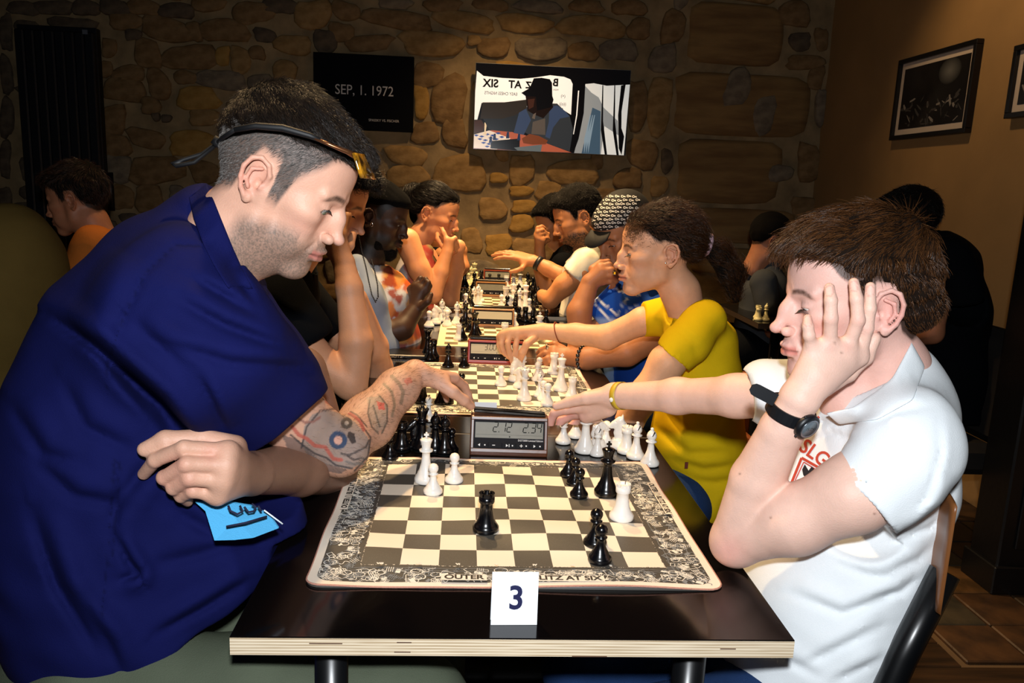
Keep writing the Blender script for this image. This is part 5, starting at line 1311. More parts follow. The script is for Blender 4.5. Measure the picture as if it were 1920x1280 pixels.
TOPL = ([-.14, -.11, -.07, -.03, .02, .05, .075, .11], [.000, .020, .050, .064, .070, .074, .074, .064])
def comb_fwd(P):
    d = np.zeros((len(P), 3)); c = np.array([-.055, 0.01, .12]); e = P-c; d[:, 0] = e[:, 0]+.06; d[:, 1] = e[:, 1]*.9; d[:, 2] = -.25*np.linalg.norm(e[:, :2], axis=1); return d/(np.linalg.norm(d, axis=1, keepdims=True)+1e-9)
shell_hair('hair', man, T1, [('b', (-.018, 0, .040), (.103, .081, .095)), ('b', (.040, 0, .052), (.052, .062, .066)), ('b', (.075, 0, .084), (.026, .046, .022))], TOPL, mat('hair_base_black', hexc('0a0806'), .9, spec=.1), hs_dark, 20000, .017, comb_fwd, lift=.20, seed=2, jitter=.16, bumpy=.003, taper=.002, curl=.16, rad=.00032)
Pa_, Qa_ = Fa.nets(); Na_ = np_normals(Pa_, Qa_); ua_, va_ = px_of(Pa_)
strands('forearm_hair', man, Pa_, Na_, np.clip((ua_-560)/120, 0, 1)*(ua_ < 830)+1e-9, np.eye(4), 2600, .011, lambda P: np.tile(np.array([.6, .75, -.35]), (len(P), 1)), hair_mat('brown_body_hair', '2b1a10', '5a3c26'), lift=.35, rad=.00013, seed=6, npt=4, jitter=.3)
# --- navy shirt
navy = cloth('navy_cotton', hexc('181f60'), var=.10, bump=.35, attr='paint')
Fs = Field((-1.12, -.04, .40), (-.08, .62, 1.34), .0048)
Yc = .31
Fs.chain([A(372, 448, Yc), A(320, 530, Yc), A(272, 616, Yc), A(256, 728, Yc), A(240, 860, Yc), A(250, 1000, Yc), A(275, 1120, Yc), A(300, 1230, Yc)], [.046, .076, .124, .154, .180, .190, .193, .186], .05, 'u', (1, 1.0, 1))
Fs.chain([A(352, 495, .20), A(330, 510, Yc), A(385, 490, .42)], [.055, .076, .056], .05)
Fs.cone(A(360, 920, Yc), A(450, 1000, Yc), .14, .10, .05)
Fs.cone(A(420, 1030, .26), A(520, 985, .30), .10, .030, .05)
Fs.ball(A(305, 610, .22), (.085, .10, .085), .08); Fs.chain([A(325, 600, .17), A(400, 655, .18), A(480, 728, .26), A(560, 812, .34)], [.082, .085, .079, .073], .06)
Fs.chain([A(430, 570, .46), A(560, 720, .52)], [.065, .055], .03)
Fs.chain([A(395, 420, Yc), A(440, 520, Yc)], [.055, .060], .03)
cut_n = np.array([.64, 0, -.77]); pc = A(533, 798, .26)
Fs.plane(pc, cut_n, R=.15)
Fs.cone(pc-cut_n*.03, pc+_n(A(600, 852, .40)-A(480, 728, .26))*.12, .060, .066, .004, 's')
Fs.plane(A(560, 720, .52), _n(A(560, 720, .52)-A(430, 570, .46)), R=.08)
nk_n = _n(A(500, 405, Yc)-A(430, 435, Yc))
Fs.plane(A(433, 430, Yc), nk_n, R=.14)
Fs.cone(A(410, 455, Yc-.02), A(525, 380, Yc-.04), .045, .078, .004, 's')
Fs.cone(A(335, 465, .29), A(382, 400, .28), .050, .034, .03, 'u', (1, 1.5, 1)); Fs.plane(A(433, 430, Yc), nk_n, R=.14)
hem_n = np.array([.54, 0, -.84]); Fs.plane(A(345, 1205, .16), hem_n, .006)
custom_max(Fs, lambda x, y, z: (.47+0*x+0*y-z).astype(np.float32))
Fs.disp(lambda x, y, z: (.0020*np.sin(38*x+22*z+6*np.sin(9*z))*np.sin(17*z-21*x)).astype(np.float32))
pfolds(Fs, [([(90, 590), (180, 650), (300, 755), (370, 850)], 14, 0.0312, 's'), ([(330, 830), (300, 760), (235, 705), (205, 690)], 10, 0.0090, 'g'),
  ([(390, 462), (330, 458), (275, 508), (230, 600), (208, 690)], 5, 0.0045, 'g'), ([(240, 470), (200, 560), (180, 640)], 26, 0.0117, 'r'),
  ([(330, 560), (420, 610), (500, 640), (540, 650)], 12, 0.0156, 's'), ([(300, 640), (430, 680), (570, 690), (600, 705)], 12, 0.0117, 's'), ([(360, 520), (430, 560), (480, 590)], 10, 0.0117, 's'), ([(370, 700), (400, 760), (425, 810)], 9, 0.0117, 's'),
  ([(250, 600), (290, 640), (350, 690)], 14, 0.0117, 's'), ([(330, 840), (270, 880), (220, 940), (200, 1000)], 16, 0.0156, 's'), ([(205, 690), (260, 740), (310, 790), (330, 830)], 12, 0.0150, 'g'),
  ([(215, 1005), (240, 1050), (258, 1075), (220, 1090)], 9, 0.0195, 's'), ([(60, 860), (140, 930), (250, 950)], 14, 0.0137, 's'), ([(60, 960), (110, 1100), (190, 1230)], 16, 0.0234, 's'), ([(290, 1190), (380, 1140), (470, 1085)], 9, 0.0156, 's'),
  ([(20, 760), (80, 850), (150, 870)], 14, 0.0137, 's'), ([(300, 940), (400, 1000), (500, 1020)], 14, 0.0117, 's'), ([(280, 1060), (370, 1040), (500, 1000)], 14, 0.0117, 's'), ([(120, 720), (160, 800), (260, 850)], 14, 0.0117, 's'),
  ([(430, 470), (445, 520), (480, 570)], 10, 0.0117, 's'), ([(520, 830), (570, 780), (610, 745)], 4, 0.0053, 'g'), ([(150, 1130), (200, 1200), (230, 1270)], 14, 0.0156, 's'), ([(240, 800), (225, 900), (215, 1000), (200, 1150)], 4, 0.0037, 'g')], ymax=.34)
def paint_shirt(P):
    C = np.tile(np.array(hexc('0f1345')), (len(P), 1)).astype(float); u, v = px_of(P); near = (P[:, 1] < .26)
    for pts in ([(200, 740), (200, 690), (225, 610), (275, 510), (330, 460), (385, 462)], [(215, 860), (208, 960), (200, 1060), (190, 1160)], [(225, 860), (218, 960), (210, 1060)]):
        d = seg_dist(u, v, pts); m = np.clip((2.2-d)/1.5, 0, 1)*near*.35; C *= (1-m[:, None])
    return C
clear_table(Fs, -1)
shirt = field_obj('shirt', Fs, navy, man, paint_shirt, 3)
navyc = cloth('navy_collar', hexc('0f1345'), var=.05)
collar(shirt, [(382, 352, .34, -24, 16, .0), (390, 344, .27, -36, 26, -.01), (402, 372, .205, -40, 36, -.012), (418, 412, .185, -40, 40, -.01), (438, 462, .185, -38, 34, -.008), (460, 512, .205, -34, 26, -.004), (480, 548, .26, -20, 22, 0)], navyc, bvh=bvh_of(shirt))
# light blue printed panel at the front hem
pn = MB(); lb = cloth('sky_blue_cotton', hexc('57b2e6'), var=.06); 
def panel_patch(pts, m, off_, mb=pn):
    V = [A(a, b_, Y-off_) for a, b_, Y in pts]; c = sum(V)/len(V); n = len(V)
    th = np.array([0, .004, 0]); VV = V+[c]+[v+th for v in V]+[c+th]
    mb.add(VV, [(i, (i+1) % n, n) for i in range(n)]+[(n+1+(i+1) % n, n+1+i, 2*n+1) for i in range(n)]+[(i, n+1+i, n+1+(i+1) % n, (i+1) % n) for i in range(n)], m, False)
panel_patch([(366, 941, .135), (385, 958, .13), (402, 1013, .105), (440, 1012, .11), (475, 1008, .12), (522, 990, .15), (505, 965, .165), (470, 948, .17), (420, 940, .15)], lb, .0)
ink = mat('dark_navy_print', hexc('121536'), .8)
for pts in ([(424, 987, .118), (460, 980, .125), (500, 968, .15)], [(428, 948, .135), (432, 958, .13), (445, 964, .13), (455, 958, .135), (450, 948, .14)], [(458, 950, .14), (466, 960, .14), (476, 958, .145), (480, 950, .15), (472, 944, .15)], [(484, 948, .15), (490, 958, .15)]):
    pn.tube([A(a, b_, Y-.012) for a, b_, Y in pts], .0016, ink, 5)
pn.tube([A(495, 956, .148), A(530, 982, .15)], .0012, mat('white_piping', hexc('e8eef4'), .7), 5)
pn.build('printed_panel', shirt)
# trousers and legs under the table
khaki = cloth('khaki_grey_cotton', hexc('555c4c'), var=.10)
Ft = Field((-1.05, -.16, .02), (.12, .66, .74), .009)
for yk in (.17, .44):
    Ft.chain([A(250, 1230, .27)*[1, 0, 1]+np.array([0, yk, 0])*1, np.array([-.36, yk-.02, .55]), np.array([-.14, yk-.03, .54]), np.array([-.12, yk-.03, .12])], [.10, .092, .082, .060], .04)
Ft.ball((-.62, .30, .52), (.17, .19, .11), .06)
trs = field_obj('trousers', Ft, khaki, man)
st = MB(); stm = mat('pale_stitching', hexc('a9ab9a'), .8)
sh_m = mat('dark_shoe', hexc('17161a'), .5)
for yk in (.15, .42):
    Fh = Field((-.24, yk-.08, -.01), (.12, yk+.08, .14), .008); Fh.cone((-.16, yk, .045), (.04, yk, .035), .045, .038, .02); Fh.cone((-.13, yk, .05), (-.12, yk, .10), .045, .045, .02)
    custom_max(Fh, lambda x, y, z: (.003-z+0*x+0*y).astype(np.float32)); field_obj('shoe', Fh, sh_m, man)
# sunglasses pushed up on the head, with a cord behind
sg = empty('sunglasses', tuple(A(560, 255, .165))); tag(sg, 'dark sports sunglasses with retainer cord pushed up on the navy-shirted man\'s hair', 'sunglasses')
sg.location = (0, 0, 0)
cord = mat('black_cord', hexc('0a0a0c'), .6); met = mat('bronze_metal', hexc('8a5a3a'), .25, .8); lens = mat('tortoise_lens', hexc('3a230a'), .08, color2=hexc('c88a20'), vscale=60)
MB().tube([A(440, 243, .155), A(480, 236, .150), A(530, 240, .148), A(580, 254, .150), A(600, 262, .152)], [.0035, .0042, .0046, .0040, .003], cord, 8).build('cord_sleeve', sg)
MB().tube([A(590, 259, .150), A(620, 272, .153), A(650, 284, .158), A(664, 291, .165)], [.0022, .0024, .003, .0042], met, 8).build('temple_arm', sg)
MB().tube([A(440, 243, .155), A(420, 256, .19), A(409, 266, .24), A(400, 276, .25), A(365, 304, .25), A(330, 311, .25), A(322, 308, .252), A(345, 299, .255), A(380, 288, .255), A(408, 268, .25), A(425, 250, .32), A(450, 236, .345)], .0030, cord, 7).build('cord_loop', sg)
MB().tube([A(413, 260, .245), A(404, 273, .245)], .0075, cord, 10).build('toggle', sg)
gl = MB(); 
V = []
for i in range(9):
    t = i/8.; yy = .155+.19*t; bow = math.sin(t*math.pi)
    for j in range(4):
        V.append(A(668+26*bow*(1)+j*5-4, 286+14*j*1.1+4*bow, yy))
gl.add(V, [(i*4+j, i*4+j+1, i*4+j+5, i*4+j+4) for i in range(8) for j in range(3)], lens, True); o = gl.build('lens_shield', sg); md = o.modifiers.new('s', 'SOLIDIFY'); md.thickness = .003
# ================================================================ boy in the white polo shirt
T2 = place_head(-1, EYE, 1507, 575, .22, 6, -3, 0, (.96, .97, .96))
young = hexc('deb0a2'); young_red = hexc('d98a80')
HB = ([-.14, -.10, -.075, -.058, -.040, -.030, -.004, .006, .022, .030, .044, .056, .07, .10], [-.035, -.055, -.060, -.045, -.005, .032, .036, .014, .012, .034, .046, .066, .072, .074])
H2 = head_field(T2, .0022, nose=1.01, jaw=.98, brow=.85, lips=1.05, eye=.0016, neck=[A(1665, 690, .22), A(1650, 780, .22)], neck_r=(.050, .060), cran=1.04)
H2.cone(H2.L(A(1570, 720, .22)), H2.L(A(1600, 790, .22)), .030, .05, .03)
F2a = Field((.22, .02, .70), (.66, .34, 1.24), .0023)
e2 = A(1384, 1008, .185); w2 = A(1497, 752, .125)
F2a.chain([A(1700, 850, .09), A(1600, 925, .09), A(1490, 975, .13), e2], [.052, .049, .045, .038], .02)
F2a.ball(A(1374, 1024, .19), (.030, .034, .026), .02)
F2a.chain([e2, A(1420, 900, .165), A(1466, 805, .14), w2], [.038, .038, .030, .0255], .006)
hand_px(F2a, (1500, 745, .125), .028, [[(1611, 668, .135), (1625, 615, .122), (1631, 578, .118), (1632, 538, .125)], [(1589, 652, .128), (1609, 600, .112), (1606, 560, .112), (1601, 530, .120)],
    [(1556, 650, .125), (1558, 597, .110), (1558, 563, .110), (1555, 540, .118)], [(1524, 655, .128), (1517, 628, .118), (1515, 612, .118), (1514, 597, .125)]], s=.93, palm_r=.015,
    thumb=[(1545, 725, .135), (1590, 700, .150), (1622, 668, .150), (1640, 634, .150)], palm=([(1530, 705, .125), (1575, 670, .13)], [.024, .018]))
F2b = Field((.02, .34, .80), (.56, .84, 1.06), .0024)
w2b = A(1152, 742, .645)
F2b.chain([A(1480, 740, .36), A(1380, 742, .42), A(1270, 742, .53), w2b], [.044, .035, .031, .025], .02)
F2b.chain([w2b, A(1105, 752, .69)], [.024, .022], .012)
F2b.chain([A(1140, 765, .66), A(1100, 778, .70)], [.018, .017], .012)
for pts, r_ in (([(1110, 760, .68), (1062, 768, .715), (1040, 774, .73), (1031, 790, .735), (1032, 806, .735)], [.014, .0098, .0092, .0086, .0072]), ([(1110, 772, .69), (1072, 778, .73), (1052, 788, .74), (1046, 802, .74)], [.013, .0094, .0088, .0072]),
               ([(1112, 780, .70), (1085, 786, .745), (1070, 800, .75), (1070, 812, .748)], [.012, .0088, .0080, .0068]), ([(1118, 784, .71), (1096, 792, .76), (1084, 806, .765)], [.011, .0080, .0068]),
               ([(1140, 742, .64), (1100, 746, .665), (1066, 754, .69), (1043, 761, .70)], [.0150, .0135, .0105, .0085])):
    F2b.chain([A(*q) for q in pts], r_, .004)
def paint_b(P, i):
    if i == 0:
        C = paint_head(P, young, young_red, hexc('cc7468'), None, 0, hexc('2a1c14'), HB, hexc('4a3024'), brow_w=.0040, cheek=.5)
        blob(C, P, (.092, 0, -.100), .02, young_red, .2, .8); return C
    C = np.tile(np.array(hexc('e4bba9')), (len(P), 1)).astype(float)*(1+.04*vnoise(P, 60, 2))[:, None]; u, v = px_of(P)
    if i == 1:
        m = np.exp(-(np.hypot(u-1365, v-1035)/35)**2)*.45; C = C*(1-m[:, None])+np.array(young_red)*m[:, None]
        for c in ((1632, 545), (1601, 536), (1555, 545), (1514, 602)):
            m = (np.hypot((u-c[0])/8.5, (v-c[1])/10) < 1)*(P[:, 1] < .125)*.6; C = C*(1-m[:, None])+np.array(hexc('e9b6a8'))*m[:, None]
            m = (np.abs(np.hypot((u-c[0])/8.5, (v-c[1])/10)-1) < .12)*(P[:, 1] < .125)*.35; C = C*(1-m[:, None])+np.array(hexc('b56f62'))*m[:, None]
        for c in ((1610, 600), (1558, 597), (1624, 616), (1589, 650), (1555, 650)): m = np.exp(-(np.hypot(u-c[0], v-c[1])/11)**2)*.25; C = C*(1-m[:, None])+np.array(young_red)*m[:, None]
        for c in ((1565, 643), (1387, 888), (1445, 970), (1640, 963), (1578, 661)): m = np.exp(-(np.hypot(u-c[0], v-c[1])/2.2)**2)*.7; C = C*(1-m[:, None])+np.array(hexc('5a3424'))*m[:, None]
    else:
        m = np.clip((1110-u)/40, 0, 1)*np.clip((v-765)/15, 0, 1)*.5; C = C*(1-m[:, None])+np.array(young_red)*m[:, None]
    return C
boy = skin_object('person', [H2, F2a, F2b], skin_mat('fair_skin'), paint_b)
tag(boy, 'boy in white polo shirt resting his cheek on his hand, reaching for a captured pawn', 'person')
eyes(boy, T2, iris_b, (1, 0, -.9)); lashes(boy, T2, mat('dark_lash', hexc('1c1410'), .5), -.0042, L_=.008)
hb1 = hair_mat('chestnut_hair', '170e09', '5c3a1f', .3)
def comb_boy(P):
    x, y, z = P.T; t = np.clip((z-.05)/.05, 0, 1)[:, None]; e = P-np.array([-.075, 0, .12]); e = e/(np.linalg.norm(e, axis=1, keepdims=True)+1e-9)
    cl = np.round(x*55+z*30)+np.round(y*45); up = e+np.stack([.9+0*x, .5*np.sin(cl*2.4), .35*np.cos(cl*1.7)], 1); dn = np.stack([-.3+0*x, 0*x, -1+0*x], 1); return up*t+dn*(1-t)
shell_hair('hair', boy, T2, [('b', (-.020, 0, .044), (.100, .084, .094)), ('b', (.030, 0, .072), (.072, .070, .058)), ('b', (.078, .0, .078), (.032, .052, .026)), ('b', (-.085, 0, .0), (.040, .066, .060), .02)], HB, mat('hair_base_brown', hexc('180f09'), .9, spec=.1), hb1, 15000,
    lambda p: np.clip(.014+.35*(p[:, 2]-.04), .012, .036), comb_boy, lift=.10, seed=3, jitter=.11, bumpy=.006, curl=.10, rad=.00036, res=.0035, freq=120)
Fpolo = Field((.20, -.02, .38), (.80, .50, 1.12), .0045); Y2 = .23
Fpolo.chain([A(1690, 700, Y2), A(1650, 802, Y2), A(1638, 900, Y2), A(1588, 1020, Y2), A(1545, 1130, Y2), A(1508, 1250, Y2), A(1490, 1330, Y2), A(1470, 1430, Y2)], [.050, .088, .102, .108, .117, .122, .122, .11], .04, 'u', (1, 1.18, 1))
Fpolo.chain([A(1705, 792, .11), A(1690, 775, Y2), A(1600, 775, .38)], [.050, .064, .052], .04)
Fpolo.chain([A(1716, 832, .09), A(1692, 862, .085), A(1600, 950, .085)], [.059, .061, .058], .03)
Fpolo.chain([A(1560, 740, .38), A(1440, 735, .38)], [.060, .056], .03)
Fpolo.cone(A(1560, 800, .30), A(1520, 900, .30), .07, .08, .05)
cn = np.array([-.68, 0, -.73]); Fpolo.plane(A(1617, 934, .07), cn, R=.12)
Fpolo.cone(A(1640, 910, .088), A(1540, 1000, .10), .054, .058, .004, 's')
Fpolo.plane(A(1402, 745, .38), _n(A(1380, 748, .38)-A(1480, 735, .38)), R=.09); Fpolo.cone(A(1440, 738, .39), A(1350, 745, .42), .046, .05, .004, 's')
Fpolo.cone(A(1640, 740, Y2), A(1590, 560, Y2), .052, .10, .004, 's')
custom_max(Fpolo, lambda x, y, z: (.42+0*x+0*y-z).astype(np.float32))
Fpolo.disp(lambda x, y, z: (.0014*np.sin(48*x+30*z+5*np.sin(11*z))*np.sin(21*z-26*x)).astype(np.float32))
pfolds(Fpolo, [([(1700, 1000), (1770, 950), (1795, 900)], 9, .010, 's'), ([(1690, 1010), (1740, 990), (1775, 960)], 8, .008, 's'), ([(1650, 1080), (1720, 1050), (1750, 1020)], 9, .006, 's'), ([(1560, 1050), (1620, 1075), (1690, 1090)], 10, .006, 's'),
  ([(1480, 1110), (1580, 1150), (1660, 1120), (1710, 1090)], 10, .009, 's'), ([(1500, 1250), (1570, 1215), (1660, 1170)], 10, .008, 's'), ([(1560, 1280), (1620, 1250), (1660, 1230)], 8, .007, 's'), ([(1430, 1190), (1480, 1240), (1540, 1270)], 9, .007, 's'),
  ([(1760, 780), (1765, 850), (1740, 930), (1700, 985)], 6, .004, 's'), ([(1640, 790), (1680, 770), (1740, 760)], 10, .005, 's'), ([(1535, 890), (1600, 940), (1675, 1008)], 4, .004, 'g'), ([(1552, 880), (1612, 930), (1682, 1000)], 3, .002, 'r'),
  ([(1500, 800), (1540, 790), (1590, 800)], 6, .006, 's'), ([(1520, 830), (1560, 810), (1600, 825)], 6, .004, 's'), ([(1640, 1120), (1690, 1110), (1720, 1080)], 7, .006, 's')], ymax=.30)
white_c = cloth('white_cotton', hexc('e6ebee'), var=.02, bump=.3)
clear_table(Fpolo, 1)
polo = field_obj('polo_shirt', Fpolo, white_c, boy, None, 5)
bv = bvh_of(polo); collar(polo, [(1690, 660, .30, 20, 20, 0), (1697, 632, .24, 28, 34, -.01), (1708, 640, .175, 26, 50, -.012), (1672, 706, .135, 40, 44, -.01), (1600, 762, .135, 46, 24, -.008), (1548, 774, .17, 24, 22, 0)], white_c, bvh=bv)
bv = bvh_of(polo); redp = mat('red_embroidery', hexc('b8402c'), .8); blkp = mat('black_embroidery', hexc('15151c'), .8)
drape('logo_lettering', polo, bv, text_polys('SLG', 38, 1527, 850, .62, .92, .02), redp)
drape('crest_outline', polo, bv, stroke_polys([(1484, 905), (1503, 858), (1545, 882)], 5)+stroke_polys([(1491, 900), (1507, 866), (1540, 886)], 2), redp)
drape('crest_eagle', polo, bv, [[(1504, 880), (1509, 870), (1516, 882), (1522, 874), (1536, 888), (1520, 892), (1512, 898), (1506, 890)]], blkp, .0016)
drape('crest_stripe', polo, bv, [[(1490, 908), (1506, 896), (1530, 900), (1502, 912)]], redp, .0014)
jeans = cloth('blue_denim', hexc('233a63'), var=.2, bump=.8)
seat_legs(boy, jeans, .46, .16, .34, .14, z_hip=.52, r=.070, name='jeans', footx=.18)
# wristwatch on the propped arm
wt = empty('wristwatch', (0, 0, 0)); tag(wt, 'black digital wristwatch with round face on the boy\'s propped wrist', 'watch')
rub = mat('black_rubber', hexc('0c0e13'), .45); axw = _n(w2-A(1420, 900, .165)); cW = A(1482, 770, .131)
u1 = _n(np.cross(axw, [0, 1, 0])); u2 = np.cross(axw, u1)
fdir = _n(.38*(-u1 if (-u1)[0] > 0 else u1)+.92*np.array([0, -1, 0])); fdir = _n(fdir-axw*np.dot(fdir, axw)); gdir = np.cross(axw, fdir)
def strap(mb, r0, a0, a1, wd, th, m, n=30, lift=lambda t: 0):
    V = []; F_ = []
    for i in range(n+1):
        a = a0+(a1-a0)*i/n; d = math.cos(a)*fdir+math.sin(a)*gdir; rr0 = r0+lift(i/n)
        for dr in (0, th):
            for s_ in (-1, 1): V.append(cW+d*(rr0+dr)+axw*wd*s_)
    for i in range(n):
        a = i*4; F_ += [(a, a+1, a+5, a+4), (a+2, a+6, a+7, a+3), (a, a+4, a+6, a+2), (a+1, a+3, a+7, a+5)]
    F_ += [(0, 2, 3, 1), (4*n, 4*n+1, 4*n+3, 4*n+2)]; mb.add(V, F_, m, False)
mb = MB(); strap(mb, .0300, .25, 6.03, .0085, .0026, rub); mb.build('strap', wt)
mb = MB(); p0 = A(1454, 750, .104); p1 = A(1408, 726, .108); dd = _n(p1-p0); sd = _n(np.cross(dd, [0, 1, 0])); nn_ = np.cross(dd, sd); L_ = np.linalg.norm(p1-p0)
V = []
for t in np.linspace(0, 1, 9):
    wd = .0085*(1-.55*max(0, (t-.8)/.2)**2)
    for s1 in (-1, 1):
        for s2 in (-1, 1): V.append(p0+dd*L_*t+sd*wd*s1+nn_*.0014*s2)
F_ = []
for i in range(8): a = i*4; F_ += [(a, a+4, a+5, a+1), (a+2, a+3, a+7, a+6), (a, a+2, a+6, a+4), (a+1, a+5, a+7, a+3)]
F_ += [(32, 34, 35, 33), (0, 1, 3, 2)]; mb.add(V, F_, rub); mb.build('strap_tail', wt)
MW = Matrix(((gdir[0], axw[0], fdir[0], (cW+fdir*.0295)[0]), (gdir[1], axw[1], fdir[1], (cW+fdir*.031)[1]), (gdir[2], axw[2], fdir[2], (cW+fdir*.031)[2]), (0, 0, 0, 1)))
MB().lathe([(.0165, 0), (.0185, .002), (.0185, .007), (.0155, .010), (.0120, .0102)], rub, 28, MW).build('case', wt)
MB().lathe([(.0148, .0101), (.0138, .0112), (.0122, .0104)], mat('steel_ring', hexc('8a929c'), .25, .9), 28, MW).build('bezel', wt)
MB().lathe([(.0120, .0103), (.0119, .0106)], mat('watch_lcd', hexc('5d666c'), .15), 24, MW).build('display', wt)
mb = MB()
for i, c in enumerate('1504'): seg_digit(mb, c, -.0078+i*.0040+(.0006 if i > 1 else 0), -.002, .0022, .0042, .0005, lcdk, 0, MW @ Matrix.Translation((0, 0, .0108)) @ Matrix.Rotation(-math.pi/2, 4, 'X') @ Matrix.Scale(1, 4))
mb.build('digits', wt)
for a in (.9, -.9, 2.2, -2.2): MB().tube([tuple(MW @ Vector((.0175*math.cos(a), .0175*math.sin(a), .0045))), tuple(MW @ Vector((.0205*math.cos(a), .0205*math.sin(a), .0045)))], .0018, redp if a > 0 and a < 1 else rub, 8).build('button', wt)
# paper wristband on the reaching arm
wb = MB(); ym = mat('yellow_paper_band', hexc('c9a92c'), .5); ax2 = _n(A(1270, 742, .53)-w2b); cB = A(1164, 742, .632); b1 = _n(np.cross(ax2, [0, 0, 1])); b2 = np.cross(ax2, b1); V = []; n = 28
for i in range(n):
    a = 2*math.pi*i/n; d = math.cos(a)*b1+math.sin(a)*b2
    for s_ in (-1, 1): V.append(cB+d*.0275+ax2*.0065*s_)
wb.add(V, [(2*i, 2*i+1, (2*i+3) % (2*n), (2*i+2) % (2*n)) for i in range(n)], ym, True)
o = wb.build('wristband'); md = o.modifiers.new('s', 'SOLIDIFY'); md.thickness = .0006; tag(o, 'yellow paper wristband with white snap on the boy\'s reaching arm', 'wristband')
dsn = _n(CC-cB); dsn = _n(dsn-ax2*np.dot(dsn, ax2)); q = cB+dsn*.028-np.array([0, 0, .008])
MB().lathe([(.0045, -.0005), (.0048, .001), (.003, .0022), (.0005, .0026)], mat('white_snap', hexc('f4f2ea'), .3), 16, Matrix.Translation(q) @ Vector(dsn).to_track_quat('Z', 'Y').to_matrix().to_4x4()).build('snap', o)
# the boy's chair
ch = empty('chair', (.485, .22, 0)); tag(ch, 'chair with curved wooden back and black frame under the boy in white', 'chair')
wood = mat('honey_plywood', hexc('80502a'), .35, color2=hexc('64391a'), vscale=8, stretch=(1, 1, .2)); bl_f = mat('black_frame_metal', hexc('090a0c'), .3)
mb = MB(); V = []; n = 18; 
for i in range(n+1):
    a = -.95+1.9*i/n
    for z in (.77, .79, .84, .89, .90):
        for th in (0, .011): rr2 = .21+th; x = .045+rr2*math.cos(a)*.30; V.append((x, rr2*.95*math.sin(a), z+.02*math.cos(a)*(1 if z > .8 else -1)))
F_ = []
for i in range(n):
    for j in range(4):
        a = (i*5+j)*2; b_ = a+10; F_ += [(a, a+2, b_+2, b_), (a+1, b_+1, b_+3, a+3)]
    a = i*10; F_ += [(a, a+10, a+11, a+1), (a+8, a+9, a+19, a+18)]
F_ += [(0, 1, 3, 2), (2, 3, 5, 4), (4, 5, 7, 6), (6, 7, 9, 8)]; k_ = n*10; F_ += [(k_, k_+2, k_+3, k_+1), (k_+2, k_+4, k_+5, k_+3), (k_+4, k_+6, k_+7, k_+5), (k_+6, k_+8, k_+9, k_+7)]
mb.add(V, F_, wood, True); mb.build('backrest', ch)
MB().box((-.34, -.20, .425), (.06, .20, .445), wood, .006).build('seat', ch)
for sy_ in (-1, 1):
    MB().tube([(.108, sy_*.13, .80), (.055, sy_*.145, .68), (-.02, sy_*.165, .46), (.02, sy_*.18, .0)], .020, bl_f, 10).build('rear_leg', ch)
    MB().tube([(-.30, sy_*.17, .43), (-.34, sy_*.19, 0)], .014, bl_f, 10).build('front_leg', ch)
for sy_ in (-1, 1): MB().tube([(-.30, sy_*.17, .42), (-.02, sy_*.165, .42)], .011, bl_f, 8).build('side_rail', ch)
# ================================================================ girl in yellow
T3 = place_head(-1, EYE, 1179, 475, 1.10, 5, 0, 0, (.94, .94, .90)); tan = hexc('d9a07c'); tan_red = hexc('c97a62')
HG = ([-.16, -.10, -.07, -.050, -.040, -.030, .000, .010, .020, .030, .045, .060, .078, .10], [-.03, -.03, -.025, -.015, .01, .030, .034, .028, .034, .046, .058, .070, .078, .076])
H3 = head_field(T3, .0028, nose=.975, jaw=.86, cheek=1.12, brow=.6, lips=1.15, eye=.0022, neck=[A(1275, 545, 1.10), A(1295, 610, 1.10)], neck_r=(.046, .052), cran=1.0)
F3a = Field((.12, .86, .70), (.52, 1.30, 1.06), .0042)
F3a.chain([A(1300, 635, .99), A(1250, 680, .96), A(1210, 740, .96), A(1180, 790, .97)], [.034, .041, .037, .034], .02)
F3a.chain([A(1180, 790, .97), A(1165, 768, 1.22)], [.034, .024], .01)
F3b = Field((-.10, 1.10, .78), (.46, 1.52, 1.06), .0036); w3 = A(1018, 621, 1.36)
F3b.chain([A(1260, 600, 1.24), A(1205, 602, 1.24), A(1138, 632, 1.28), A(1080, 626, 1.33), w3], [.034, .037, .034, .029, .023], .015)
hand_px(F3b, (1018, 621, 1.36), .024, [[(972, 622, 1.34), (967, 648, 1.335), (966, 664, 1.34), (966, 678, 1.345)], [(958, 622, 1.345), (952, 642, 1.335), (955, 662, 1.34), (961, 680, 1.345)], [(944, 626, 1.355), (940, 644, 1.35), (944, 658, 1.355), (954, 670, 1.36)],
    [(938, 632, 1.37), (935, 646, 1.37), (940, 658, 1.37), (948, 666, 1.37)]], s=.88, thumb=[(1000, 634, 1.34), (988, 644, 1.32), (980, 660, 1.325), (974, 680, 1.34)])
def paint_g(P, i):
    if i == 0: return paint_head(P, tan, tan_red, hexc('b8604e'), None, 0, hexc('1b120d'), HG, hexc('2b1a12'), brow_w=.0042, cheek=.3, soft=.012)
    return np.tile(np.array(hexc('dca680')), (len(P), 1)).astype(float)*(1+.04*vnoise(P, 50, 2))[:, None]
girl = skin_object('person', [H3, F3a, F3b], skin_mat('fair_skin'), paint_g); tag(girl, 'girl in yellow T-shirt with dark ponytail reaching over the second board', 'person')
eyes(girl, T3, iris_b, (1, 0, -.8)); lashes(girl, T3, mat('dark_lash', hexc('1c1410'), .5), -.003, L_=.009)
hg = hair_mat('dark_brown_hair', '0e0805', '4a2c16', .3); hgc = hair_mat('golden_brown_curls', '1c110a', '6b4220', .3)  # front curls get a paler golden brown than the rest
def comb_girl(P):
    x, y, z = P.T; tgt = np.array([-.115, 0, .005]); d = tgt-P; return d/(np.linalg.norm(d, axis=1, keepdims=True)+1e-9)
Li = np.linalg.inv(T3)
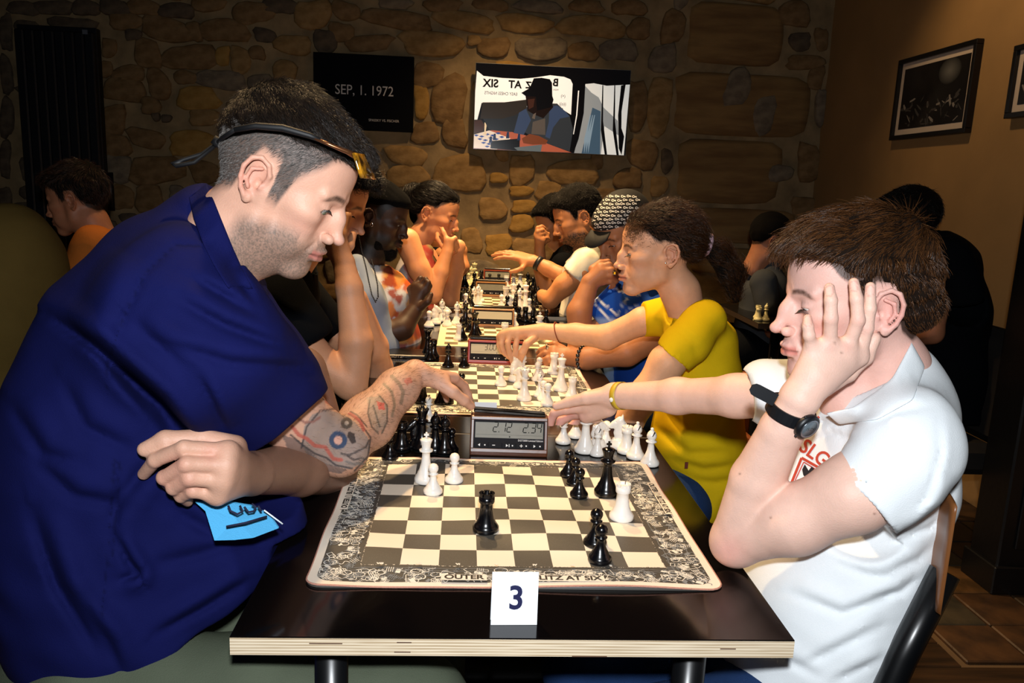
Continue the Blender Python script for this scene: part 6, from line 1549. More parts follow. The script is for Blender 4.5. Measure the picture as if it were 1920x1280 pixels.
def hl(px, py, Y): return (Li @ np.array([*A(px, py, Y), 1]))[:3]
shell_hair('hair', girl, T3, [('b', (-.022, 0, .040), (.110, .086, .096)), ('b', (.038, 0, .054), (.055, .062, .052)), ('b', (-.075, 0, .010), (.048, .066, .060), .02)], HG, mat('hair_base_black', hexc('0a0806'), .9, spec=.1), hg, 14000,
    lambda p: np.where(p[:, 0] > .0, .022, .040), comb_girl, lift=.16, seed=5, jitter=.2, bumpy=.0028, curl=.45, rad=.00034, res=.0042,
    extra=[('c', [hl(1322, 462, 1.1), hl(1350, 478, 1.1), hl(1372, 515, 1.1), hl(1378, 560, 1.1)], [.018, .032, .034, .014])], freq=110, lo=(-.26, -.13, -.16))
strands('curly_front', girl, *(lambda P, Q: (P, np_normals(P, Q)))(*H3.nets()), np.exp(-((H3.nets()[0]-np.array([.065, .04, .075]))**2).sum(1)/.0009)+1e-12, T3, 1500, .020, lambda P: np.tile(np.array([-.6, .1, .5]), (len(P), 1)), hgc, lift=.6, curl=1.0, rad=.0003, seed=9, npt=8)
hc = Vector(A(1327, 459, 1.10)); MB().tube([hc+Vector((.010*math.sin(a)*.5, .022*math.cos(a), .024*math.sin(a))) for a in np.linspace(0, 5.8, 14)], .006, mat('pale_pink_scrunchie', hexc('cfa9b4'), .8, bump=1, bscale=300), 8, closed=True).build('hair_tie', girl)
ea = A(1248, 493, 1.02); MB().lathe([(.0018, -.002), (.0026, 0), (.0018, .002)], mat('silver', hexc('d8d8dc'), .15, 1.0), 10, Matrix.Translation(ea)).build('earring', girl)
yel = cloth('yellow_jersey', hexc('d9b512'), var=.05, bump=.3)
ysh = make_shirt('t_shirt', girl, yel, (.14, .84, .46), (.68, 1.38, 1.13), .006,
    [(1285, 590, 1.12, .050), (1312, 645, 1.12, .086), (1312, 730, 1.12, .106), (1308, 820, 1.12, .112), (1330, 905, 1.12, .112), (1350, 960, 1.12, .105)], 1.25,
    [[(1322, 600, 1.02, .052), (1290, 640, .98, .050), (1238, 690, .955, .049)], [(1270, 590, 1.2, .055), (1200, 600, 1.25, .048)]],
    [(A(1256, 664, .95), np.array([-.62, 0, -.78]), .10), (A(1204, 600, 1.25), np.array([-1, 0, -.05]), .08)],
    [((1275, 575, 1.12), (1245, 500, 1.12), .050, .07)], bottom=.47, ymax=1.14,
    creases=[([(1230, 800), (1290, 850), (1370, 850)], 9, .010, 's'), ([(1260, 860), (1320, 880), (1390, 870)], 8, .008, 's'), ([(1290, 720), (1340, 740), (1390, 700)], 9, .007, 's'), ([(1250, 600), (1300, 640), (1310, 690)], 5, .004, 'g'), ([(1240, 760), (1280, 800), (1330, 820)], 8, .007, 's'), ([(1300, 900), (1340, 905), (1390, 895)], 7, .006, 's'), ([(1214, 628), (1250, 652), (1300, 684)], 3, .003, 'g')])
MB().box((-.004, -.001, -.008), (.004, .001, .008), mat('brown_tag', hexc('6b2b18'), .7)).build('hem_tag', ysh, tuple(A(1287, 872, .985)))
bg = bvh_of(ysh); drape('printed_motif', ysh, bg, [[(1212, 626), (1222, 624), (1220, 634), (1211, 640)]], mat('grey_blue_print', hexc('5b6590'), .8), .002)
seat_legs(girl, jeans, .48, 1.02, 1.20, .16, z_hip=.51, r=.064, name='jeans', footx=.2)
mb = MB(); n = 40; ax_ = _n(A(1080, 626, 1.33)-w3); cq = w3+(A(1080, 626, 1.33)-w3)*.45; b1 = _n(np.cross(ax_, [0, 0, 1])); b2 = np.cross(ax_, b1)
pts = [cq+(math.cos(a)*b1+math.sin(a)*b2)*.029+ax_*.010*math.sin(a) for a in np.linspace(0, 6.283, n, endpoint=False)]
mb.tube(pts, .0016, mat('copper_thread', hexc('8a3f1c'), .5), 6, closed=True); o = mb.build('bracelet'); tag(o, 'thin reddish thread bracelet on the wrist of the girl in yellow', 'bracelet')
# ---- her chair
def wood_chair(name, label, x, y, face, color='7a4a26', top=.86, back=True):
    e = empty(name, (x, y, 0), 0 if face > 0 else math.pi); tag(e, label, 'chair', 'wooden cafe chairs'); m = mat('chair_wood_'+color, hexc(color), .4, color2=lin(tuple(c*.8 for c in [int(color[i:i+2], 16)/255. for i in (0, 2, 4)])), vscale=7, stretch=(1, 1, .2))
    MB().box((-.20, -.20, .43), (.20, .20, .455), m, .008).build('seat', e)
    for s_ in (-1, 1):
        MB().box((-.215, s_*.18-.018, 0), (-.18, s_*.18+.018, top), m, .005).build('rear_post', e); MB().box((.155, s_*.17-.016, 0), (.19, s_*.17+.016, .43), m, .005).build('front_leg', e)
    MB().box((-.207, -.165, top-.10), (-.188, .165, top-.01), m, .004).build('backrest', e); MB().box((-.205, -.165, .58), (-.19, .165, .63), m, .004).build('back_rail', e); return e
wood_chair('chair', 'reddish brown wooden chair behind the girl in yellow', .54, 1.12, -1, '8a4a22', .80)
# ================================================================ the other players
dk_h = hair_mat('near_black_hair', '070605', '1c1511', .35); shb = mat('hair_base_black', hexc('0a0806'), .9, spec=.1)
HC = ([-.16, -.11, -.08, -.055, -.040, -.030, .000, .008, .020, .030, .045, .060, .078, .10], [-.05, -.055, -.055, -.035, .000, .030, .034, .000, -.005, .034, .048, .062, .072, .074])
def simple_person(label, face, T, base, red, fields, neck, neck_r=(.052, .062), hk=None, pk=None, res=.0036, arm=None, lips=None, brow='1a120d', name='person'):
    H = head_field(T, res, neck=neck, neck_r=neck_r, **(hk or {}))
    armc = arm or base
    def pf(P, i):
        if i == 0: return paint_head(P, base, red, lips or np.array(red)*.85, brow=hexc(brow), **(pk or {}))
        return np.tile(np.array(armc), (len(P), 1)).astype(float)*(1+.05*vnoise(P, 50, 2))[:, None]
    o = skin_object(name, [H]+fields, skin_mat('fair_skin'), pf); tag(o, label, 'person'); return o, H
olive = hexc('c08a62'); olive_red = hexc('a65f45'); dark = hexc('3b2418'); dark_red = hexc('45241a'); lashm = mat('dark_lash', hexc('1c1410'), .5)
# --- 1: man in black tee with his hand over his face
T = place_head(1, NOSE, 681, 438, 1.15, 24, 8, 0, (.98, .97, .97))
Fn = Field((-.62, .86, .72), (-.12, 1.46, 1.22), .0038)
Fn.chain([A(505, 590, .98), A(575, 660, .97), A(652, 716, .97)], [.056, .046, .038], .02); Fn.chain([A(660, 722, .97), A(668, 640, .98), A(655, 540, 1.0), A(645, 495, 1.02)], [.038, .039, .031, .026], .010)
hand_px(Fn, (645, 492, 1.02), .026, [[(640, 440, 1.02), (652, 405, 1.04), (650, 385, 1.06), (645, 370, 1.07)], [(625, 438, 1.02), (632, 395, 1.04), (634, 375, 1.06), (632, 360, 1.07)], [(610, 440, 1.03), (612, 400, 1.05), (614, 382, 1.06), (614, 368, 1.07)], [(598, 448, 1.05), (596, 415, 1.06), (597, 400, 1.07), (598, 390, 1.08)]], s=1.0, thumb=[(640, 480, 1.03), (655, 460, 1.04), (662, 440, 1.06)])
Fn.chain([A(600, 600, 1.38), A(708, 690, 1.36), A(700, 650, 1.30), A(668, 560, 1.22)], [.05, .042, .040, .03], .015)
p1, H = simple_person('man in black T-shirt covering his face with one hand, elbow on the second table', 1, T, hexc('cf9878'), hexc('c0745c'), [Fn], [A(560, 460, 1.15), A(530, 520, 1.15)], hk=dict(jaw=1.0, brow=1.1, eye=.002), pk=dict(stub=hexc('6b5546'), stub_amt=.4, scalp=hexc('1b130e'), scalp_line=HC), arm=hexc('c48e6c'))
eyes(p1, T, iris_b, (1, 0, -.7)); lashes(p1, T, lashm, -.002)
def comb_curl(P): d = P-np.array([-.03, 0, .12]); d[:, 2] -= .05; return d/(np.linalg.norm(d, axis=1, keepdims=True)+1e-9)
shell_hair('hair', p1, T, [('b', (-.020, 0, .046), (.112, .090, .104)), ('b', (.050, 0, .080), (.062, .070, .048))], HC, shb, dk_h, 6000, .028, comb_curl, lift=.6, seed=11, jitter=.4, bumpy=.006, curl=.9, rad=.00045, res=.005, freq=190)
blk_c = cloth('black_cotton', hexc('04060a'), var=.1)
make_shirt('t_shirt', p1, blk_c, (-.88, .82, .46), (-.20, 1.50, 1.20), .008, [(555, 500, 1.15, .055), (520, 560, 1.15, .10), (480, 640, 1.15, .125), (460, 760, 1.15, .135), (460, 900, 1.15, .14)], 1.35,
    [[(520, 560, .98, .075), (570, 630, .97, .070)], [(560, 560, 1.34, .075), (620, 620, 1.38, .062)]], [(A(574, 646, .97), np.array([.45, 0, -.9]), .10), (A(628, 628, 1.38), np.array([.7, 0, -.7]), .09)], [((550, 500, 1.15), (600, 420, 1.15), .055, .08)], ymax=1.15, creases=[([(500, 560), (540, 590), (600, 610)], 7, .006, 's'), ([(470, 620), (520, 640), (560, 650)], 7, .006, 's')])
seat_legs(p1, khaki, -.64, 1.02, 1.26, -.20, r=.08)
# --- 2: dark-skinned man with black head wrap and bead necklace
T = place_head(1, NOSE, 765, 446, 1.90, 17, 6, 0, (1.0, .97, .98))
Fn = Field((-.52, 1.60, .72), (-.06, 2.14, 1.10), .0045)
Fn.chain([A(690, 560, 1.72), A(705, 640, 1.72)], [.055, .045], .02); Fn.chain([A(700, 632, 1.72), A(755, 615, 1.74), A(782, 575, 1.78)], [.045, .036, .027], .015)
hand_px(Fn, (782, 572, 1.78), .026, [[(792, 545, 1.78), (803, 530, 1.78), (800, 548, 1.78), (793, 556, 1.78)], [(784, 538, 1.79), (798, 524, 1.79), (806, 536, 1.80), (802, 548, 1.80)], [(776, 538, 1.80), (788, 522, 1.81), (798, 526, 1.82), (802, 538, 1.82)], [(770, 542, 1.82), (778, 530, 1.83), (786, 530, 1.84), (790, 538, 1.84)]], s=1.0, thumb=[(790, 575, 1.76), (802, 565, 1.75), (808, 552, 1.76)])
p2, H = simple_person('dark-skinned man with black head wrap, earring and bead necklace at the third board', 1, T, dark, dark_red, [Fn], [A(690, 480, 1.9), A(680, 530, 1.9)], hk=dict(lips=1.5, jaw=1.0, eye=.0022, nose=.98), pk=dict(stub=hexc('0f0a08'), stub_amt=.9, scalp=hexc('0a0706'), scalp_line=HC), arm=hexc('41281a'), brow='0a0605')
eyes(p2, T, iris_b, (1, 0, -.5)); lashes(p2, T, lashm)
wrap = mat('black_head_wrap', hexc('050506'), .95, spec=.1, bump=.4, bscale=200)
shell_hair('head_wrap', p2, T, [('b', (-.020, 0, .040), (.104, .082, .092)), ('b', (.040, 0, .052), (.060, .066, .060)), ('c', [(-.10, 0, .02), (-.125, 0, -.02), (-.12, 0, -.07)], [.03, .022, .012])], ([-.2, -.14, -.13, -.07, -.02, .03, .07, .12], [-.08, -.08, -.01, .012, .036, .044, .058, .060]), wrap, None, 0, 0, None, res=.005, bumpy=.0008, ear=False)
shell_hair('beard', p2, T, [('b', (.070, 0, -.108), (.030, .032, .030)), ('c', [(.0, .056, -.05), (.035, .044, -.09), (.068, .0, -.112), (.035, -.044, -.09), (.0, -.056, -.05)], [.010, .014, .020, .014, .010])], None, shb, dk_h, 1500, .008, lambda P: np.tile(np.array([.3, 0, -1.]), (len(P), 1)), res=.005, curl=.8, jitter=.4, ear=False, seed=4)
MB().tube([A(697, 421, 1.80)+np.array([.004*math.sin(a), 0, .006*math.cos(a)]) for a in np.linspace(0, 6.28, 10)], .0012, mat('silver', hexc('d8d8dc'), .15, 1.0), 6, closed=True).build('earring', p2)
def pat_color(base, spots, seed, n=40):
    r = np.random.RandomState(seed); S_ = [(r.uniform(*spots[0]), r.uniform(*spots[1]), r.uniform(5, 16), r.choice(len(spots[2]))) for _ in range(n)]
    def f(P):
        C = np.tile(np.array(hexc(base)), (len(P), 1)).astype(float); u, v = px_of(P)
        C *= (1+.10*np.sin(u*.25+v*.06))[:, None]
        for a, b_, r_, k in S_:
            d = np.hypot(u-a, (v-b_)*.8)*(1+.25*np.sin(3*np.arctan2(v-b_, u-a)+a)); m = np.clip((r_-d)/2.5+.5, 0, 1)*.9; C = C*(1-m[:, None])+np.array(hexc(spots[2][k]))*m[:, None]
        return C
    return f
tiedye = cloth('tie_dye_cotton', hexc('c9c6c4'), attr='paint', var=.08)
p2s = make_shirt('shirt', p2, tiedye, (-.72, 1.54, .50), (-.08, 2.22, 1.12), .009, [(690, 500, 1.9, .055), (715, 560, 1.9, .105), (718, 640, 1.9, .125), (705, 760, 1.9, .13)], 1.3, [[(668, 530, 1.74, .07), (690, 600, 1.72, .062)], [(730, 540, 2.04, .07), (750, 590, 2.08, .06)]],
    [(A(693, 618, 1.72), np.array([.1, 0, -1]), .08), (A(752, 600, 2.08), np.array([.3, 0, -.9]), .08)], [((690, 500, 1.9), (715, 430, 1.9), .055, .07)], color=pat_color('b9bcc4', ((725, 800), (475, 640), ('a8481e', 'c8742a', '8f3a26', 'b9864a')), 3, 60), ymax=1.9)
vest_c = cloth('pale_denim', hexc('8b97ab'), var=.12)
Fv = Field((-.60, 1.56, .66), (-.20, 1.90, 1.08), .007); Fv.chain([A(668, 500, 1.74), A(690, 560, 1.70), A(712, 650, 1.72), A(705, 720, 1.74)], [.042, .055, .058, .06], .03); Fv.plane(A(724, 560, 1.7), np.array([.93, 0, .36]), R=.3); field_obj('open_shirt_front', Fv, vest_c, p2)
nk = MB(); bd = mat('dark_beads', hexc('22262c'), .25); P0 = [(672, 440), (678, 470), (686, 500), (692, 530), (697, 552), (704, 566), (709, 556), (708, 535), (703, 510), (696, 485)]
for (a, b_), (c, d) in zip(P0[:-1], P0[1:]):
    l = math.hypot(c-a, d-b_); n = max(2, int(l/3.0))
    for k in range(n): q = A(a+(c-a)*k/n, b_+(d-b_)*k/n, 1.635); nk.lathe([(.0004, -.0026), (.0024, -.0012), (.0026, .0008), (.0006, .0026)], bd, 7, Matrix.Translation(q))
o = nk.build('necklace'); o['kind'] = 'thing'; tag(o, 'string of dark beads hanging on the pale shirt of the man with the head wrap', 'necklace')
seat_legs(p2, blk_c, -.55, 1.80, 2.02, -.16, r=.078)
# --- 3: woman with her hand at her mouth
T = place_head(1, EYE, 846, 413, 2.50, 17, 16, 0, (.96, .94, .96)); wtan = hexc('cf8f62'); wred = hexc('b06642')
Fn = Field((-.48, 2.18, .74), (-.04, 2.74, 1.12), .0050)
Fn.chain([A(763, 452, 2.34), A(786, 505, 2.32), A(812, 552, 2.32)], [.052, .042, .036], .02); Fn.chain([A(812, 552, 2.32), A(826, 510, 2.34), A(838, 474, 2.36)], [.036, .033, .024], .012)
hand_px(Fn, (838, 474, 2.36), .024, [[(838, 450, 2.36), (832, 436, 2.37), (828, 428, 2.38), (825, 420, 2.39)], [(845, 452, 2.37), (853, 446, 2.38), (856, 456, 2.39), (852, 462, 2.4)], [(847, 458, 2.39), (856, 454, 2.40), (858, 463, 2.41), (853, 468, 2.42)], [(847, 464, 2.40), (855, 462, 2.42), (856, 470, 2.43), (851, 474, 2.44)]], s=1.0, thumb=[(832, 462, 2.38), (822, 448, 2.40), (820, 438, 2.42)])
Fn.chain([A(800, 480, 2.62), A(845, 560, 2.6), A(858, 500, 2.54), A(858, 470, 2.50)], [.045, .036, .030, .024], .015); Fn.ball(A(860, 462, 2.50), (.03, .025, .03), .01)
p3, H = simple_person('woman with pulled-back dark hair and floral top holding her hand to her mouth', 1, T, wtan, wred, [Fn], [A(790, 440, 2.5), A(778, 480, 2.5)], neck_r=(.046, .05), hk=dict(jaw=.92, brow=.7, lips=1.1, eye=.004), pk=dict(scalp=hexc('17100c'), scalp_line=HG), brow='1d130d')
eyes(p3, T, iris_b, (1, .1, -.15)); lashes(p3, T, lashm)
def comb_w(P): d = np.array([-.12, 0, .045])-P; return d/(np.linalg.norm(d, axis=1, keepdims=True)+1e-9)
shell_hair('hair', p3, T, [('b', (-.022, 0, .040), (.106, .083, .092)), ('b', (.040, 0, .056), (.056, .062, .056)), ('b', (-.07, 0, .01), (.045, .062, .055), .02)], HG, shb, dk_h, 3500, .040, comb_w, lift=.08, seed=15, jitter=.12, rad=.0004, res=.0055, extra=[('b', (-.125, 0, .050), (.045, .042, .046))], lo=(-.24, -.13, -.16))
make_shirt('top', p3, cloth('floral_cotton', hexc('d9c7c0'), attr='paint'), (-.62, 2.20, .50), (-.12, 2.80, 1.04), .009, [(782, 478, 2.5, .062), (785, 520, 2.5, .095), (775, 600, 2.5, .11), (770, 680, 2.5, .115)], 1.25, [[(800, 470, 2.44, .03), (790, 500, 2.44, .05)]], [], [((780, 475, 2.5), (800, 430, 2.5), .055, .07)], color=pat_color('d8cdc8', ((770, 830), (450, 600), ('c06a5a', 'b5463a', '8f8a5a')), 6, 40))
seat_legs(p3, blk_c, -.50, 2.40, 2.60, -.15, r=.07)
# --- 4: man with patterned cap
T = place_head(-1, NOSE, 1127, 486, 1.75, 27, 30, 0, (1.0, .97, 1.0)); capsk = hexc('a8704c'); capred = hexc('96553a')
Fn = Field((.14, 1.36, .66), (.66, 2.02, 1.14), .0046)
Fn.chain([A(1172, 590, 1.60), A(1088, 640, 1.56)], [.040, .038], .02); Fn.chain([A(1088, 640, 1.56), A(1086, 585, 1.56), A(1104, 536, 1.58)], [.038, .038, .029], .012)
hand_px(Fn, (1106, 528, 1.58), .028, [[(1125, 500, 1.58), (1142, 496, 1.57), (1152, 506, 1.58), (1150, 516, 1.60)], [(1128, 508, 1.57), (1146, 506, 1.56), (1156, 515, 1.58), (1152, 524, 1.60)], [(1130, 517, 1.57), (1147, 516, 1.56), (1156, 525, 1.58), (1150, 533, 1.60)], [(1130, 527, 1.58), (1144, 527, 1.57), (1150, 535, 1.58), (1144, 541, 1.6)]], s=1.05, thumb=[(1112, 505, 1.60), (1126, 494, 1.62), (1140, 490, 1.62)])
Fn.chain([A(1240, 620, 1.50), A(1175, 660, 1.46), A(1100, 672, 1.50), A(1062, 668, 1.54)], [.05, .042, .034, .028], .015)
hand_px(Fn, (1068, 668, 1.54), .027, [[(1040, 655, 1.55), (1025, 652, 1.56), (1014, 656, 1.57), (1008, 662, 1.58)], [(1038, 662, 1.54), (1022, 662, 1.55), (1012, 668, 1.56), (1008, 674, 1.57)], [(1040, 670, 1.53), (1026, 672, 1.53), (1017, 676, 1.54), (1012, 680, 1.55)], [(1044, 677, 1.52), (1032, 680, 1.52), (1024, 683, 1.53), (1020, 686, 1.54)]], s=1.0, thumb=[(1055, 655, 1.57), (1040, 646, 1.58), (1028, 646, 1.59)])
p4, H = simple_person('man in black cap with white scribbled pattern, chin on his ringed fist', -1, T, capsk, capred, [Fn], [A(1180, 500, 1.78), A(1200, 540, 1.78)], hk=dict(jaw=1.05, eye=.002), pk=dict(stub=hexc('5a4438'), stub_amt=.4, scalp=hexc('4a4644'), scalp_line=HC))
eyes(p4, T, iris_b, (1, 0, -.6)); lashes(p4, T, lashm)
capm = mat('black_cap_cloth', hexc('0c0b0d'), .8, bump=.3, bscale=300)
cap = shell_hair('cap', p4, T, [('b', (-.016, 0, .046), (.106, .084, .094)), ('b', (.040, 0, .054), (.060, .066, .062))], ([-.2, -.12, -.06, -.02, .03, .07, .12], [.0, .005, .03, .040, .046, .052, .055]), capm, None, 0, 0, None, res=.0045, bumpy=0, ear=False)
V = []
for i in range(11):
    a = -1.0+2.0*i/10
    for r_ in (0, 1): V.append(tuple((T @ np.array([.075+.055*math.cos(a)*(.3+r_)*1.0, .060*math.sin(a)*(1+.1*r_), .052-.030*r_*math.cos(a), 1]))[:3]))
o = MB().add(V, [(2*i, 2*i+1, 2*i+3, 2*i+2) for i in range(10)], capm, True).build('visor', cap); md = o.modifiers.new('s', 'SOLIDIFY'); md.thickness = .004
bc = bvh_of(cap); r = np.random.RandomState(8); sp_ = []
for row in range(11):
    for k in range(9):
        x0 = 1098+k*11+(row % 2)*5+r.uniform(-1, 1); y0 = 368+row*7.2+r.uniform(-1, 1)-max(0, (1125-x0))*-.12
        pts = [(x0+4, y0-2), (x0+1, y0-2.4), (x0, y0), (x0+2, y0+1.6), (x0+4, y0+.6), (x0+5, y0-1.4), (x0+6, y0+1), (x0+7.2, y0-1.2), (x0+8, y0+1.2)]
        sp_ += stroke_polys(pts, 1.15)
drape('white_pattern', cap, bc, sp_, mat('white_print', hexc('e6e2da'), .8), .002)
strands('temple_hair', p4, *(lambda P, Q: (P, np_normals(P, Q)))(*H.nets()), ((lambda P: np.exp(-(((P[:, 0]-.0)/.03)**2+((P[:, 2]-.02)/.03)**2))*(np.abs(P[:, 1]) > .06))(H.nets()[0]))+1e-12, T, 1200, .012, lambda P: np.tile(np.array([-.4, 0, -1.]), (len(P), 1)), hs_grey, lift=.2, seed=2, rad=.0004)
blu_c = cloth('royal_blue_jersey', hexc('1c4fb0'), var=.06, attr='paint')
def blue_paint(P):
    C = np.tile(np.array(hexc('1a4cb0')), (len(P), 1)).astype(float); u, v = px_of(P)
    for pts, w_, c in (([(1118, 556), (1135, 572), (1155, 590)], 1.6, 'e8edf4'), ([(1114, 556), (1118, 575), (1150, 605)], 1.3, 'e8edf4'), ([(1145, 535), (1160, 545), (1200, 552)], 1.5, 'e8edf4'), ([(1160, 590), (1166, 570), (1178, 560)], 1.6, '9fb6d8'), ([(1168, 600), (1180, 580), (1196, 572)], 1.6, '9fb6d8'), ([(1150, 600), (1165, 605), (1185, 590)], 2.2, 'c5d3e6')):
        m = np.clip((w_-seg_dist(u, v, pts))/1.0+.5, 0, 1); C = C*(1-m[:, None])+np.array(hexc(c))*m[:, None]
    m = np.clip((u-1148)/8, 0, 1)*.45; C = C*(1-m[:, None])+np.array(hexc('131a3c'))*m[:, None]; m = np.clip((v-592)/8, 0, 1)*(u < 1150)*.7; C = C*(1-m[:, None])+np.array(hexc('8fb0dc'))*m[:, None]; return C
make_shirt('jersey', p4, blu_c, (.18, 1.46, .50), (.74, 2.08, 1.08), .009, [(1200, 530, 1.78, .065), (1205, 590, 1.78, .115), (1205, 680, 1.76, .125), (1215, 780, 1.76, .13)], 1.3, [[(1175, 560, 1.62, .070), (1140, 592, 1.60, .066)], [(1250, 590, 1.55, .07), (1215, 640, 1.50, .062)]],
    [(A(1122, 608, 1.60), np.array([-.75, 0, -.6]), .085), (A(1208, 645, 1.50), np.array([-.8, 0, -.5]), .08)], [((1195, 530, 1.78), (1170, 480, 1.78), .055, .07)], color=blue_paint)
silver = mat('silver', hexc('d8d8dc'), .15, 1.0)
for (a, b_, Y), lab in (((1151, 511, 1.555), 'silver skull-like ring on the fist of the man in the cap'), ((1026, 651, 1.555), 'silver ring on the lower hand of the man in the cap')):
    c = A(a, b_, Y+.008); mb = MB().tube([c+np.array([.004*math.sin(t), .0115*math.sin(t), .0115*math.cos(t)]) for t in np.linspace(0, 6.283, 14, endpoint=False)], .0022, silver, 7, closed=True); mb.box((-.005, -.004, -.006), (.005, .002, .006), silver, .002, Matrix.Translation(c+np.array([0, -.011, 0]))); o = mb.build('ring'); tag(o, lab, 'ring', 'silver rings')
mb = MB(); c = A(1092, 671, 1.505); a0 = _n(A(1100, 672, 1.50)-A(1062, 668, 1.54)); b1 = _n(np.cross(a0, [0, 0, 1])); b2 = np.cross(a0, b1)
for i in range(16):
    a = i*math.pi/8; q = c+(math.cos(a)*b1+math.sin(a)*b2)*.034; mb.lathe([(.0005, -.006), (.006, -.004), (.0065, .004), (.0005, .006)], mat('dark_steel', hexc('50535a'), .25, .9), 8, Matrix.Translation(q))
o = mb.build('bracelet'); tag(o, 'chunky dark metal bracelet on the lower wrist of the man in the cap', 'bracelet')
seat_legs(p4, jeans, .58, 1.68, 1.90, .2, r=.078)
# --- 5: bearded man in white tee, reaching over the fourth board
T = place_head(-1, NOSE, 1038, 440, 2.55, 22, 4, 0, (1.0, .97, .98)); wsk = hexc('bd7f52'); wskr = hexc('a55f3c')
Fn = Field((-.02, 2.26, .74), (.56, 2.96, 1.12), .0050)
Fn.chain([A(1088, 510, 2.40), A(1058, 535, 2.40), A(1032, 562, 2.42)], [.052, .042, .036], .02); Fn.chain([A(1032, 562, 2.42), A(1020, 556, 2.60), A(1016, 552, 2.66)], [.036, .028, .024], .01)
Fn.chain([A(1095, 500, 2.66), A(1060, 520, 2.68), A(1028, 504, 2.72), A(1000, 488, 2.75)], [.045, .040, .034, .025], .012)
hand_into(Fn, A(1000, 488, 2.75), A(950, 474, 2.76)-A(1000, 488, 2.75), (.2, -.5, 1), 1, 1.0, curl=(8, 14, 10), spread=(8, 3, -2, -8))
p5, H = simple_person('bearded man in white T-shirt and black wristband reaching across the fourth board', -1, T, wsk, wskr, [Fn], [A(1095, 440, 2.55), A(1105, 480, 2.55)], hk=dict(jaw=1.05, eye=.002), pk=dict(stub=hexc('140e0a'), stub_amt=.9, scalp=hexc('0f0b08'), scalp_line=HC))
eyes(p5, T, iris_b, (1, 0, -.7)); lashes(p5, T, lashm)
shell_hair('hair', p5, T, [('b', (-.020, 0, .044), (.106, .086, .100)), ('b', (.045, 0, .070), (.058, .066, .052))], HC, shb, dk_h, 4000, .012, comb_curl, lift=.6, seed=21, jitter=.4, bumpy=.003, curl=.6, rad=.00045, res=.0055)
shell_hair('beard', p5, T, [('b', (.072, 0, -.106), (.026, .030, .024)), ('c', [(.004, .060, -.04), (.03, .046, -.085), (.070, .0, -.112), (.03, -.046, -.085), (.004, -.060, -.04)], [.007, .012, .016, .012, .007])], None, shb, dk_h, 1500, .008, lambda P: np.tile(np.array([.3, 0, -1.]), (len(P), 1)), res=.0055, jitter=.4, ear=False, seed=4)
make_shirt('t_shirt', p5, cloth('off_white_cotton', hexc('e2dccb'), attr='paint'), (.12, 2.22, .52), (.62, 2.90, 1.08), .009, [(1105, 470, 2.55, .060), (1100, 520, 2.55, .10), (1100, 600, 2.55, .115), (1110, 700, 2.55, .12)], 1.3, [[(1098, 492, 2.42, .066), (1076, 516, 2.40, .058)], [(1095, 490, 2.68, .06), (1072, 508, 2.68, .05)]],
    [(A(1074, 518, 2.40), np.array([-.6, 0, -.75]), .08), (A(1068, 512, 2.68), np.array([-.85, 0, -.4]), .07)], [((1100, 468, 2.55), (1082, 430, 2.55), .055, .07)], color=pat_color('ddd8c8', ((1050, 1060), (475, 490), ('9a92a0', 'a8a0ac')), 9, 2))
mb = MB(); c = A(1010, 494, 2.74); a0 = _n(A(1028, 504, 2.72)-A(1000, 488, 2.75)); b1 = _n(np.cross(a0, [0, 0, 1])); b2 = np.cross(a0, b1); V = []
for i in range(24):
    a = i*math.pi/12
    for s_ in (-1, 1): V.append(c+(math.cos(a)*b1+math.sin(a)*b2)*.031+a0*.011*s_)
o = mb.add(V, [(2*i, 2*i+1, (2*i+3) % 48, (2*i+2) % 48) for i in range(24)], rub, True).build('wristband'); md = o.modifiers.new('s', 'SOLIDIFY'); md.thickness = .003; tag(o, 'black wristband on the outstretched arm of the man in the white T-shirt', 'wristband')
seat_legs(p5, blk_c, .55, 2.44, 2.66, .2, r=.075)
# --- 6: dark-haired player at the farthest board, hand on his brow
T = place_head(-1, NOSE, 1010, 446, 3.30, 30, 0, 0, (1, .97, 1))
Fn = Field((-.05, 3.0, .74), (.50, 3.5, 1.2), .006)
Fn.chain([A(1050, 500, 3.16), A(1022, 545, 3.14)], [.048, .040], .02); Fn.chain([A(1022, 545, 3.14), A(1012, 500, 3.12), A(1012, 462, 3.12)], [.038, .034, .026], .012)
hand_px(Fn, (1012, 462, 3.12), .025, [[(1006, 440, 3.11), (1008, 427, 3.11), (1016, 424, 3.12), (1022, 428, 3.13)], [(1008, 447, 3.1), (1008, 434, 3.1), (1018, 431, 3.11), (1024, 436, 3.12)], [(1012, 450, 3.1), (1012, 440, 3.1), (1020, 438, 3.11), (1026, 443, 3.12)], [(1018, 452, 3.1), (1018, 446, 3.1), (1026, 446, 3.11), (1030, 450, 3.12)]], s=1.1, thumb=[(1018, 456, 3.13), (1026, 448, 3.13), (1028, 438, 3.13)])
p6, H = simple_person('dark-haired player in black resting his brow on his hand at the farthest board, right side', -1, T, wsk, wskr, [Fn], [A(1055, 450, 3.3), A(1062, 480, 3.3)], res=.005, pk=dict(scalp=hexc('0f0b08'), scalp_line=HC))
shell_hair('hair', p6, T, [('b', (-.020, 0, .044), (.106, .086, .098)), ('b', (.045, 0, .066), (.060, .066, .052))], HC, shb, dk_h, 1500, .014, comb_curl, lift=.5, seed=22, jitter=.4, rad=.0005, res=.007)
make_shirt('shirt', p6, blk_c, (.08, 2.95, .52), (.62, 3.62, 1.1), .011, [(1060, 470, 3.3, .06), (1062, 510, 3.3, .10), (1062, 600, 3.3, .12), (1065, 660, 3.3, .12)], 1.3, [[(1055, 495, 3.16, .06), (1042, 515, 3.15, .054)]], [(A(1038, 520, 3.15), np.array([-.5, 0, -.8]), .08)], [])
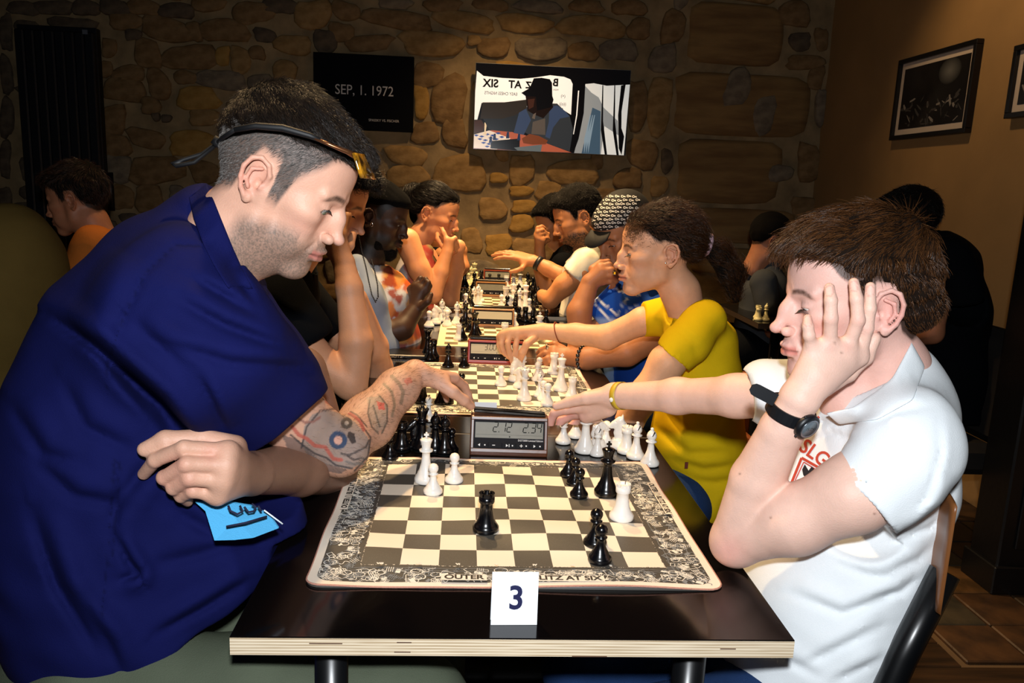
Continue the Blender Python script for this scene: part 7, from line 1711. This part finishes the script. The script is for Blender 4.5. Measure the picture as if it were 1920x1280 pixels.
seat_legs(p6, blk_c, .50, 3.18, 3.40, .2, r=.07)
# --- 7: player at the farthest board on the left
T = place_head(1, NOSE, 842, 440, 3.45, 15, 0, 0, (1, .97, 1))
Fn = Field((-.50, 3.1, .74), (-.02, 3.6, 1.1), .006)
Fn.chain([A(830, 480, 3.3), A(842, 530, 3.28), A(868, 500, 3.3), A(866, 478, 3.32)], [.048, .038, .034, .026], .012); Fn.ball(A(866, 470, 3.32), (.03, .03, .035), .01)
p7, H = simple_person('half-hidden player in dark clothes behind the woman at the farthest board', 1, T, wsk, wskr, [Fn], [A(815, 450, 3.45), A(810, 480, 3.45)], res=.005, pk=dict(scalp=hexc('0f0b08'), scalp_line=HC))
shell_hair('hair', p7, T, [('b', (-.020, 0, .042), (.104, .084, .094)), ('b', (.045, 0, .060), (.056, .064, .052))], HC, shb, None, 0, 0, None, res=.007)
make_shirt('shirt', p7, blk_c, (-.66, 3.1, .52), (-.02, 3.78, 1.1), .011, [(815, 475, 3.45, .06), (822, 510, 3.45, .10), (835, 570, 3.42, .12), (835, 640, 3.45, .12)], 1.3, [[(830, 490, 3.3, .06), (842, 515, 3.3, .05)]], [], [])
seat_legs(p7, blk_c, -.45, 3.34, 3.56, -.15, r=.07)
# --- 8: man in orange shirt at a table behind
T = place_head(-1, NOSE, 88, 404, 2.20, 13, 0, 0, (1.0, .97, 1.0)); osk = hexc('a0684a')
Fn = Field((-1.66, 1.8, .5), (-1.1, 2.5, 1.1), .009); Fn.chain([A(145, 510, 2.06), A(110, 580, 2.04), A(60, 590, 2.04)], [.036, .036, .03], .02)
p8, H = simple_person('man in orange shirt looking down in the dark far left, behind the navy shirt', -1, T, osk, hexc('8f5038'), [Fn], [A(170, 415, 2.2), A(190, 450, 2.2)], res=.004, neck_r=(.055, .062), pk=dict(scalp=hexc('17100c'), scalp_line=HC))
eyes(p8, T, iris_b, (1, 0, -.7)); lashes(p8, T, lashm)
shell_hair('hair', p8, T, [('b', (-.020, 0, .044), (.108, .086, .098)), ('b', (.045, 0, .072), (.062, .068, .052))], HC, shb, hair_mat('dark_auburn_hair', '120b07', '3a2012'), 5000, .028, comb_boy, lift=.3, seed=31, jitter=.2, rad=.0004, res=.005, bumpy=.004)
orange_c = cloth('orange_cotton', hexc('b9682a'), var=.08)
make_shirt('shirt', p8, orange_c, (-1.78, 1.85, .46), (-1.0, 2.6, 1.2), .009, [(190, 455, 2.2, .07), (200, 510, 2.2, .115), (205, 600, 2.2, .13), (210, 760, 2.2, .14)], 1.3, [[(178, 462, 2.06, .078), (150, 520, 2.04, .066)], [(170, 470, 2.36, .07), (150, 510, 2.38, .06)]], [(A(136, 526, 2.02), np.array([-.4, 0, -.9]), .09)], [((180, 440, 2.2), (160, 385, 2.2), .055, .075)])
seat_legs(p8, khaki, -1.32, 2.08, 2.32, -1.75, r=.08)
wood_chair('chair', 'wooden chair post seen between the olive back and the orange shirt', -1.62, 1.85, 1, '6e4526', .98)
# --- 9: broad back in olive at the far left edge
Fn = Field((-1.75, 1.0, 1.05), (-1.10, 1.6, 1.50), .008)
T = head_T(-1, -1.46, 1.30, 1.30, 20)
p9, H = simple_person('broad-backed person in olive top, cut off by the left edge', -1, T, osk, hexc('8f5038'), [], [(-1.42, 1.3, 1.2), (-1.36, 1.3, 1.1)], res=.005, pk=dict(scalp=hexc('17100c'), scalp_line=HC))
shell_hair('hair', p9, T, [('b', (-.020, 0, .044), (.106, .086, .098)), ('b', (.045, 0, .066), (.060, .066, .052))], HC, shb, None, 0, 0, None, res=.007)
make_shirt('top', p9, cloth('olive_cotton', hexc('5c4a24'), var=.08), (-1.75, .92, .46), (-.98, 1.70, 1.24), .010, [(20, 440, 1.3, .08), (5, 500, 1.3, .15), (-12, 600, 1.3, .17), (-25, 740, 1.3, .18), (-30, 900, 1.3, .18)], 1.2, [], [], [])
seat_legs(p9, blk_c, -1.42, 1.16, 1.42, -1.9, r=.09)
# --- the navy man's own wooden chair
wood_chair('chair', 'wooden chair behind the man in the navy shirt, its post showing at the left edge', -.72, .30, 1, '6f3d1c', .93)
wood_chair('chair', 'dim wooden chair post beside the olive back at the left', -1.02, .94, -1, '4f2c16', .92)
# --- 10: person in black with back to the boy
T = head_T(-1, 1.535, 2.0, 1.215, 12, -25)
p10, H = simple_person('person in black T-shirt seated behind the boy, facing away', -1, T, osk, hexc('8f5038'), [(lambda F: (F.chain([(1.62, 1.86, 1.00), (1.60, 1.84, .84), (1.40, 1.85, .78)], [.04, .035, .03], .02), F)[1])(Field((1.3, 1.6, .68), (1.8, 2.0, 1.14), .009))], [(1.56, 2.0, 1.16), (1.60, 2.0, 1.06)], res=.005, pk=dict(scalp=hexc('0f0b08'), scalp_line=HC))
shell_hair('hair', p10, T, [('b', (-.020, 0, .044), (.108, .088, .098)), ('b', (.045, 0, .066), (.060, .066, .052))], HC, shb, dk_h, 3000, .018, comb_boy, lift=.3, seed=41, jitter=.3, rad=.0005, res=.006)
make_shirt('t_shirt', p10, blk_c, (1.30, 1.68, .46), (2.02, 2.36, 1.2), .010, [(1735, 440, 2.0, .06), (1760, 500, 2.0, .125), (1765, 580, 2.0, .15), (1765, 700, 2.0, .155), (1765, 800, 2.0, .15)], 1.2, [[(1780, 480, 1.84, .075), (1810, 550, 1.82, .066)]], [(A(1814, 566, 1.82), np.array([.3, 0, -.95]), .09)], [])
seat_legs(p10, blk_c, 1.58, 1.86, 2.12, 1.15, r=.085)
ch = empty('armchair', (1.72, 2.0, 0)); tag(ch, 'dark upholstered chair behind the boy, under the person in black', 'chair'); dkf = cloth('charcoal_upholstery', hexc('24211f'), var=.15)
MB().box((.10, -.27, .44), (.21, .27, .86), dkf, .04).build('backrest', ch); MB().box((-.27, -.27, .34), (.12, .27, .46), dkf, .03).build('seat', ch)
for sx in (-1, 1):
    for sy in (-1, 1): MB().tube([(sx*.2, sy*.22, .35), (sx*.22, sy*.24, 0)], .017, bl_f, 8).build('leg', ch)
# --- 11: person in grey behind the small table with a few white pieces
T = head_T(1, 1.40, 2.95, 1.08, 25, 0)
Fn = Field((1.0, 2.6, .5), (1.8, 3.1, 1.1), .008); Fn.chain([A(1432, 560, 2.80), A(1450, 620, 2.76), A(1478, 590, 2.75)], [.035, .035, .03], .02)
p11, H = simple_person('person in grey top at the small dark table between the girl and the boy', 1, T, osk, hexc('8f5038'), [Fn], [(1.36, 2.95, 1.0), (1.33, 2.95, .94)], res=.005, pk=dict(scalp=hexc('0f0b08'), scalp_line=HC))
shell_hair('hair', p11, T, [('b', (-.020, 0, .044), (.106, .086, .098)), ('b', (.045, 0, .066), (.060, .066, .052))], HC, shb, None, 0, 0, None, res=.007)
make_shirt('top', p11, cloth('grey_cotton', hexc('3f4246'), var=.1), (1.02, 2.62, .46), (1.62, 3.3, 1.06), .010, [(1440, 505, 2.95, .06), (1435, 545, 2.95, .11), (1430, 620, 2.95, .13), (1430, 700, 2.95, .13)], 1.3, [[(1432, 530, 2.8, .065), (1440, 575, 2.76, .055)]], [], [])
seat_legs(p11, blk_c, 1.28, 2.84, 3.06, 1.6, r=.075)
e = table(2.50, 3.10, 'small dark side table with a few cream chess pieces, right of the girl', -.0, True, 1.21, 1.62, group='side tables', edge=mat('dark_table_edge', hexc('2a1c12'), .6))
for k, x, y, lab in (('rook', 1419, 590, 'cream rook on the small side table, left one'), ('bishop', 1433, 591, 'cream bishop on the small side table'), ('rook', 1427, 588, 'cream rook half hidden on the small side table')):
    q = A(x, y, 2.60); pp(k, 'cream', 0, 0, lab, world=(q[0], 2.58 if k != 'rook' or x == 1419 else 2.64, TZ+.001), board='small side table', s=1.0)
label_pieces()
